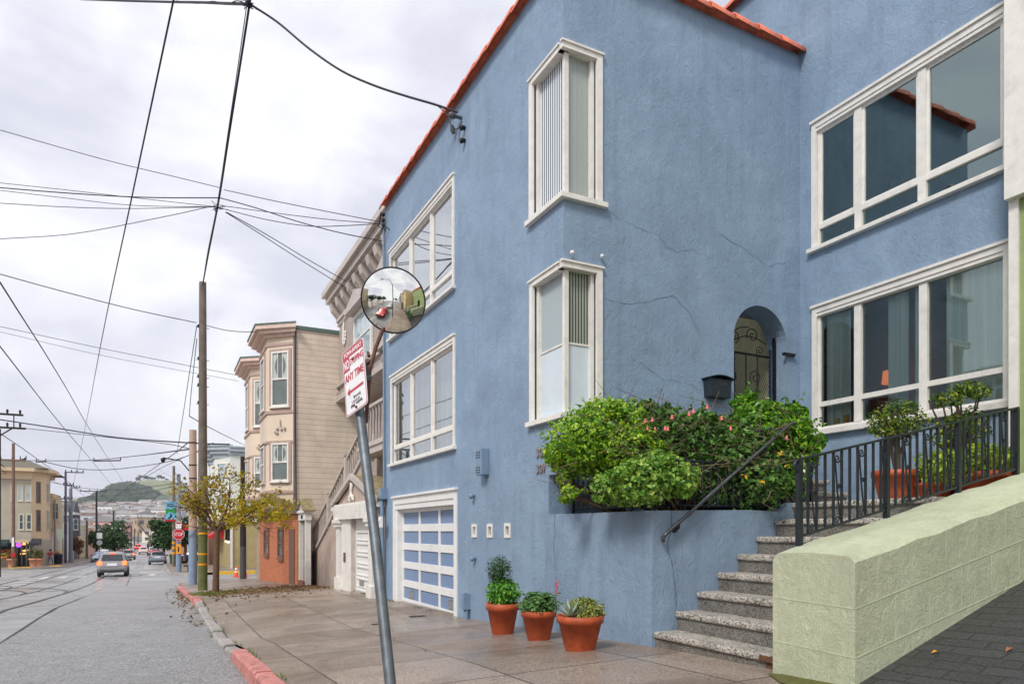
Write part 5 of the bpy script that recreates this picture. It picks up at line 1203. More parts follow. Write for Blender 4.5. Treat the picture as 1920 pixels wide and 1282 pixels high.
# left row beyond
row_house('row_house', 'cream house with brown bay window next to the beige corner building', 'L', 102, 109, 4.3, L((206, 186, 156)), floors=2, trim=M_peach)
row_house('row_house', 'pale green narrow house between the cream and the white house', 'L', 109, 116.5, 3.6, L((196, 212, 184)), floors=2, bays=0)
row_house('row_house', 'white two-storey house behind the grey poles', 'L', 116.5, 127, 1.6, L((226, 228, 230)), floors=2, bays=0, trim=M_corn)
row_house('row_house', 'dark grey gabled house with white window frames', 'L', 127, 137, 2.6, L((92, 88, 92)), floors=2, roof='gable')
row_house('row_house', 'pale yellow flat house behind the brown street tree', 'L', 138, 156, 1.0, L((224, 214, 176)), floors=2, bays=0)
row_house('row_house', 'pinkish house down the hill past the pale yellow one', 'L', 157, 172, .6, L((214, 170, 150)), floors=2)
row_house('row_house', 'light grey house far down the left side of the street', 'L', 174, 190, .2, L((196, 196, 196)), floors=2)
row_house('row_house', 'beige house at the low point of the left side', 'L', 192, 214, .6, L((206, 188, 166)), floors=3)
row_house('row_house', 'salmon pink building closing the left side of the street', 'L', 262, 290, .6, L((226, 150, 140)), floors=3, xf=-13)
row_house('row_house', 'cream tower-like building far down the street on the left', 'L', 218, 256, .2, L((222, 206, 186)), floors=3)
row_house('row_house', 'brown shop building on the right behind the dark trees', 'R', 77, 92, 2.5, L((150, 120, 96)), floors=2, bays=0)
row_house('row_house', 'terracotta coloured house on the right past the dark trees', 'R', 93, 108, 3.0, L((190, 120, 90)), floors=2)
row_house('row_house', 'grey house on the right further down the hill', 'R', 109, 126, 2.4, L((176, 172, 166)), floors=2)
row_house('row_house', 'white house on the right near the foot of the hill', 'R', 128, 150, 1.4, L((220, 214, 206)), floors=2)
row_house('row_house', 'orange-tinted house on the right at the foot of the hill', 'R', 152, 190, 1.0, L((214, 160, 120)), floors=3)
row_house('row_house', 'pink house far down on the right side', 'R', 195, 250, .4, L((216, 170, 160)), floors=3)
row_house('row_house', 'turquoise fronted shop where the street bends far away', 'R', 258, 300, -1.2, L((110, 160, 170)), floors=2, xf=0.5)

# ============================================================= poles and signs
M_wood = pmat('pole_wood', L((118, 108, 98)), .9, nz=3, var=.3, grime=.4, bs=.7, bd=.01, bsc=25)
M_woodg = pmat('pole_wood_mossy', L((104, 112, 66)), .9, nz=4, var=.35, grime=.4, bs=.7, bd=.01, bsc=25)
M_dwood = pmat('dark_pole', L((52, 44, 44)), .9, nz=5, var=.4, bs=.6, bd=.01)
M_galv = pmat('galvanised_steel', L((112, 120, 126)), .5, .55, nz=9, var=.3, grime=.35, bs=.3)
M_conc = pmat('pole_tan', L((184, 160, 144)), .75, nz=3); M_pblue = pmat('pole_blue', L((130, 152, 174)), .6, nz=3, grime=.2)
M_or = pmat('orange_band', L((240, 160, 20)), .5); M_red = pmat('sign_red', L((190, 24, 38)), .4, var=.05); M_wh = pmat('sign_white', L((236, 236, 238)), .35, var=.03, nz=20, grime=.15)
M_wire = pmat('wire_black', L((30, 32, 48)), .6, bs=0)
def polep(X, Y): return V((X, Y, side(X, Y) if Y < 39.5 or Y > 54 else roadz(Y)))
b = polep(1.21, 25.7)
wp = thing('utility_pole', 'tall weathered wooden pole with green moss and three orange bands', 'pole', b)
MB().tube([b+UP*(-.3), b+UP*3.0], [.155, .15], 14).build('mossy_base', M_woodg, wp); MB().tube([b+UP*3.0, V((b.x, b.y, 8.45))], [.15, .115], 14).build('shaft', M_wood, wp)
for z in (-.98+.35, -.28-.0, .42-.0): MB().tube([V((b.x, b.y, z-.55)), V((b.x, b.y, z-.49))], .16, 14).build('band', M_or, wp)
g = MB(); 
for z in (5.8, 5.2, 4.9, 6.9, 4.3): g.lathe((b.x-.13, b.y-.02, z), [(.02, 0), (.04, .03), (.04, .08), (.02, .1)], 6); g.tube([(b.x-.2, b.y, z), (b.x+.2, b.y, z)], .012, 5)
g.build('pole_fitting', M_black, wp)
b = polep(1.2, 34)
cp = thing('lamp_pole', 'thick short pole painted blue below and tan above at the kerb corner', 'pole', b)
MB().tube([b+UP*(-.3), V((b.x, b.y, 0))], [.185, .18], 16).build('lower_shaft', M_pblue, cp); MB().tube([V((b.x, b.y, 0)), V((b.x, b.y, 4.5))], [.18, .15], 16).build('upper_shaft', M_conc, cp)
for z in (3.9, 2.9, 2.3, .9, .02): MB().tube([V((b.x, b.y, z)), V((b.x, b.y, z+.05))], .178, 14).build('band', M_black, cp)
MB().tube([V((b.x-.1, b.y, 2.6)), V((b.x-.5, b.y, 3.1)), V((b.x-1.2, b.y, 3.2))], .03, 6).lathe((b.x-1.2, b.y, 3.1), [(.05, .1), (.1, .04), (.06, -.1), (.0, -.12)], 8).build('lamp_arm', M_black, cp)
b = V((3.75, 38.6, side(4, 38.6))); dp = thing('utility_pole', 'dark tarred pole beside the two traffic cones', 'pole', b)
MB().tube([b-UP*.3, b+UP*1.7], [.17, .16], 12).build('base_sheath', pmat('grey_sheath', L((78, 74, 74)), .7, nz=6, var=.4), dp); MB().tube([b+UP*1.7, b+UP*6.4], [.16, .13], 12).build('shaft', M_dwood, dp)
# traffic cones
M_cone = pmat('cone_orange', L((236, 72, 36)), .5)
for i, (px, py) in enumerate(((443, 1074), (459.5, 1072))):
    Y = 48.5; X = (onY(px, py, Y)).x; z = roadz(Y)+.01; X = onY(px, py, Y).x
    c = thing('traffic_cone', ['orange traffic cone with white collars, nearer the mossy pole', 'orange traffic cone with white collars, nearer the dark pole'][i], 'cone', (X, Y, z), 'traffic cones by the olive wall')
    MB().lathe((X, Y, z), [(.14, .03), (.035, .72), (.02, .73)], 14).build('cone_body', M_cone, c); g = MB(); g.box(X-.19, X+.19, Y-.19, Y+.19, z, z+.035); g.build('base', M_cone, c)
    for (z0, z1, r0, r1) in ((.3, .38, .103, .09), (.48, .6, .078, .058)): MB().lathe((X, Y, z), [(r0+.004, z0), (r1+.004, z1)], 14).build('collar', M_wh, c)
# stop sign pole
b = polep(1.08, 58.9); sp_o = thing('stop_sign', 'red STOP sign on the blue-grey pole at the far corner', 'sign', b)
MB().tube([b-UP*.2, V((b.x, b.y, -.1))], [.2, .19], 14).build('lower_shaft', M_pblue, sp_o); MB().tube([V((b.x, b.y, -.1)), V((b.x, b.y, 4.35))], [.18, .14], 14).build('upper_shaft', pmat('pole_grey', L((140, 146, 154)), .7), sp_o)
sc_ = onY(334.7, 1001, 58.6); n_ = V((-.12, -1, 0)).normalized(); u_ = V((1, -.12, 0)).normalized()
def disc(mb, c, r, n, u, nn, th=.01, rot=0):
    P = [c+u*(r*math.cos(rot+2*math.pi*k/nn))+UP*(r*math.sin(rot+2*math.pi*k/nn)) for k in range(nn)]; mb.prism(P, -n*th); return mb
disc(MB(), sc_, .44, n_, u_, 8, .02, R(22.5)).build('sign_plate', M_wh, sp_o); disc(MB(), sc_+n_*.008, .41, n_, u_, 8, .006, R(22.5)).build('sign_face', M_red, sp_o)
text(sp_o, 'sign_text', 'STOP', sc_+n_*.012-u_*.3-UP*.13, u_, UP, .26, M_wh, .6, .003)
g = MB(); g.obox(sc_-u_*.22+UP*-.58, u_*.44, UP*.13, n_*.01); g.build('supplementary_plate', M_red, sp_o)
text(sp_o, 'sign_text', 'ALL WAY', sc_-u_*.19-UP*.55+n_*.014, u_, UP, .07, M_wh, .38, .002)
g = MB(); g.obox(sc_-u_*.2+UP*.46, u_*.4, UP*.5, n_*.01); g.build('upper_plate', M_wh, sp_o); g = MB(); g.obox(sc_-u_*.16+UP*.78, u_*.32, UP*.14, n_*.014); g.obox(sc_-u_*.13+UP*.6, u_*.07, UP*.07, n_*.014); g.obox(sc_+u_*.06+UP*.6, u_*.07, UP*.07, n_*.014); g.build('plate_marking', M_red, sp_o)
g = MB(); g.obox(sc_+u_*.4+UP*.3, u_*.36, UP*.2, n_*.01); g.obox(sc_+u_*.4+UP*.56, u_*.36, UP*.2, n_*.01); g.obox(sc_+u_*.3+UP*.28, u_*.05, UP*.5, -n_*.02); g.build('side_plate', M_red, sp_o)
g = MB(); g.obox(sc_-u_*.17+UP*-1.5, u_*.34, UP*.75, n_*.03); g.build('yellow_plate', M_or, sp_o); text(sp_o, 'sign_text', '1', sc_-UP*1.35+n_*.034-u_*.05, u_, UP, .4, M_black, .1, .002)
# bench
b = polep(1.75, 58.4); bn = thing('bench', 'small dark metal bench beside the stop sign pole', 'bench', b)
g = MB(); g.box(b.x-.35, b.x+.15, b.y-.8, b.y+.8, b.z+.4, b.z+.45); g.build('seat', M_dwood, bn); g = MB(); g.prism([(b.x+.15, b.y-.8, b.z+.45), (b.x+.35, b.y-.8, b.z+1.0), (b.x+.4, b.y-.8, b.z+1.0), (b.x+.2, b.y-.8, b.z+.42)], (0, 1.6, 0)); g.build('backrest', M_dwood, bn)
for dy in (-.7, .6): MB().box(b.x-.05, b.x+.05, b.y+dy, b.y+dy+.08, b.z-.05, b.z+.4).build('leg', M_black, bn)
# banner pole
b = polep(.95, 75); bpn = thing('banner_pole', 'tall brown pole with a blue and green street banner', 'pole', b)
MB().tube([b-UP*.2, V((b.x, b.y, 6.3))], [.17, .12], 12).build('shaft', M_wood, bpn)
c0, c1 = onY(310.5, 977, 75), onY(333, 940, 75); M_sky = pmat('banner_blue', L((110, 190, 226)), .6, nz=.8); 
g = MB(); g.box(c0.x, c1.x, 74.8, 74.83, c0.z, c1.z); bn_ = g.build('banner', M_sky, bpn)
W_, H_ = c1.x-c0.x, c1.z-c0.z
g = MB(); g.box(c0.x, c1.x, 74.78, 74.8, c0.z, c0.z+H_*.1); g.build('banner_stripe', M_red, bn_)
g = MB(); g.box(c0.x+.1*W_, c0.x+.75*W_, 74.78, 74.8, c0.z+H_*.74, c0.z+H_*.8); g.box(c0.x+.1*W_, c0.x+.65*W_, 74.78, 74.8, c0.z+H_*.84, c0.z+H_*.89); g.build('banner_lettering', M_pane, bn_)
g = MB(); g.prism([(c0.x, 74.78, c0.z+H_*.66), (c0.x, 74.78, c0.z+H_*.34), (c0.x+W_*.3, 74.78, c0.z+H_*.5), (c0.x+W_*.6, 74.78, c0.z+H_*.42), (c1.x, 74.78, c0.z+H_*.35), (c1.x, 74.78, c0.z+H_*.8), (c0.x+W_*.5, 74.78, c0.z+H_*.6)], (0, .015, 0)); g.build('banner_motif', pmat('banner_green', L((50, 150, 70)), .6, nz=2, var=.4), bn_)
g = MB(); g.prism([(c0.x+W_*.15, 74.775, c0.z+H_*.12), (c0.x+W_*.4, 74.775, c0.z+H_*.3), (c0.x+W_*.3, 74.775, c0.z+H_*.42), (c0.x+W_*.55, 74.775, c0.z+H_*.34), (c0.x+W_*.5, 74.775, c0.z+H_*.22), (c0.x+W_*.28, 74.775, c0.z+H_*.12)], (0, .01, 0)); g.build('banner_motif', M_dark, bn_)
for z in (-2.2, -1.7, -1.2): MB().tube([V((b.x, b.y, z-.1)), V((b.x, b.y, z+.1))], .175, 12).build('band', M_or, bpn)
b = polep(1.35, 77); MBp = thing('light_pole', 'thin pale grey steel pole just behind the banner pole', 'pole', b); MB().tube([b, V((b.x, b.y, 3.9))], .1, 10).build('shaft', pmat('pole_grey', None), MBp); MB().tube([V((b.x, b.y, 3.9)), V((b.x+.1, b.y, 4.3)), V((b.x+1.4, b.y, 4.5))], .05, 6).build('lamp_arm', M_black, MBp)
# green bin
b = V((1.0, 84, side(1, 84))); gb = thing('litter_bin', 'green wheeled bin by the kerb beside the parked grey car', 'bin', b)
g = MB(); g.prism([(b.x-.3, b.y-.3, b.z+.05), (b.x+.3, b.y-.3, b.z+.05), (b.x+.38, b.y-.38, b.z+1.0), (b.x-.38, b.y-.38, b.z+1.0)], (0, .7, 0)); g.build('body', pmat('bin_green', L((20, 110, 80)), .5), gb); g = MB(); g.box(b.x-.42, b.x+.42, b.y-.44, b.y+.4, b.z+1.0, b.z+1.08); g.build('lid', pmat('bin_green', None), gb)
# ----- poles on the left
def simple_pole(name, label, px, Yd, ytop, r, mat, arms=(), group=None, extra=None):
    X = onY(px, 1000, Yd).x; top = onY(px, ytop, Yd).z; z0 = roadz(Yd)+.1
    o = thing(name, label, 'pole', (X, Yd, z0), group)
    MB().tube([(X, Yd, z0-.2), (X, Yd, top)], [r, r*.75], 10).build('shaft', mat, o)
    for (yy, x0, x1) in arms:
        zz = onY(px, yy, Yd).z; xa, xb = onY(x0, yy, Yd).x, onY(x1, yy, Yd).x
        MB().box(xa, xb, Yd-.12, Yd+.02, zz-.06, zz+.08).build('crossarm', mat if mat is not M_galv else M_dwood, o)
        g = MB()
        for q in (.03, .35, .65, .97): g.lathe((xa+(xb-xa)*q, Yd-.05, zz+.08), [(.05, 0), (.07, .1), (.07, .2), (.03, .26)], 6)
        g.build('insulator_row', M_dwood, o)
    return o
M_purple = pmat('pole_purple_grey', L((84, 82, 104)), .8)
M_brn = pmat('pole_brown', L((122, 96, 82)), .85, nz=2, grime=.3)
wl = simple_pole('utility_pole', 'brown wooden pole in front of the beige corner shop building', 25, 82, 831, .17, M_brn, ((863, -25, 49),))
X = onY(25, 1000, 82).x
g = MB(); z0 = roadz(82); g.box(X-.16, X+.16, 81.75, 81.84, z0+1.2, z0+1.6); g.build('posted_notice', M_red, wl); g = MB(); g.box(X-.09, X+.09, 81.76, 81.84, z0+2.2, z0+3.1); g.build('posted_notice', M_wh, wl)
simple_pole('utility_pole', 'dark pole with two crossarms, left of the parked pale blue car', 123, 105, 884, .17, M_purple, ((885, 122, 157), (909, 119, 138), (935, 112, 136)))
simple_pole('light_pole', 'thick grey-blue pole directly right of the dark double-arm pole', 132.5, 108, 915, .27, pmat('pole_bluegrey', L((120, 132, 146)), .7), ((914, 133, 150),))
simple_pole('sign_pole', 'thin light pole with yellow plate in front of the white house', 103, 103, 936, .12, pmat('pole_grey', None))
X = onY(103, 1000, 103).x; 
simple_pole('utility_pole', 'black pole in front of the big green tree on the left', 181, 140, 920, .2, M_black, ((921, 150, 200),))
simple_pole('utility_pole', 'tan pole between the yellow flat house and the green tree', 163, 136, 975, .2, M_brn)
simple_pole('utility_pole', 'short dark pole far down the street above the tree', 213, 230, 957, .3, M_dwood)
for i, (px, Yd, yt) in enumerate(((246, 260, 985), (252, 300, 990), (259, 340, 996), (302, 230, 975))):
    simple_pole('utility_pole', ['thin far pole left of the traffic, nearest of the row', 'thin far pole left of the traffic, middle of the row', 'thin far pole left of the traffic, farthest of the row', 'thin far pole on the right above the parked cars'][i], px, Yd, yt, .2, M_dwood)
sgp = simple_pole('sign_pole', 'small white round sign on a thin post left of the silver car', 186.5, 118, 983, .06, M_galv)
X = onY(186.5, 1000, 118).x; g = disc(MB(), onY(186.5, 1017, 117.8), .4, V((0, -1, 0)), V((1, 0, 0)), 8, .02, R(22.5)); g.build('sign_face', pmat('sign_grey', L((190, 190, 196)), .5), sgp); c_ = onY(186.5, 1003, 117.8); MB().box(c_.x-.35, c_.x+.35, 117.78, 117.8, c_.z-.5, c_.z+.35).build('sign_face', M_wh, sgp)
# the leftmost crossarm structure
o = thing('utility_pole', 'pole top with double crossarms cut by the left edge of the picture', 'pole', onY(-4, 1040, 60)); X = onY(-3, 1000, 60).x
MB().tube([(X, 60, -3.3), (X, 60, 7.2)], .15, 10).build('shaft', M_dwood, o)
for yy, x0, x1 in ((777, -30, 44), (802, -30, 49)):
    zz = onY(20, yy, 60).z; g = MB(); g.box(onY(x0, yy, 60).x, onY(x1, yy, 60).x, 59.9, 60.0, zz-.07, zz+.07); g.build('crossarm', M_dwood, o)
    for xx in (14, 38): q = onY(xx, yy, 60); MB().lathe((q.x, 59.95, zz+.07), [(.04, 0), (.08, .1), (.07, .25), (.03, .3)], 6).build('insulator', M_dwood, o)
MB().tube([onY(26, 777, 60), onY(26, 802, 60)], .04, 5).build('brace', M_dwood, o)
MB().tube([onY(24, 802, 60), onY(-3, 818, 60)], .05, 5).build('brace', M_dwood, o)
# litter bin and planters, person at the left
def pot(mb, c, r, h, taper=.72, rim=.18):
    mb.lathe(c, [(r*taper, 0), (r*.97, h*(1-rim)), (r*.99, h*(1-rim)), (r*1.06, h*(1-rim)+.004), (r*1.08, h), (r*.95, h), (r*.93, h*.9)], 28)
X = onY(109, 1000, 98).x; z0 = roadz(98)+.12; b = thing('litter_bin', 'dark round litter bin beside the person at the left', 'bin', (X, 98, z0))
MB().lathe((X, 98, z0), [(.42, 0), (.46, 1.0), (.5, 1.02), (.5, 1.15), (.2, 1.3)], 14).build('body', pmat('bin_navy', L((28, 48, 66)), .5), b); MB().lathe((X, 98, z0+1.3), [(.2, 0), (.28, .2), (.1, .3)], 10).build('top', M_or, b)
M_pale_t = pmat('pale_terracotta', L((210, 150, 120)), .7)
M_lfg = leafmat('planter_leaves', L((50, 70, 30)), L((90, 100, 40)), L((150, 130, 50)))
for i, (px, lab) in enumerate(((22, 'terracotta planter with green shrub right of the fruit stand'), (64, 'larger terracotta planter under the black awning'), (73, 'smaller terracotta planter under the black awning'))):
    X = onY(px, 1000, 85.5).x; z0 = roadz(85.5)+.12; r_ = [.4, .46, .36][i]; o = thing('planter', lab, 'planter', (X, 85.5, z0), 'planters outside the corner shop')
    g = MB(); pot(g, (X, 85.5, z0), r_, .85); g.build('pot', M_pale_t, o); g = MB(); leaves(g, (X, 85.5, z0+1.2), (r_*1.1, r_*1.1, .65), 160, .24, random.Random(i)); g.build('foliage', M_lfg, o)
# person walking
def skin_body(name, verts, edges, mat, parent, root=0, sub=1):
    me = bpy.data.meshes.new(name); off = WLOC[parent.name] if parent else V((0, 0, 0)); me.from_pydata([tuple(V(v[:3])-off) for v in verts], edges, [])
    o = bpy.data.objects.new(name, me); COL.objects.link(o); o.parent = parent
    sk = o.modifiers.new('Skin', 'SKIN'); sk.use_smooth_shade = True
    for i, v in enumerate(verts):
        r = v[3] if isinstance(v[3], tuple) else (v[3], v[3]); me.skin_vertices[0].data[i].radius = r; me.skin_vertices[0].data[i].use_root = (i == root)
    if sub: o.modifiers.new('Subdivision', 'SUBSURF').levels = sub; o.modifiers['Subdivision'].render_levels = sub
    me.materials.append(mat); WLOC[o.name] = off; return o
X = onY(94, 1000, 97).x; z0 = roadz(97)+.12
pe = thing('person', 'person in red hooded jacket and blue jeans walking past the corner shop', 'person', (X, 97, z0))
def pv(x, y, z, r): return (X+x, 97+y, z0+z, r)
vs = [pv(0, 0, .92, (.15, .11)), pv(.0, 0, 1.15, (.15, .1)), pv(.02, 0, 1.38, (.19, .11)), pv(.03, 0, 1.5, .055), pv(.05, 0, 1.62, (.085, .1)), pv(.05, 0, 1.72, (.07, .08)),
      pv(-.09, 0, .85, .09), pv(-.12, .02, .5, .06), pv(-.22, .02, .12, .04), pv(-.12, .02, .04, .045), pv(.09, 0, .85, .09), pv(.22, 0, .5, .06), pv(.26, 0, .1, .04), pv(.36, 0, .04, .045),
      pv(-.2, 0, 1.4, .055), pv(-.25, 0, 1.15, .045), pv(-.12, -.04, .98, .035), pv(.22, 0, 1.4, .055), pv(.3, 0, 1.16, .045), pv(.42, 0, 1.02, .035), pv(.47, 0, 1.0, .03)]
skin_body('body', vs, [(0, 1), (1, 2), (2, 3), (3, 4), (4, 5), (0, 6), (6, 7), (7, 8), (8, 9), (0, 10), (10, 11), (11, 12), (12, 13), (2, 14), (14, 15), (15, 16), (2, 17), (17, 18), (18, 19), (19, 20)], pmat('skin', L((196, 150, 124)), .6), pe)
ex = .014
skin_body('jacket', [pv(0, 0, .86, (.17, .13)), pv(0, 0, 1.15, (.17, .125)), pv(.02, 0, 1.4, (.205, .13)), pv(.03, 0, 1.5, .08), pv(-.2, 0, 1.4, .07), pv(-.25, 0, 1.15, .06), pv(-.14, -.03, 1.0, .05), pv(.22, 0, 1.4, .07), pv(.3, 0, 1.16, .06), pv(.4, 0, 1.04, .05)], [(0, 1), (1, 2), (2, 3), (2, 4), (4, 5), (5, 6), (2, 7), (7, 8), (8, 9)], pmat('jacket_red', L((196, 48, 78)), .8), pe)
skin_body('jeans', [pv(0, 0, .9, (.16, .12)), pv(-.09, 0, .82, .105), pv(-.12, .02, .5, .075), pv(-.21, .02, .14, .06), pv(.09, 0, .82, .105), pv(.22, 0, .5, .075), pv(.26, 0, .12, .06)], [(0, 1), (1, 2), (2, 3), (0, 4), (4, 5), (5, 6)], pmat('jeans_blue', L((92, 128, 158)), .9), pe)
MB().sphere((X+.03, 97, z0+1.66), .125, 10, 8, (1, 1, 1.1)).build('hair', pmat('hair_dark', L((40, 30, 34)), .8), pe)

# ============================================================= street sign with mirror near the camera
u = V((.3476, -.8893, .2972)); vv = V((.0197, .3239, .9459)).normalized(); u = (u - vv*u.dot(vv)).normalized(); n_ = u.cross(vv); n_ = n_ if n_.dot(FW) < 0 else -n_
C0 = V((1.4043, 5.6273, 1.2555)); M_redf = pmat('faded_red', L((198, 72, 88)), .5, var=.25, nz=18, grime=.1)
ptop = ray(671, 745)*5.72; pbase = ray(744, 1338)*4.72; pbase.z = sz(pbase.x, pbase.y)
sg = thing('mirror_sign_post', 'leaning steel post with tow-away sign and round convex mirror', 'sign post', pbase)
MB().tube([pbase-UP*.2, pbase+(ptop-pbase)*.5, ptop], .0405, 18).build('post', M_galv, sg)
def rrect(mb, c, u, v, w, h, r, n, th, off=0):
    P = []
    for (sx, sy, a0) in ((1, 1, 0), (-1, 1, 90), (-1, -1, 180), (1, -1, 270)):
        for k in range(6): a = R(a0+18*k); P.append(c+u*(sx*(w/2-r)+r*math.cos(a))+v*(sy*(h/2-r)+r*math.sin(a))+n*off)
    mb.prism(P, -n*th); return mb
sw_, sh_ = .305, .61
plate = rrect(MB(), C0, u, vv, sw_, sh_, .03, n_, .004).build('sign_plate', M_wh, sg)
g = MB(); P = []; Q = []
for (ww, hh, LST) in ((sw_-.012, sh_-.012, P), (sw_-.024, sh_-.024, Q)):
    for (sx, sy, a0) in ((1, 1, 0), (-1, 1, 90), (-1, -1, 180), (1, -1, 270)):
        for k in range(6): a = R(a0+18*k); r = .026; LST.append(C0+u*(sx*(ww/2-r)+r*math.cos(a))+vv*(sy*(hh/2-r)+r*math.sin(a))+n_*.0015)
m_ = len(P)
for k in range(m_): g.poly([P[k], P[(k+1) % m_], Q[(k+1) % m_], Q[k]])
g.build('sign_border', M_redf, plate)
def sp(a, b, c=.0): return C0+u*a+vv*b+n_*(.0018+c)
g = MB(); g.obox(sp(-.141, .222), u*.282, vv*.068, n_*.0012); g.obox(sp(-.141, .1), u*.085, vv*.122, n_*.0012)
g.obox(sp(-.085, -.112), u*.2, vv*.022, n_*.0012); g.prism([sp(-.075, -.135), sp(-.115, -.1), sp(-.075, -.066)], n_*.0012); g.build('sign_marking', M_redf, plate)
text(plate, 'sign_text', 'TOW-AWAY', sp(-.13, .236, .0012), u, vv, .042, M_wh, .26, .0006, .02)
text(plate, 'sign_text', 'NO', sp(-.136, .118, .0012), u, vv, .085, M_wh, .074, .0006, .02)
text(plate, 'sign_text', 'STOPPING', sp(-.048, .135, 0), u, vv, .06, M_redf, .185, .0006, .01)
text(plate, 'sign_text', 'ANY TIME', sp(-.133, .0, 0), u, vv, .07, M_redf, .266, .0006, .02)
rr = random.Random(8)
for k, (a, b_, w_) in enumerate(((-.03, -.17, .1), (-.06, -.205, .12), (.0, -.235, .09), (-.07, -.24, .05))):   # graffiti scribble
    P = [sp(a+w_*i/14, b_+.014*math.sin(i*2.1+k)+rr.uniform(-.006, .006), .001) for i in range(15)]; MB().tube(P, .0022, 4).build('scribble', M_black if k % 2 == 0 else pmat('faded_ink', L((120, 70, 80)), .6), plate)
for (a, b_) in ((.0, .175), (.0, -.27)): MB().lathe(sp(a, b_), [(.013, 0), (.012, .005), (.004, .008)], 10, axis=n_).build('bolt', pmat('rusty_bolt', L((90, 70, 62)), .6, .5), plate)
# mirror
MC = ray(738, 563)*6.0; mn = (-MC).normalized(); mu = V((-mn.y, mn.x, 0)).normalized(); mu = mu if mu.dot(RT) > 0 else -mu; mv = mn.cross(mu); mv = mv if mv.z > 0 else -mv
mn = (mn + mu*.12 + mv*.187).normalized(); mu = mv.cross(mn).normalized(); mu = mu if mu.dot(RT) > 0 else -mu; mv = mn.cross(mu); mv = mv if mv.z > 0 else -mv
ra = .272; sag = .06; RR = (ra*ra+sag*sag)/(2*sag); vs = []; fs = []; NR, NA = 16, 56
for i in range(NR+1):
    r = ra*i/NR; h = math.sqrt(RR*RR-r*r)-(RR-sag)
    for k in range(NA): a = 2*math.pi*k/NA; vs.append(MC+mu*(r*math.cos(a))+mv*(r*math.sin(a))+mn*h)
for i in range(NR):
    for k in range(NA): fs.append((i*NA+k, (i+1)*NA+k, (i+1)*NA+(k+1) % NA, i*NA+(k+1) % NA))
M_mirror, t_, bb = nt('mirror_glass'); bb.inputs['Base Color'].default_value = (.86, .86, .8, 1); bb.inputs['Metallic'].default_value = 1; bb.inputs['Roughness'].default_value = .012
g = MB(); g.mesh(vs, fs, True); mir = g.build('mirror', M_mirror, sg)
g = MB(); g.tube([MC+mu*((ra+.004)*math.cos(2*math.pi*k/48))+mv*((ra+.004)*math.sin(2*math.pi*k/48))-mn*.002 for k in range(49)], .0075, 8, False); g.lathe(MC-mn*.012, [(ra, 0), (ra*.9, -.015), (.0, -.03)], 40, axis=mn); g.build('mirror_rim', M_black, mir)
# bracket
M_rust = pmat('rusty_iron', L((104, 66, 58)), .7, .3, nz=40, var=.5)
A = ray(686, 792)*5.78; B = ray(694, 690)*5.88; Cc = ray(705, 650)*5.95; Dd = ray(716, 622)*6.0
MB().tube([A, B], .017, 8).tube([ray(690, 660)*5.82, ray(692, 668)*5.8], .014, 6).build('bracket', M_rust, sg)
MB().tube([ray(681, 668)*5.72, B+(A-B)*.2], .014, 6).lathe(B+(A-B)*.18-V((.02, 0, 0)), [(.03, -.03), (.04, 0), (.03, .03)], 8, axis=(1, .3, 0)).build('clamp', M_galv, sg)
MB().tube([B, Cc, Dd, MC-mn*.05-mv*.1], [.015, .017, .017, .014], 8).build('mirror_arm', M_rust, sg)

# ============================================================= mailbox
mp_ = lambda px, py: archp.hit(px, py)
a0, b1_ = mp_(1318, 710); a1, b0_ = mp_(1361, 750)
mb_ = thing('mailbox', 'dark wall mailbox with curved lid beside the arched gate', 'mailbox', archp.P((a0+a1)/2, b0_, 0))
w_, y0 = a1-a0, CY
g = MB(); P = [(a0+.02, b0_+.0), (a1-.03, b0_), (a1-.01, b1_), (a0+.0, b1_)]
g.prism([archp.P(a, b, -.005) for a, b in P], (0, -.14, 0)); g.build('body', pmat('mailbox_paint', L((40, 50, 58)), .45, var=.2, nz=20), mb_, bevel=.012)
g = MB(); N = 8; top = [archp.P(a0-.03+(w_+.06)*k/N, b1_+.005+.045*math.sin(math.pi*k/N), 0) for k in range(N+1)]; bot = [p-UP*.015 for p in top]
g.prism(top+bot[::-1], (0, -.17, 0)); g.build('lid', pmat('mailbox_paint', None), mb_, bevel=.004)
MB().sphere(archp.P(a0+w_*.66, b1_-.08, .145), .01).build('lock', M_galv, mb_)

# ============================================================= plants
rng = random.Random(11)
M_soil = pmat('soil', None)
def ground_hit(px, py):
    d = ray(px, py); t = 3.0
    while t < 60:
        q = d*t
        if q.z <= sz(q.x, q.y): return q
        t += .004
    return q
def terra_pot(label, px, py, D, r, h, group='terracotta pots at the foot of the planter wall'):
    c = ground_hit(px, py)+UP*.002
    o = thing('potted_plant', label, 'potted plant', c, group); g = MB(); pot(g, c, r, h, .68, .22); g.build('pot', M_terra, o)
    MB().lathe(c+UP*(h*.86), [(r*.95, 0), (0, .01)], 16).build('soil', M_soil, o); return o, c
LM1 = leafmat('bright_leaf', L((58, 108, 18)), L((116, 168, 26)), L((190, 216, 48)), .4, .3)
LM2 = leafmat('mid_leaf', L((30, 66, 24)), L((62, 112, 34)), L((110, 150, 60)))
LM3 = leafmat('grey_leaf', L((90, 110, 62)), L((124, 150, 80)), L((168, 176, 110)))
LM4 = leafmat('dark_leaf', L((24, 48, 20)), L((44, 84, 30)), L((84, 124, 44)))
LM5 = leafmat('lime_leaf', L((104, 130, 36)), L((150, 180, 50)), L((196, 206, 80)))
o, c = terra_pot('left terracotta pot with a tall dark green bush over bright leaves', 942.5, 1187, 7.25, .17, .33)
g = MB(); leaves(g, c+V((-.04, 0, .68)), (.15, .14, .17), 1100, .045, rng, .25, .22, .8); g.tube([c+UP*.3, c+UP*.82], [.015, .004], 5); g.build('foliage', LM4, o)
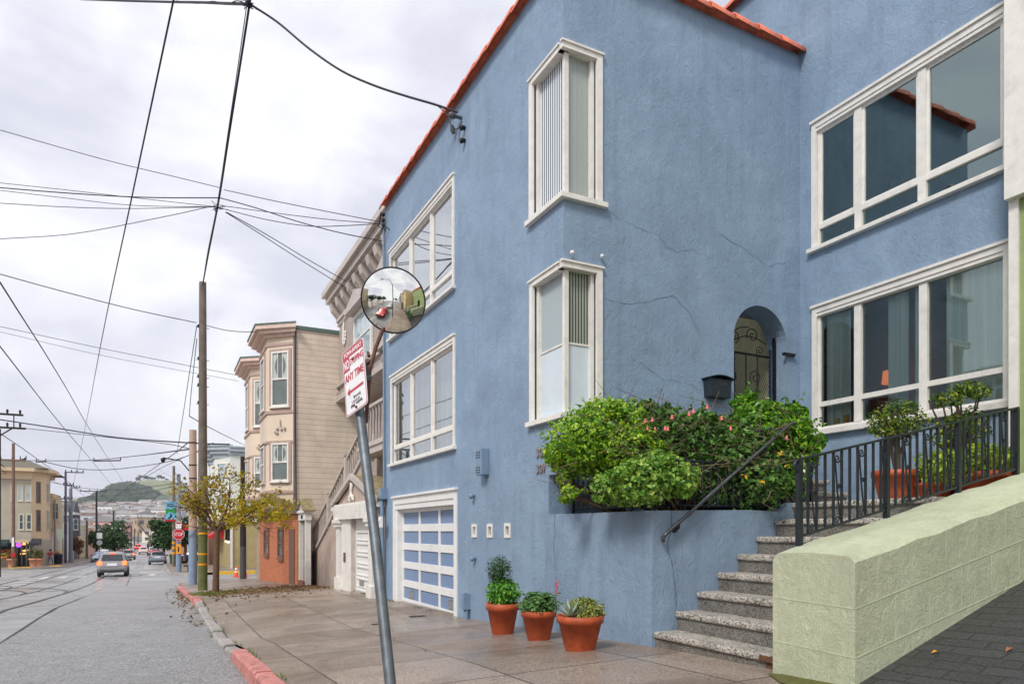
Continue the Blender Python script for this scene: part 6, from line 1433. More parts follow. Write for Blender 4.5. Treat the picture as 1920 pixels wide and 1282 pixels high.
g = MB(); leaves(g, c+V((.0, -.02, .44)), (.2, .2, .17), 900, .05, rng, .3, .6, .5, zmin=c.z+.31); g.build('foliage', LM2 if False else leafmat('pot_leaf', L((50, 110, 34)), L((90, 158, 52)), L((150, 200, 70))), o); o.scale = (1.22, 1.22, 1.22)
o, c = terra_pot('middle terracotta pot, brown stained, with a rounded green succulent', 1010, 1198, 7.0, .172, .30)
g = MB()
for k in range(90):
    p = c+V((rng.gauss(0, .08), rng.gauss(0, .08), .37+rng.uniform(-.05, .09)))
    for j_ in range(9):
        a = j_*.7+k; d = V((math.cos(a), math.sin(a), .8)).normalized(); leaf(g, p+d*.028, V((d.x*.3, d.y*.3, 1)).normalized(), .045, .6, rng)
leaves(g, c+UP*.35, (.21, .21, .12), 700, .045, rng, .4, .6, .7, zmin=c.z+.28); g.build('foliage', leafmat('succulent_leaf', L((70, 120, 66)), L((104, 152, 84)), L((150, 184, 110))), o)
g = MB(); q = c+V((.17, -.05, .3)); g.tube([q, q+V((.02, 0, .26))], .004, 4)
for k in range(14): g.sphere(q+V((.02+rng.gauss(0, .008), rng.gauss(0, .008), .16+.01*k)), .01, 5, 4)
g.build('flower_spike', pmat('pink_flower', L((220, 120, 130)), .6), o); o.scale = (1.17, 1.17, 1.17)
o, c = terra_pot('right terracotta pot, largest, with yellow-green jade and a pale agave', 1087.5, 1217, 6.6, .212, .33)
g = MB(); leaves(g, c+V((.05, 0, .36)), (.18, .2, .14), 1100, .034, rng, .5, .7, .8, zmin=c.z+.31); g.build('foliage', leafmat('jade_leaf', L((90, 120, 44)), L((140, 156, 66)), L((196, 186, 96))), o); o.scale = (1.1, 1.1, 1.1)
g = MB(); q = c+V((-.16, -.08, .33))
for k in range(16):
    a = k*2.4; el = .3+.06*k; d = V((math.cos(a)*math.cos(el), math.sin(a)*math.cos(el), math.sin(el))); s_ = d.cross(UP).normalized()*.014
    g.poly([q-s_, q+s_, q+d*.1+s_*1.2, q+d*.2, q+d*.1-s_*1.2], True)
g.build('agave', pmat('agave_leaf', L((150, 170, 150)), .6), o)

# planter shrubs
def shrub(name, label, cat, blobs, mat, size, loc, asp=.5, dens=2200, shell=.45, up=.3, group='shrubs growing in the planter', zmin=None, stems=True, gaps=3, twigs=0):
    o = thing(name, label, cat, loc, group); g = MB()
    for (c, r) in blobs: leaves(g, c, r, int(dens*(r[0]*r[2]+r[1]*r[2]+r[0]*r[1])/3*3.2), size, rng, shell, asp, up, gaps=gaps, zmin=zmin)
    for (c, r) in blobs:      # uneven outline: small side clumps and leafy shoots
        for _ in range(5):
            d = V((rng.gauss(0, 1), rng.gauss(0, 1), rng.gauss(.2, .8))).normalized(); rr_ = rng.uniform(.16, .34); cc_ = V(c)+V((d.x*r[0], d.y*r[1], d.z*r[2]))*rng.uniform(.8, 1.02)
            leaves(g, cc_, (r[0]*rr_, r[1]*rr_, r[2]*rr_), int(dens*.10*(r[0]+r[2])*rr_*3), size, rng, .2, asp, up)
        for _ in range(6):
            d = V((rng.gauss(0, 1), rng.gauss(0, .8), abs(rng.gauss(.3, .7)))).normalized(); p_ = V(c)+V((d.x*r[0], d.y*r[1], d.z*r[2])); ln_ = rng.uniform(.06, .2)
            for q_ in range(7): leaf(g, p_+d*(ln_*q_/7)+V((rng.gauss(0, .012), rng.gauss(0, .012), rng.gauss(0, .012))), (d+V((rng.gauss(0, .7), rng.gauss(0, .7), rng.gauss(0, .7)))).normalized(), size*rng.uniform(.5, .9), asp, rng)
    g.build('foliage', mat, o)
    if twigs:
        g = MB()
        for (c, r) in blobs:
            for _ in range(twigs):
                a_ = V(c)+V((rng.gauss(0, r[0]*.7), -r[1]*rng.uniform(.6, 1.05), rng.gauss(-.1, .5)*r[2])); g.tube([a_, a_+V((rng.gauss(0, .16), -.03, rng.gauss(.05, .08))), a_+V((rng.gauss(0, .3), -.05, rng.gauss(.08, .14)))], [.005, .004, .002], 4)
        g.build('twig', pmat('twig_pale', L((128, 108, 84)), .85), o)
    if stems:
        g = MB()
        for (c, r) in blobs:
            for k in range(5): q = V(c)+V((rng.gauss(0, r[0]*.5), rng.gauss(0, r[1]*.5), rng.uniform(-.2, .6)*r[2])); g.tube([V(loc), (V(loc)+q)/2+V((rng.gauss(0, .06), rng.gauss(0, .06), 0)), q], [.018, .012, .004], 5)
        g.build('stem', pmat('twig_brown', L((92, 72, 54)), .85), o)
    return o
def A_(px, py, D): return onD(px, py, D)
shrub('shrub', 'bright yellow-green rounded shrub spilling over the planter corner', 'shrub',
      [(A_(1100, 830, 8.2), (.55, .5, .42)), (A_(1150, 800, 8.3), (.5, .5, .36)), (A_(1078, 850, 8.3), (.34, .45, .3)), (A_(1185, 850, 8.0), (.4, .4, .36)), (A_(1130, 770, 8.4), (.3, .3, .14)), (A_(1066, 925, 8.0), (.12, .1, .1)), (A_(1058, 900, 8.2), (.08, .1, .1))], LM1, .066, V((5.1, 7.0, .15)), .42, 3300, .55, twigs=3)
shrub('shrub', 'light green lobed-leaf bush at the planter corner over the railing', 'shrub',
      [(A_(1200, 905, 7.2), (.34, .34, .26)), (A_(1160, 915, 7.5), (.3, .3, .2)), (A_(1265, 900, 7.4), (.3, .3, .2)), (A_(1235, 875, 7.5), (.35, .3, .16))], leafmat('lobed_leaf', L((66, 118, 40)), L((116, 164, 56)), L((176, 198, 88))), .055, V((5.2, 6.1, .15)), .8, 2600, .45)
fl = shrub('flowering_shrub', 'dark twiggy flowering shrub with hanging pink bells below the mailbox', 'shrub',
      [(A_(1265, 815, 8.6), (.6, .45, .32)), (A_(1340, 830, 8.5), (.6, .45, .36)), (A_(1400, 850, 8.3), (.5, .45, .4)), (A_(1240, 855, 8.5), (.5, .4, .3)), (A_(1330, 900, 8.1), (.8, .35, .25)), (A_(1440, 900, 8.0), (.5, .35, .35)), (A_(1215, 780, 8.6), (.3, .3, .18)), (A_(1215, 840, 8.2), (.4, .3, .3)), (A_(1190, 870, 8.0), (.3, .3, .25)), (A_(1300, 790, 8.5), (.5, .4, .14)), (A_(1290, 850, 8.3), (.6, .35, .3)), (A_(1380, 860, 8.1), (.5, .3, .3))], leafmat('abutilon_leaf', L((40, 72, 32)), L((74, 116, 46)), L((120, 164, 74))), .08, V((6, 6.8, .15)), .6, 900, .2, twigs=14)
M_pink = leafmat('pink_bell', L((210, 70, 80)), L((236, 120, 124)), L((246, 160, 150)))
for (px, py) in ((1210, 788), (1214, 802), (1228, 804), (1252, 803), (1247, 802), (1260, 781), (1292, 775), (1300, 770), (1326, 762), (1353, 783), (1370, 802), (1475, 820), (1398, 890), (1280, 893), (1223, 786)):
    p = A_(px, py, 7.85); MB().lathe(p, [(.005, .024), (.012, .012), (.014, -.006), (.021, -.026)], 7).build('flower', M_pink, fl)
for (px, py) in ((1395, 893), (1430, 902), (1476, 874), (1462, 850)):
    p = A_(px, py, 7.5); g = MB(); leaves(g, p, (.03, .03, .03), 4, .05, rng); g.build('yellow_leaf', leafmat('yellow_leaf', L((220, 180, 40)), L((236, 200, 60)), L((214, 150, 40))), fl)
shrub('shrub', 'glossy green shrub mounding in front of the arched gate', 'shrub',
      [(A_(1412, 785, 9.0), (.34, .34, .28)), (A_(1450, 800, 8.9), (.5, .4, .34)), (A_(1480, 835, 8.7), (.4, .4, .36)), (A_(1420, 810, 8.6), (.5, .4, .3)), (A_(1500, 850, 8.6), (.2, .3, .24)), (A_(1500, 800, 8.8), (.14, .2, .1)), (A_(1398, 752, 9.1), (.14, .2, .1)), (A_(1470, 890, 8.4), (.3, .3, .3))], leafmat('glossy_leaf', L((44, 96, 22)), L((88, 146, 30)), L((150, 188, 50)), .3), .075, V((7.2, 6.6, .3)), .6, 2300, .5)
# pots on the landing
def land_pot(label, px, py, D, r, h, blobs, mat, size, stemz=.5):
    c = onD(px, py, D); c.z = stp(8)[1]+.002
    o = thing('potted_plant', label, 'potted plant', c, 'pots on the stair landing'); g = MB(); pot(g, c, r, h, .72, .22); g.build('pot', M_terra, o); MB().lathe(c+UP*(h*.86), [(r*.95, 0), (0, .01)], 16).build('soil', M_soil, o)
    g = MB()
    for (d, rr_) in blobs: leaves(g, c+V(d), rr_, int(3600*(rr_[0]*rr_[1]+rr_[0]*rr_[2])), size, rng, .35, .5, .6, gaps=3)
    g.build('foliage', mat, o)
    if stemz:
        g = MB()
        for (d, rr_) in blobs:
            for k in range(3): g.tube([c+UP*h*.8, c+V((d[0]*.4, d[1]*.4, h+.2)), c+V(d)+V((rng.gauss(0, rr_[0]*.4), rng.gauss(0, .05), -.02))], [.03, .022, .008], 6)
        g.build('stem', pmat('jade_stem', L((84, 70, 56)), .85), o)
    return o
LJ = leafmat('jade_tree_leaf', L((36, 66, 24)), L((84, 118, 36)), L((168, 178, 66)), .35)
land_pot('jade tree in a terracotta pot on the stair landing', 1683, 925, 8.0, .26, .36, [((0, 0, .95), (.42, .3, .17)), ((-.25, 0, .85), (.2, .2, .14)), ((.2, .1, .85), (.25, .2, .14)), ((.05, 0, 1.1), (.2, .2, .1))], LJ, .05)
land_pot('tall straggly jade tree beneath the right end of the recessed window', 1800, 925, 7.9, .26, .3, [((-.25, 0, 1.15), (.2, .15, .1)), ((.02, 0, 1.28), (.13, .13, .1)), ((.3, 0, 1.3), (.28, .15, .1)), ((-.1, 0, .85), (.3, .2, .14)), ((.25, 0, .85), (.25, .2, .14)), ((-.3, .0, .7), (.15, .15, .1)), ((.35, .1, 1.0), (.2, .15, .16))], LJ, .055)
land_pot('low pot of yellow-green leaves behind the railing, right of the jade trees', 1842, 905, 7.5, .28, .3, [((0, 0, .42), (.42, .3, .2)), ((-.45, .1, .35), (.3, .2, .2))], LM5, .075, 0)
land_pot('small pot of light green leaves between the two jade trees', 1752, 925, 7.7, .18, .2, [((0, 0, .38), (.26, .2, .2))], LM5, .06, 0)

# ============================================================= trees
M_bark = pmat('bark', L((110, 84, 66)), .9, nz=12, var=.35, bs=.8, bd=.01, bsc=30)
def branch(mb, p, d, ln, r, depth, tips, rg, spread=.6, nseg=4, droop=0):
    pts = [p]; rs = [r]; q = p; dd = d.normalized()
    for i in range(nseg):
        dd = (dd+V((rg.gauss(0, .14), rg.gauss(0, .14), rg.gauss(0, .1)-droop))).normalized(); q = q+dd*(ln/nseg); pts.append(q); rs.append(r*(1-.5*(i+1)/nseg))
        if depth <= 2: tips.append((q, dd, depth))
        if depth > 0 and i >= 1:
            for _ in range(rg.choice((1, 1, 2))):
                a = dd.orthogonal().normalized(); a = Matrix.Rotation(rg.random()*6.28, 3, dd) @ a; branch(mb, q, (dd+a*spread*rg.uniform(.7, 1.3)), ln*rg.uniform(.5, .72), rs[-1]*.62, depth-1, tips, rg, spread, 3, droop)
    mb.tube(pts, rs, 6 if r > .02 else 4, r > .02); tips.append((q, dd, 0))
# the yellow street tree
b = V((1.4, 22.3, sz(1.4, 22.3))); yt = thing('street_tree', 'small street tree with sparse yellow autumn leaves on the pavement', 'tree', b); rg = random.Random(21)
g = MB(); tips = []; fork = b+V((.04, 0, 1.88))
g.tube([b-UP*.1, b+V((.02, 0, .9)), fork], [.105, .088, .08], 10); g.sphere(b, .13, 8, 5, (1, 1, .5)); g.build('trunk', M_bark, yt)
g = MB()
for (dx, dy, dz, ln, r_) in ((-.75, .1, .75, .85, .045), (-.5, -.3, 1.0, .95, .045), (.1, .1, 1.3, .95, .045), (.7, -.3, .9, 1.0, .05), (1.1, -.5, .75, 1.2, .05), (1.1, -.2, .6, 1.3, .045), (-.9, .2, .3, .7, .035), (.5, .7, .6, .9, .035), (-.3, -.5, 1.2, .8, .035), (.5, -.6, 1.1, .95, .04), (1.0, -.7, .5, 1.15, .04), (-.2, .1, 1.5, 1.25, .045), (.3, -.2, 1.5, 1.25, .045)):
    branch(g, fork-UP*.05, V((dx, dy, dz)), ln, r_, 3, tips, rg, .62, 4, .03)
g.build('branch', M_bark, yt)
LY = leafmat('autumn_leaf', L((140, 144, 28)), L((188, 180, 36)), L((206, 156, 36)), .5, .45); LB = leafmat('brown_leaf', L((120, 84, 44)), L((150, 116, 60)), L((96, 70, 40)))
g = MB(); g2 = MB()
for (p, d, dep) in tips:
    lowright = (p-fork).dot(RT) > .3 and p.z < .95
    n = rg.choice((3, 4)) if lowright else rg.choice((0, 1, 2, 2))
    for k in range(n):
        q = p+V((rg.gauss(0, .07), rg.gauss(0, .07), rg.gauss(-.02, .06)))
        if q.z < .02+.1*rg.random() or (q-fork).dot(RT) < -.92 or (q-fork).dot(RT) > 2.3: continue
        leaf(g if (lowright or rg.random() < .65) else g2, q, V((rg.gauss(0, 1), rg.gauss(0, 1), rg.gauss(.3, 1))).normalized(), rg.uniform(.05, .12), .75, rg, .1)
g.build('foliage', LY, yt); g2.build('dry_foliage', LB, yt)
# leaf litter, grass tuft
M_lit = leafmat('litter_leaf', L((120, 92, 60)), L((150, 122, 84)), L((88, 64, 44)), .8, .05)
g = MB(); rg = random.Random(31)
for k in range(1500):
    t_ = rg.random(); X = 1.0+3.4*rg.random()**.8; Y = 21.4+rg.gauss(0, 1.5)+.5*(X-2)
    if k > 1330: X, Y = kx(20)-.25*abs(rg.gauss(0, .8))-.03, rg.uniform(14, 33)
    if Y < 12 or Y > 36: continue
    z = (sz(X, Y) if X > kx(Y)+.1 else roadz(Y)); leaf(g, V((X, Y, z+.015)), V((rg.gauss(0, .4), rg.gauss(0, .4), 1)).normalized(), rg.uniform(.05, .11), .7, rg, .2)
for k in range(60):
    X, Y = rg.uniform(.9, 4.4), rg.uniform(4, 18); leaf(g, V((X, Y, sz(X, Y)+.008)), V((rg.gauss(0, .3), rg.gauss(0, .3), 1)).normalized(), rg.uniform(.02, .05), .5, rg, .2)
stuff(g.build('fallen_leaves', M_lit, None))
g = MB()
for k in range(2600):
    if k < 1500: X, Y = 1.25+rg.gauss(0, .42), 21.7+rg.gauss(0, .75)
    elif k < 2200: X, Y = 0, rg.uniform(5, 19); X = kx(Y)+rg.choice((.17, .18, -.03))+rg.gauss(0, .012)
    else: Y = rg.uniform(12, 21); X = 4.55-abs(rg.gauss(0, .04))
    if k >= 1500 and math.sin(Y*3.1)+math.sin(Y*7.7+k % 2) < .3: continue
    if X < kx(Y)-.05: continue
    z = sz(X, Y) if X > kx(Y) else roadz(Y); h = rg.uniform(.02, .07)*(1.2 if k < 1500 else .8); a = rg.random()*6.28; s_ = V((math.cos(a), math.sin(a), 0))*.006; q = V((X, Y, z)); tp = q+V((rg.gauss(0, .02), rg.gauss(0, .02), h)); g.poly([q-s_, q+s_, tp])
stuff(g.build('grass', leafmat('grass_blade', L((70, 96, 34)), L((104, 128, 44)), L((130, 130, 60))), None))
g = MB(); g.mesh([(.95, 20.6, sz(1, 20.6)+.006), (1.75, 20.4, sz(1.7, 20.4)+.006), (1.95, 21.6, sz(1.9, 21.6)+.006), (1.7, 23.2, sz(1.7, 23.2)+.006), (.95, 23.4, sz(1, 23.4)+.006)], [(0, 1, 2, 3, 4)]); structure(g.build('tree_pit', M_moss))
rg = random.Random(77)
for (px, py, D, lab) in ((1754, 1222, 5.3, 'bright orange fallen leaf on the dark driveway'), (1893, 1216, 5.2, 'brownish fallen leaf at the right of the dark driveway')):
    # find the driveway point along the ray
    d_ = ray(px, py); t_ = 2.0
    while t_ < 9:
        q = d_*t_
        if q.z < max(drivez(q.x, q.y), -1.3)+.02: break
        t_ += .01
    g = MB(); leaf(g, q, V((-.2, 0, 1)).normalized(), .07, .6, rg, .2); tag(g.build('fallen_leaf', pmat('leaf_orange%d' % px, L((236, 160, 30) if px < 1800 else (170, 110, 70)), .6), None, q), lab, 'leaf')
# street trees with dense crowns
LT = leafmat('tree_leaf', L((18, 44, 26)), L((42, 82, 40)), L((84, 120, 56)), .6, .15); LR_ = leafmat('rust_leaf', L((90, 56, 40)), L((130, 84, 54)), L((110, 96, 50)), .7, .2)
def tree(label, px, pyc, pyb, Yd, wpx, hpx, mat=LT, n=1500, lobes=9, size=.42, seed=1, group='street trees down the hill', cat='tree', trunk=.18):
    k = FW.y*Yd/1.0; c = onY(px, pyc, Yd); D = c.dot(FW); s_ = D/F0; w2, h2 = wpx*s_/2, hpx*s_/2; bz = onY(px, pyb, Yd).z; rg = random.Random(seed)
    o = thing('street_tree', label, cat, (c.x, Yd, bz), group); g = MB(); P = V((c.x, Yd, bz-.2)); g.tube([P, P+V((.1, 0, (c.z-bz)*.5)), P+V((0, 0, c.z-bz))], [trunk, trunk*.8, trunk*.5], 8)
    cs = []
    for i in range(lobes):
        d = V((rg.uniform(-.62, .62)*w2, rg.uniform(-.6, .6)*w2, rg.uniform(-.5, .55)*h2)); cs.append(d); g.tube([P+UP*(c.z-bz)*.5, V(c)+d], [trunk*.5, trunk*.15], 5)
    g.build('trunk', M_bark, o); g = MB()
    for d in cs: leaves(g, c+d, (w2*rg.uniform(.35, .55), w2*rg.uniform(.35, .55), h2*rg.uniform(.35, .55)), n//lobes, size, rg, .35, .7, .3, gaps=3)
    g.build('crown', mat, o); return o
tree('broad dark green tree behind the parked cars on the left', 215, 1003, 1043, 150, 62, 62, n=2600, size=.5, seed=1, lobes=12)
tree('smaller green tree just left of the broad dark green tree', 182, 1010, 1044, 140, 34, 44, n=1200, seed=2)
tree('rust brown small tree in front of the pale yellow house', 147, 1022, 1045, 118, 24, 40, LR_, n=700, size=.3, seed=3, trunk=.08)
tree('dense dark green tree right behind the stop sign', 346, 998, 1048, 82, 44, 74, n=1900, size=.36, seed=4)
tree('dark green leaning tree above the parked grey car', 306, 1000, 1042, 92, 48, 70, n=2200, size=.36, seed=5, lobes=11)
tree('bushy green shrub tree behind the blue pole', 366, 1020, 1052, 76, 26, 40, n=500, size=.3, seed=6, trunk=.06)
tree('small far green tree at the foot of the hill on the right', 283, 1022, 1036, 190, 14, 20, n=350, size=.5, seed=7)
# bare tree far away on the right
b_ = onY(281, 1035, 170); bt = thing('bare_tree', 'leafless grey tree rising behind the dark green tree on the right', 'tree', b_); g = MB(); tips = []
g.tube([b_-UP*.5, b_+UP*3.5], [.25, .2], 7)
for k in range(7): branch(g, b_+UP*3.3, V((math.cos(k*.9), math.sin(k*.9)*.6, 1.0)), 4.2, .1, 2, tips, random.Random(k), .6, 4)
g.build('branch', pmat('bare_bark', L((120, 108, 100)), .9), bt)

# ============================================================= cars
M_tyre = pmat('tyre', L((26, 26, 28)), .8); M_rim = pmat('rim', L((170, 172, 176)), .3, .8); M_cgl = pmat('car_glass', L((56, 62, 68)), .05, bs=0, var=.3, nz=1.5)
M_tail = emis('tail_light', L((255, 84, 40)), 3.0); M_taild = pmat('tail_lens', L((150, 20, 24)), .2); M_plast = pmat('black_plastic', L((40, 42, 46)), .6); M_head = pmat('head_lens', L((210, 216, 220)), .1)
def car(name, label, cat, loc, rz, paint, kind='suv', lit=True, group=None, front=False):
    """built with its rear at -y, then turned; x is half width"""
    o = thing(name, label, cat, (0, 0, 0), group)
    if kind == 'suv': Lc, W, H, belt, st = 4.65, .91, 1.7, 1.02, [(-2.32, .62, .66, .80), (-2.28, .42, 1.0, .88), (-2.12, .38, 1.08, .90), (-1.85, .38, 1.55, .91), (-1.5, .38, 1.66, .91), (-.4, .38, 1.70, .91), (.35, .38, 1.64, .91), (.75, .38, 1.40, .91), (1.15, .38, 1.08, .90), (1.9, .38, .98, .88), (2.2, .4, .8, .83), (2.32, .5, .62, .7)]
    else: Lc, W, H, belt, st = 4.8, .91, 1.45, .95, [(-2.4, .6, .7, .76), (-2.34, .42, .92, .84), (-2.1, .36, 1.0, .88), (-1.6, .35, 1.06, .9), (-1.0, .35, 1.36, .91), (-.4, .35, 1.45, .91), (.3, .35, 1.42, .91), (.75, .35, 1.22, .91), (1.2, .35, .96, .9), (1.9, .35, .86, .88), (2.25, .4, .74, .82), (2.4, .5, .6, .7)]
    g = MB(); rings = []
    for (y, z0, zt, w) in st:
        cab = zt > belt+.1; zb_ = min(zt, belt); rw = w*(.78 if cab else .93); rings.append([(0, zt+(.03 if cab else .02)), (rw*.6, zt+.015), (rw*.93, zt-.05 if cab else zt-.01), (rw, zt-.1 if cab else zt-.03), (w*.985, zb_-.0 if cab else zt-.07), (w, zb_-.18), (w*1.0, (z0+zb_)/2-.05), (w*.97, z0+.06), (w*.9, z0-.08), (0, z0-.12)])
    n = len(rings[0]); vs = []
    for (y, *_), rg_ in zip(st, rings):
        vs += [(x, y, z) for x, z in rg_]+[(-x, y, z) for x, z in rg_[::-1][1:-1]]
    m_ = 2*n-2
    g.mesh(vs, [(i*m_+k, (i+1)*m_+k, (i+1)*m_+(k+1) % m_, i*m_+(k+1) % m_) for i in range(len(st)-1) for k in range(m_)], True); g.poly(vs[:m_]); g.poly(vs[-m_:][::-1])
    g.build('body', paint, o)
    r_ = .345 if kind == 'suv' else .32
    for sx in (-1, 1):
        for yy in (-1.42, 1.42):
            g = MB(); g.lathe((sx*(W-.2), yy, r_), [(.0, 0), (r_, 0), (r_, .215), (r_*.62, .225), (.0, .2)] , 18, axis=(sx, 0, 0)); t_ = g.build('wheel', M_tyre, o); MB().lathe((sx*(W+.0), yy, r_), [(r_*.62, .024), (r_*.5, .01), (0, .02)], 14, axis=(sx, 0, 0)).build('rim', M_rim, t_)
            g = MB(); g.lathe((sx*(W-.22), yy, r_), [(0, 0), (r_*1.17, 0), (r_*1.17, .215), (0, .218)], 18, axis=(sx, 0, 0)); g.build('wheel_arch', M_plast, o)
    # glass: rear, windscreen, sides
    def gl(pts, nm): g = MB(); g.poly([V(p) for p in pts]); g.build(nm, M_cgl, o)
    if kind == 'suv':
        gl([(-.66, -2.17, 1.1), (.66, -2.17, 1.1), (.58, -1.9, 1.52), (-.58, -1.9, 1.52)], 'rear_window'); ws = [(.64, 1.12, 1.12), (-.64, 1.12, 1.12), (-.58, .55, 1.55), (.58, .55, 1.55)]
        sd = [(-1.8, 1.1), (-1.6, 1.5), (.35, 1.5), (.9, 1.1)]
    else:
        gl([(-.62, -1.63, 1.09), (.62, -1.63, 1.09), (.54, -1.0, 1.4), (-.54, -1.0, 1.4)], 'rear_window'); ws = [(.64, 1.16, 1.0), (-.64, 1.16, 1.0), (-.56, .5, 1.36), (.56, .5, 1.36)]
        sd = [(-1.55, 1.0), (-1.0, 1.28), (.35, 1.3), (.95, 1.0)]
    gl(ws, 'windscreen')
    for sx in (-1, 1): gl([(sx*(W*.985+.01 if z < 1.2 else W*.80+.012), y, z) for y, z in sd], 'side_window')
    mt = M_tail if lit else M_taild
    for sx in (-1, 1):
        yb = -2.32 if kind == 'suv' else -2.37
        g = MB(); g.box(sx*(W-.3), sx*(W-.02), yb-.005, yb+.28, .8 if kind == 'suv' else .72, 1.06 if kind == 'suv' else .9); g.build('tail_light', mt, o, bevel=.02)
        g = MB(); g.box(sx*(W-.34), sx*(W-.05), 1.98, 2.3, .62, .78); g.build('headlight', M_head, o, bevel=.02)
        g = MB(); g.box(sx*W, sx*(W+.2), .75, .87, belt+.02, belt+.17); g.build('wing_mirror', M_plast, o, bevel=.03)
    yb = -2.36 if kind == 'suv' else -2.42
    g = MB(); g.box(-.3, .3, yb, yb+.08, .74, .92); g.build('number_plate', M_wh, o); g = MB(); g.box(-W*.8, W*.8, yb+.02, yb+.3, .3, .4); g.build('bumper_valance', M_plast, o)
    g = MB(); g.box(-.84, .84, yb+.01, yb+.3, .46, .66); g.build('bumper', paint, o, bevel=.05)
    g = MB(); g.box(-.55, .55, 2.26 if kind == 'suv' else 2.34, 2.42, .5, .7); g.build('grille', M_plast, o)
    g = MB(); g.box(-.6, .6, yb+.13, yb+.2, .98, 1.03) if kind == 'suv' else None
    if kind == 'suv':
        g = MB(); g.box(-.16, .16, -1.93, -1.8, 1.59, 1.62); g.build('brake_light', mt, o)
        for sx in (-1, 1): MB().tube([(sx*.62, -1.4, 1.72), (sx*.62, .2, 1.73)], .02, 5).build('roof_rail', M_plast, o)
    o.location = loc; o.rotation_euler = (-math.atan(.03), 0, rz)
    return o
def paint(name, c, metal=.5): 
    m, t, b = nt('paint_'+name); b.inputs['Base Color'].default_value = (*c, 1); b.inputs['Metallic'].default_value = metal; b.inputs['Roughness'].default_value = .32; b.inputs['Coat Weight'].default_value = .6; return m
Psil, Pgrey, Pblu, Pred, Pwht = paint('silver', L((148, 146, 148)), .45), paint('grey', L((140, 150, 164)), .4), paint('pale_blue', L((176, 188, 206)), .3), paint('red', L((214, 24, 40)), 0), paint('white', L((216, 218, 220)), 0)
def onroad(px, Yd): X = onY(px, 1040, Yd).x; return V((X, Yd, roadz(Yd)-.02*max(0, (-X-3)/3)+.012))
p = onroad(213.5, 57); car('parked_car', 'silver sport utility car driving away with brake lights on', 'car', p, R(.5), Psil, 'suv'); bpy.data.objects['parked_car'].name = 'driving_car'
p = onroad(295.5, 90.5); car('parked_car', 'grey-blue sedan parked at the right kerb past the bin', 'car', p, R(.5), Pgrey, 'sedan', False)
p = onroad(241.5, 128); car('driving_car', 'distant silver car with red lights ahead of the silver utility car', 'car', p, R(.5), Psil, 'suv')
p = onroad(166, 117); p.x = kl(117)+1.1; car('parked_car', 'pale blue car parked at the left kerb, nearest of its row', 'car', p, R(181), Pblu, 'sedan', False)
for i, (y, pt, lab) in enumerate(((124.5, Pwht, 'white car parked second in the left kerb row'), (131, Pgrey, 'grey car parked third in the left kerb row'), (139, Pgrey, 'dark car parked under the broad green tree'))):
    p = V((kl(y)+1.1, y, roadz(y)+.01)); car('parked_car', lab, 'car', p, R(181), pt if i < 2 else paint('dark', L((60, 62, 70))), 'sedan' if i else 'suv', False)
for i, (px, y, pt, kd, lab) in enumerate(((269, 178, Pwht, 'suv', 'distant white van-like car in the traffic queue'), (278, 200, Pred, 'sedan', 'distant red car in the traffic queue'), (259, 225, Pred, 'suv', 'farther red-lit car on the left of the traffic queue'), (291, 150, Pred, 'sedan', 'red car parked right behind the grey-blue sedan'), (287, 170, Pwht, 'suv', 'white car parked farther behind the red one'), (231, 141, Pred, 'sedan', 'red car half hidden left of the distant silver car'))):
    p = onroad(px, y); car('driving_car' if i not in (3, 4) else 'parked_car', lab, 'car', p, R(.5), pt, kd, i not in (3, 4))
p = V((4.2, 84, side(4, 84))); car('parked_car', 'dark blue car standing on the right behind the stop pole', 'car', V((3.3, 86, side(3, 86)+.01)), R(70), paint('navy', L((28, 40, 80))), 'sedan', False)

# ============================================================= overhead wires
def wire(label, P, r=.012, name='overhead_wire', group='overhead wires', n=6):
    """P: points (px, py, D) smoothed by a Catmull-Rom curve"""
    Q = [onD(*p) if not isinstance(p, V) else p for p in P]
    if len(Q) > 2:
        E_ = [Q[0]*2-Q[1]]+Q+[Q[-1]*2-Q[-2]]; out_ = []
        for i in range(1, len(E_)-2):
            for k in range(n):
                t = k/n; a, b, c, d = E_[i-1:i+3]; out_.append(.5*((2*b)+(c-a)*t+(2*a-5*b+4*c-d)*t*t+(-a+3*b-3*c+d)*t**3))
        out_.append(Q[-1]); Q = out_
    r = max(r, 0)
    o = MB().tube(Q, r, 5, False).build(name, M_wire, None, Q[0]); return tag(o, label, 'wire', group)
# --
A0_ = (468, 8, 12.6); B0_ = (411, 372, 17.5); T0 = (380, 534, 23.4)
wire('thick cable from the wooden pole top up past the upper wire knot', [T0, (392, 470, 20.5), B0_, (430, 250, 14.6), A0_, (474, -60, 11.5)], .022)
wire('thin cable just left of the thick one rising from the wooden pole', [T0, (389, 475, 20.6), (407, 385, 17.4), (426, 260, 14.6), (463, 8, 12.4), (468, -60, 11.4)], .009)
wire('twisted service cable sagging from the upper knot to the blue house wall', [A0_, (520, 42, 12.7), (580, 92, 12.6), (640, 133, 12.4), (700, 160, 12.2), (760, 180, 12), (815, 196, 11.9), (858, 211, 11.85)], .02)
wire('looped tail of the service cable under the insulator', [(822, 200, 11.9), (838, 215, 11.8), (848, 238, 11.75), (858, 242, 11.72), (866, 228, 11.7)], .009)
wire('heavy cable bundle leaving the upper knot to the top left', [A0_, (430, 7, 13.5), (380, 5, 15), (320, 4, 17), (240, 2, 19), (150, -1, 22)], .028)
wire('second strand twisted round the heavy top bundle', [(466, 10, 12.6), (445, 2, 13), (425, 9, 13.6), (400, 3, 14.2), (370, 7, 15.2), (330, 2, 16.6)], .01)
Bk = (408, 388, 17.3)
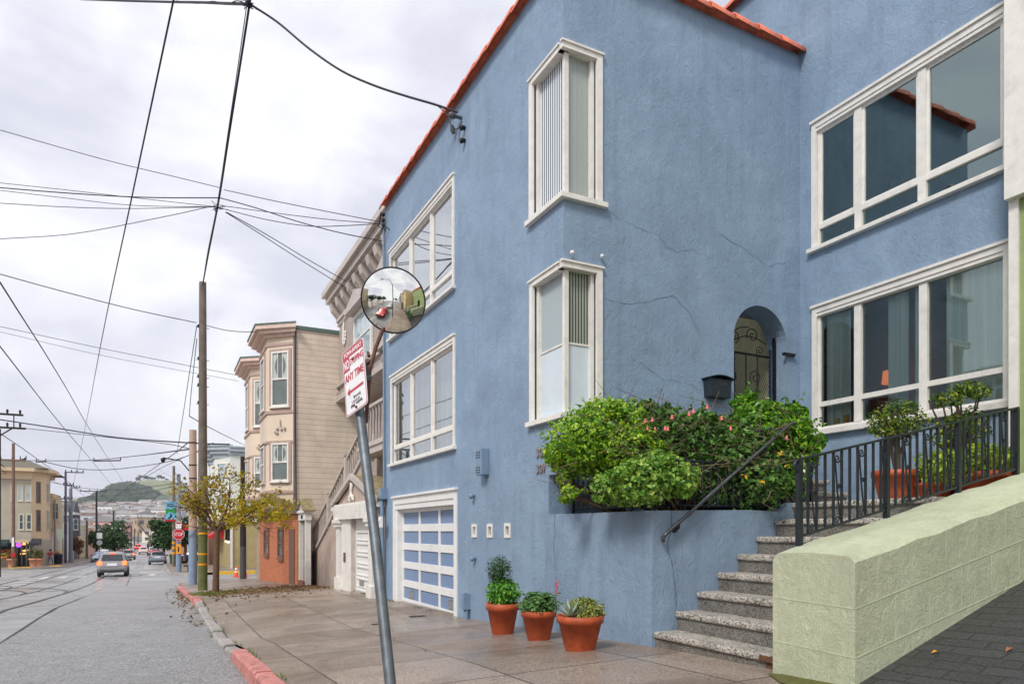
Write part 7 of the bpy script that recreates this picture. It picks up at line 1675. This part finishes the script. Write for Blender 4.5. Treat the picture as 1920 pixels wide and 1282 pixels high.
for i, (lab, P, r_) in enumerate((('upper wire from the left edge to the middle knot', [(0, 244, 16.5), (190, 298, 17), (330, 332, 17.2), (412, 352, 17.4)], .009),
    ('wire from the middle knot to the corner insulator, highest of four', [(420, 356, 17.4), (520, 378, 17.2), (620, 398, 16.8), (722, 418, 16.2)], .01),
    ('wire from the middle knot to the corner insulator, second of four', [(418, 386, 17.3), (520, 400, 17.1), (620, 412, 16.7), (722, 420, 16.2)], .009),
    ('wire from the middle knot to the corner insulator, lowest sagging', [(420, 392, 17.3), (500, 412, 17.1), (580, 424, 16.8), (650, 423, 16.5), (722, 419, 16.2)], .01),
    ('wire crossing in front of the cornice down to the grey house', [(412, 371, 17.4), (480, 390, 17.6), (560, 416, 17.8), (640, 437, 17.9), (716, 452, 18)], .013),
    ('long drop wire from the knot to the grey house facade, upper one', [(425, 398, 17.4), (500, 440, 19), (580, 488, 21), (680, 545, 23)], .012),
    ('long drop wire from the knot to the grey house facade, lower one', [(423, 398, 17.4), (490, 440, 19), (560, 485, 21), (668, 552, 23)], .012),
    ('wire to the left edge, uppermost of the bundle at the knot', [Bk, (280, 374, 17.4), (140, 358, 17.5), (0, 343, 17.6)], .008),
    ('wire to the left edge, thickest of the bundle at the knot', [(412, 371, 17.4), (270, 370, 17.4), (140, 363, 17.5), (0, 352, 17.6)], .014),
    ('wire to the left edge, third of the bundle at the knot', [Bk, (250, 385, 17.4), (120, 371, 17.5), (0, 357, 17.6)], .008),
    ('wire to the left edge, fourth of the bundle at the knot', [Bk, (240, 391, 17.4), (120, 388, 17.5), (0, 381, 17.6)], .009),
    ('sagging wire to the left edge, lowest of the bundle at the knot', [(392, 388, 17.3), (300, 408, 17.5), (140, 438, 17.8), (0, 448, 18)], .009),
    ('wire from the left edge to the middle of the wooden pole', [(0, 514, 19), (120, 547, 20.5), (250, 580, 22), (368, 605, 23.3)], .014),
    ('wire from the wooden pole to the tan bay house', [(386, 610, 23.5), (430, 620, 24), (480, 622, 24.6), (552, 618, 25)], .013),
    ('faint thin wire left of the pole, upper', [(0, 612, 60), (200, 655, 62), (448, 704, 64)], .025),
    ('faint thin wire left of the pole, lower', [(0, 622, 60), (200, 668, 62), (446, 714, 64)], .018),
    ('steep straight trolley feeder from the top edge to the far dark pole', [(328, -12, 12), (245, 380, 18), (190, 640, 32), (160, 800, 70), (138, 905, 100)], .018),
    ('left trolley wire running down the street', [(0, 649, 23), (118, 800, 46), (190, 885, 90), (236, 943, 230)], .022),
    ('right trolley wire running down the street', [(0, 529, 16.5), (120, 720, 34), (200, 855, 80), (262, 950, 260)], .02),
    ('outer left trolley wire toward the far poles', [(0, 812, 46), (60, 853, 62), (130, 905, 95), (175, 945, 150)], .03),
    ('thick span wire crossing the street, upper', [(-10, 785, 50), (110, 803, 52), (220, 820, 50), (355, 830, 40), (430, 833, 36)], .045),
    ('thinner span wire crossing below the thick one', [(50, 803, 55), (180, 817, 53), (300, 830, 45), (362, 842, 36)], .025),
    ('span wire with the horizontal trolley hanger', [(28, 863, 78), (160, 863, 76), (250, 855, 70), (355, 842, 34)], .04),
    ('sagging span wire below the hanger', [(85, 866, 78), (150, 879, 80), (220, 879, 80), (320, 864, 70), (405, 833, 60)], .04),
    ('pair wire to the far left poles, upper', [(30, 866, 76), (80, 895, 84), (130, 912, 98), (170, 925, 120)], .03),
    ('diagonal feeder rising right to the blue pole, upper', [(190, 950, 110), (260, 898, 80), (320, 855, 52), (357, 826, 34)], .03),
    ('diagonal feeder rising right to the blue pole, lower', [(200, 945, 110), (280, 890, 80), (360, 850, 52), (400, 830, 40)], .025),
    ('steep guy wire beside the wooden pole, outer', [(369, 610, 23.4), (352, 720, 28), (332, 850, 40)], .014),
    ('steep guy wire beside the wooden pole, inner', [(369, 635, 23.4), (358, 740, 28), (355, 780, 29)], .014),
    ('wire from the guy down to the pale corner building', [(355, 780, 29), (400, 805, 38), (458, 834, 55)], .022),
    ('long low wire across the far street, highest', [(75, 900, 84), (160, 915, 100), (240, 918, 100), (330, 905, 70)], .03),
    ('long low wire across the far street, lowest', [(95, 936, 100), (180, 930, 120), (260, 925, 100), (322, 912, 76)], .03),
    ('shop side wire from the left edge sagging to the grey poles', [(0, 868, 70), (40, 905, 76), (80, 930, 88), (103, 937, 100)], .035),
    ('second shop side wire under the first', [(0, 876, 70), (35, 912, 76), (70, 936, 88), (98, 948, 100)], .03),
    ('wire along the shopfront of the beige building', [(0, 972, 72), (60, 970, 84), (103, 966, 98), (150, 968, 104)], .03))):
    wire(lab, P, r_)
for (x0, x1, y_, D, lab) in ((68, 86, 866, 78, 'left small trolley hanger bar on the span wire'), (176, 226, 864, 72, 'wide trolley hanger bar in the middle of the span wire'), (38, 49, 861, 76, 'small hanger bar close to the brown pole')):
    g = MB(); a = onD(x0, y_, D); c = onD(x1, y_-1, D); g.tube([a, c], .07, 5); g.tube([a, a+UP*.35], .05, 4); g.tube([c, c+UP*.35], .05, 4); tag(g.build('trolley_hanger', M_wire, None, a), lab, 'hanger')
for (px, py, D, r_, lab) in ((467, 9, 12.55, .06, 'tangle of splices at the top wire knot'), (408, 389, 17.3, .09, 'tangle of splices at the middle wire knot')):
    g = MB(); rg = random.Random(px)
    for k in range(9):
        c = onD(px, py, D); P = [c+V((rg.gauss(0, r_), rg.gauss(0, r_), rg.gauss(0, r_*.5))) for _ in range(5)]; g.tube(P, .008, 4)
    tag(g.build('wire_knot', M_wire, None, onD(px, py, D)), lab, 'wire knot')

# ============================================================= hillside town
hs = []
M_rf = [pmat('far_roof_a', L((150, 146, 144)), .9), pmat('far_roof_b', L((196, 194, 192)), .9), pmat('far_roof_c', L((160, 120, 104)), .9)]
M_wnd = pmat('far_window', L((80, 88, 96)), .4)
cols = [('white', (244, 244, 242)), ('cream', (240, 230, 208)), ('grey', (196, 200, 204)), ('pink', (222, 170, 164)), ('tan', (190, 168, 140)), ('pale blue', (180, 196, 208))]
protos = []
for i, (nm, c) in enumerate(cols):
    w_, d_, h_ = (8, 11, 8) if i % 2 == 0 else (10, 12, 6.5); g = MB()
    g.box(-w_/2, w_/2, -d_/2, d_/2, -5, h_); g.m = 1
    if i % 3 == 0: g.prism([(-w_/2-.3, -d_/2-.3, h_+.01), (0, -d_/2-.3, h_+2.2), (w_/2+.3, -d_/2-.3, h_+.01)], (0, d_+.6, 0))
    else: g.box(-w_/2-.25, w_/2+.25, -d_/2-.25, d_/2+.25, h_+.01, h_+.5)
    g.m = 2
    for r_ in range(2):
        for k in range(3):
            x = -w_/2+w_*(k+.5)/3; z = 1.2+r_*h_*.48; g.box(x-.7, x+.7, -d_/2-.05, -d_/2-.01, z, z+1.6)
        for k in range(2): y = -d_/2+d_*(k+.5)/2; z = 1.2+r_*h_*.48; g.box(w_/2+.01, w_/2+.05, y-.7, y+.7, z, z+1.6); g.box(-w_/2-.05, -w_/2-.01, y-.7, y+.7, z, z+1.6)
    o = g.build('hillside_house', [pmat('far_wall_'+nm, L(c), .85, nz=.3), M_rf[i % 3], M_wnd]); tag(o, 'small %s house among many on the far hillside' % nm, 'house', 'houses on the far hillside'); protos.append(o)
rg = random.Random(41); cnt = 0; placed = []
def fits(p, s_):
    return all((p-q).length > s_ for q in placed)
tries = 0
while cnt < 296 and tries < 6000:
    tries += 1
    D = 430+1250*rg.random()**.8; px = rg.uniform(120, 345) if rg.random() < .85 else rg.uniform(-20, 480)
    py_est = HY-(hill_z(px, D)+8)/D*F0
    if px > 340 and rg.random() < .5: continue
    p = FW*D+RT*((px-HX)/F0*D); q = V((p.x, p.y, hill_z(px, D)))
    if not fits(q, 12): continue
    placed.append(q); i = rg.choice((0, 0, 1, 2, 2, 3, 4, 5)) ; o = protos[i] if not protos[i].get('used') else protos[i].copy()
    if protos[i].get('used'): COL.objects.link(o)
    protos[i]['used'] = 1
    sc_ = rg.uniform(1.1, 2.0); o.location = q; o.rotation_euler = (0, 0, R(rg.choice((0, 8, -12, 20, 90, 75)))-.1); o.scale = (sc_*rg.uniform(.9, 1.5), sc_, sc_*rg.uniform(.8, 1.15)); cnt += 1
for o in bpy.data.objects:
    if 'used' in o: del o['used']
M_far_t = leafmat('far_tree_leaf', L((34, 56, 42)), L((56, 80, 56)), L((84, 100, 70)), .8, .1)
g = MB(); leaves(g, (0, 0, 6), (5, 5, 4), 160, 2.2, rg, .5, .7); g.tube([(0, 0, -2), (0, 0, 5)], .5, 5); ft = g.build('hillside_tree', M_far_t); tag(ft, 'round dark tree between the houses of the far hillside', 'tree', 'trees on the far hillside'); first = True
for k in range(110):
    D = rg.uniform(420, 1650); px = rg.uniform(90, 480); p = FW*D+RT*((px-HX)/F0*D); o = ft if first else ft.copy()
    if not first: COL.objects.link(o)
    first = False; o.location = (p.x, p.y, hill_z(px, D)-1); s_ = rg.uniform(.6, 1.3); o.scale = (s_*1.3, s_*1.3, s_)
for k, (px, hh, ww) in enumerate(((262, 22, 18), (270, 27, 20), (280, 20, 16), (288, 16, 12), (297, 26, 14), (303, 22, 12), (314, 12, 8), (240, 9, 9), (228, 8, 8), (212, 9, 9), (200, 8, 8), (188, 9, 10), (176, 10, 10), (220, 9, 8), (206, 8, 7), (183, 8, 9))):
    D = 2600 if px > 255 else 2350; p = FW*D+RT*((px-HX)/F0*D); z = hill_z(px, D); g = MB(); base = V((p.x, p.y, z-3))
    g.tube([base, base+UP*hh*.8], [1.0, .5], 5)
    o = thing('hilltop_tree', 'umbrella-like tree number on the hill crest', 'tree', base); g.build('trunk', pmat('far_trunk', L((84, 76, 70)), .9), o); g = MB()
    for j_ in range(3): leaves(g, base+V((rg.uniform(-ww*.6, ww*.6), 0, hh*rg.uniform(.75, 1.0))), (ww*.5, ww*.4, hh*.2), 70, 4.5, rg, .4, .7)
    g.build('crown', M_far_t, o)
    side_w = 'left slope' if px < 255 else 'summit'
    o['label'] = 'flat-topped tree silhouetted on the %s of the far hill' % side_w; o['group'] = 'trees on the %s of the hill' % side_w
g = MB()     # dark wooded flank
for k in range(4200):
    px = 150+150*rg.random(); u1 = rg.random(); D = 1700+720*u1
    lim = 300-95*max(0, (.55-u1))/.55*0
    if px > 205+ (300-205)*(1-abs(u1-.35)*1.3) and px > 230: continue
    if px < 175 and u1 > .6: continue
    p = FW*D+RT*((px-HX)/F0*D); z = hill_z(px, D); leaf(g, V((p.x, p.y, z+rg.uniform(1, 10))), V((-.3+rg.gauss(0, .4), -.6, .7+rg.gauss(0, .4))).normalized(), rg.uniform(12, 24), .8, rg, .2)
stuff(g.build('hillside_wood', M_far_t)); 

# ============================================================= what the mirror sees: the street behind
car('parked_car', 'red car parked uphill behind, seen only in the convex mirror', 'car', V((-1.3, -1.7, roadz(-1.7)+.012)), R(.5), Pred, 'sedan', False)
car('parked_car', 'white car parked behind the red one, seen in the mirror', 'car', V((-1.2, -9.5, roadz(-9.5)+.012)), R(.5), Pwht, 'sedan', False)
b = V((1.05, -.9, sz(1.05, -.9))); o = thing('street_lamp', 'curved grey street lamp pole reflected in the mirror', 'street lamp', b); MB().tube([b, b+UP*3.5, b+V((-.05, .1, 6.5)), b+V((-.6, .2, 7.6)), b+V((-2, .2, 8.0))], [.1, .085, .07, .05, .04], 10).build('shaft', M_galv, o); g = MB(); g.box(b.x-2.6, b.x-1.9, b.y+.05, b.y+.3, b.z+7.92, b.z+8.05); g.build('lamp_head', M_galv, o)
gh = thing('green_house', 'pale green stucco house at the right edge of the picture', 'house', (8.6, 0, -1)); gpl = PL((8.6, 0, 0), (0, -1, 0), (-1, 0, 0))
M_gw2 = stucco('green_house_wall', L((150, 166, 116)), .5); YE = -4.42
g = MB(); facade(g, gpl, YE, 7.5, -1.5, 7.2, [(-2.2, -.4, 1.6, 3.4), (2.5, 3.9, .9, 3.6)]); g.poly([(8.6, 4.42, -1.5), (8.6, 4.42, 7.2), (9.0, 4.42, 7.2), (9.0, 4.42, -1.5)]); g.poly([(8.6, 4.42, 7.2), (8.6, -7.5, 7.2), (18, -7.5, 7.2), (18, 4.3, 7.2), (9, 4.42, 7.2)]); g.poly([(8.6, -7.5, -1.5), (18, -7.5, -1.5), (18, -7.5, 7.2), (8.6, -7.5, 7.2)]); g.build('wall', M_gw2, gh)
zz = onX(1905, 375, 8.6).z; g = MB(); gpl.box(g, YE, YE+.1, -1, zz, -.01, .03); gpl.box(g, YE-.0, YE+1.4, zz, 7.0, -.01, .12); g.build('corner_board', M_white, gh)
window(gh, gpl, -2.25, -.35, 1.55, 3.45, cols=(.5,), row=None, name='window', gm=M_glass2)
g = MB(); gpl.box(g, 2.5, 3.9, .9, 3.6, -.4, -.35); g.build('door', M_dark, gh); g = MB(); g.obox((8.4, -7.6, 7.1), (9.8, 0, 0), (0, 12, 0), (0, 0, .25)); g.build('roof', M_tile, gh)
g = MB(); g.prism([(5.2, -1.0, -2), (5.2, -1.0, .9), (8.6, -1.0, 2.3), (8.6, -1.0, -2)], (0, -.4, 0)); g.prism([(5.2, -4.4, -2), (5.2, -4.4, .9), (8.6, -4.4, 2.3), (8.6, -4.4, -2)], (0, -.4, 0)); g.build('stair_parapet', M_greenw, gh)
for k in range(9): MB().box(5.5+.33*k, 8.6, -4.4, -1.4, -1, -.75+.19*k).build('stair_step', M_tread, gh)
shrub('shrub', 'leafy green bush by the green steps behind, seen in the mirror', 'shrub', [(V((4.8, -.4, -.3)), (.55, .9, .6)), (V((4.9, -2.4, -.4)), (.4, .8, .5))], LM2, .12, V((4.9, -1.2, -1)), .5, 450, .5, group='mirror greenery')
h = row_house('row_house', 'cream house with a bay window behind the camera, seen in the mirror', 'R', -18, -9, 7.5, L((226, 200, 150)), floors=3, xf=5.6)
row_house('row_house', 'grey gabled house behind the cream one, seen in the mirror', 'R', -27, -18.5, 7.0, L((150, 156, 164)), floors=3, xf=5.0, roof='gable')
row_house('row_house', 'white house farther uphill, seen in the mirror', 'R', -40, -28, 7.0, L((214, 214, 210)), floors=3, xf=4.8)
b = V((4.2, -8.2, sz(4.2, -8.2))); o = thing('hedge_column', 'dark clipped column hedge beside the cream house in the mirror', 'hedge', b); g = MB(); leaves(g, b+UP*1.3, (.45, .45, 1.4), 1500, .12, rng, .75); g.tube([b, b+UP*2], .05, 5); g.build('foliage', LM4, o)
for i, (x, y) in enumerate(((-10.5, -9), (-11.5, -17), (-11, -27), (0.5, -50))):
    b = V((x, y, roadz(y))); o = thing('street_tree', ['broad tree uphill on the far side, nearest in the mirror', 'broad tree uphill on the far side, second in the mirror', 'broad tree uphill on the far side, third in the mirror', 'tree at the top of the street in the mirror'][i], 'tree', b); g = MB(); g.tube([b, b+UP*3], [.25, .18], 7); g.build('trunk', M_bark, o); g = MB()
    for k in range(6): leaves(g, b+V((rng.uniform(-1.6, 1.6), rng.uniform(-1.6, 1.6), 4.2+rng.uniform(-.8, 1))), (1.6, 1.6, 1.2), 160, .5, rng)
    g.build('crown', LT, o)
# houses across the street, mirrored in the window glass
row_house('row_house', 'white house across the street, reflected in the low window', 'L', 2, 11, 7.0, L((226, 226, 220)), floors=3, xf=-12.4)
row_house('row_house', 'blue-grey house across the street, reflected in the window glass', 'L', 11.5, 20, 6.4, L((150, 160, 168)), floors=3, xf=-12.4)
row_house('row_house', 'cream house across the street left of the camera, reflected in glass', 'L', -8, 1.5, 7.6, L((216, 200, 170)), floors=3, xf=-12.4)
# manhole ring and pavement odds and ends
g = MB(); q = V((2.35, 8.7, 0))
q = ground_hit(738, 1181)
P = [q+V((.2*math.cos(k*.349), .2*math.sin(k*.349), 0)) for k in range(18)]; P2 = [q+V((.17*math.cos(k*.349), .17*math.sin(k*.349), 0)) for k in range(18)]
for k in range(18): a, b2, c2, d2 = P[k], P[(k+1) % 18], P2[(k+1) % 18], P2[k]; g.poly([V((w.x, w.y, sz(w.x, w.y)+.006)) for w in (a, b2, c2, d2)])
structure(g.build('painted_ring', M_whp))
for (px, py, D, s_) in ((783, 1155, 10.3, .09), (705, 1170, 9.8, .05)):
    q = ground_hit(px, py); g = MB(); g.poly([(q.x+a, q.y+b_, sz(q.x, q.y)+.007) for a, b_ in ((-s_*1.6, -s_), (s_*1.6, -s_), (s_*1.6, s_), (-s_*1.6, s_))]); structure(g.build('drain_cover', M_plast))
# air
hz_ = MB(); hz_.box(-3500, 3500, -500, 3400, -60, 420); m = bpy.data.materials.new('haze'); m.use_nodes = True; t = m.node_tree; t.nodes.clear(); out = t.nodes.new('ShaderNodeOutputMaterial'); pv_ = t.nodes.new('ShaderNodeVolumePrincipled')
pv_.inputs['Color'].default_value = (.9, .93, 1, 1); pv_.inputs['Density'].default_value = .00012; pv_.inputs['Anisotropy'].default_value = .2; lk(t, pv_.outputs[0], out.inputs['Volume'])
if HAZE: stuff(hz_.build('haze', m))
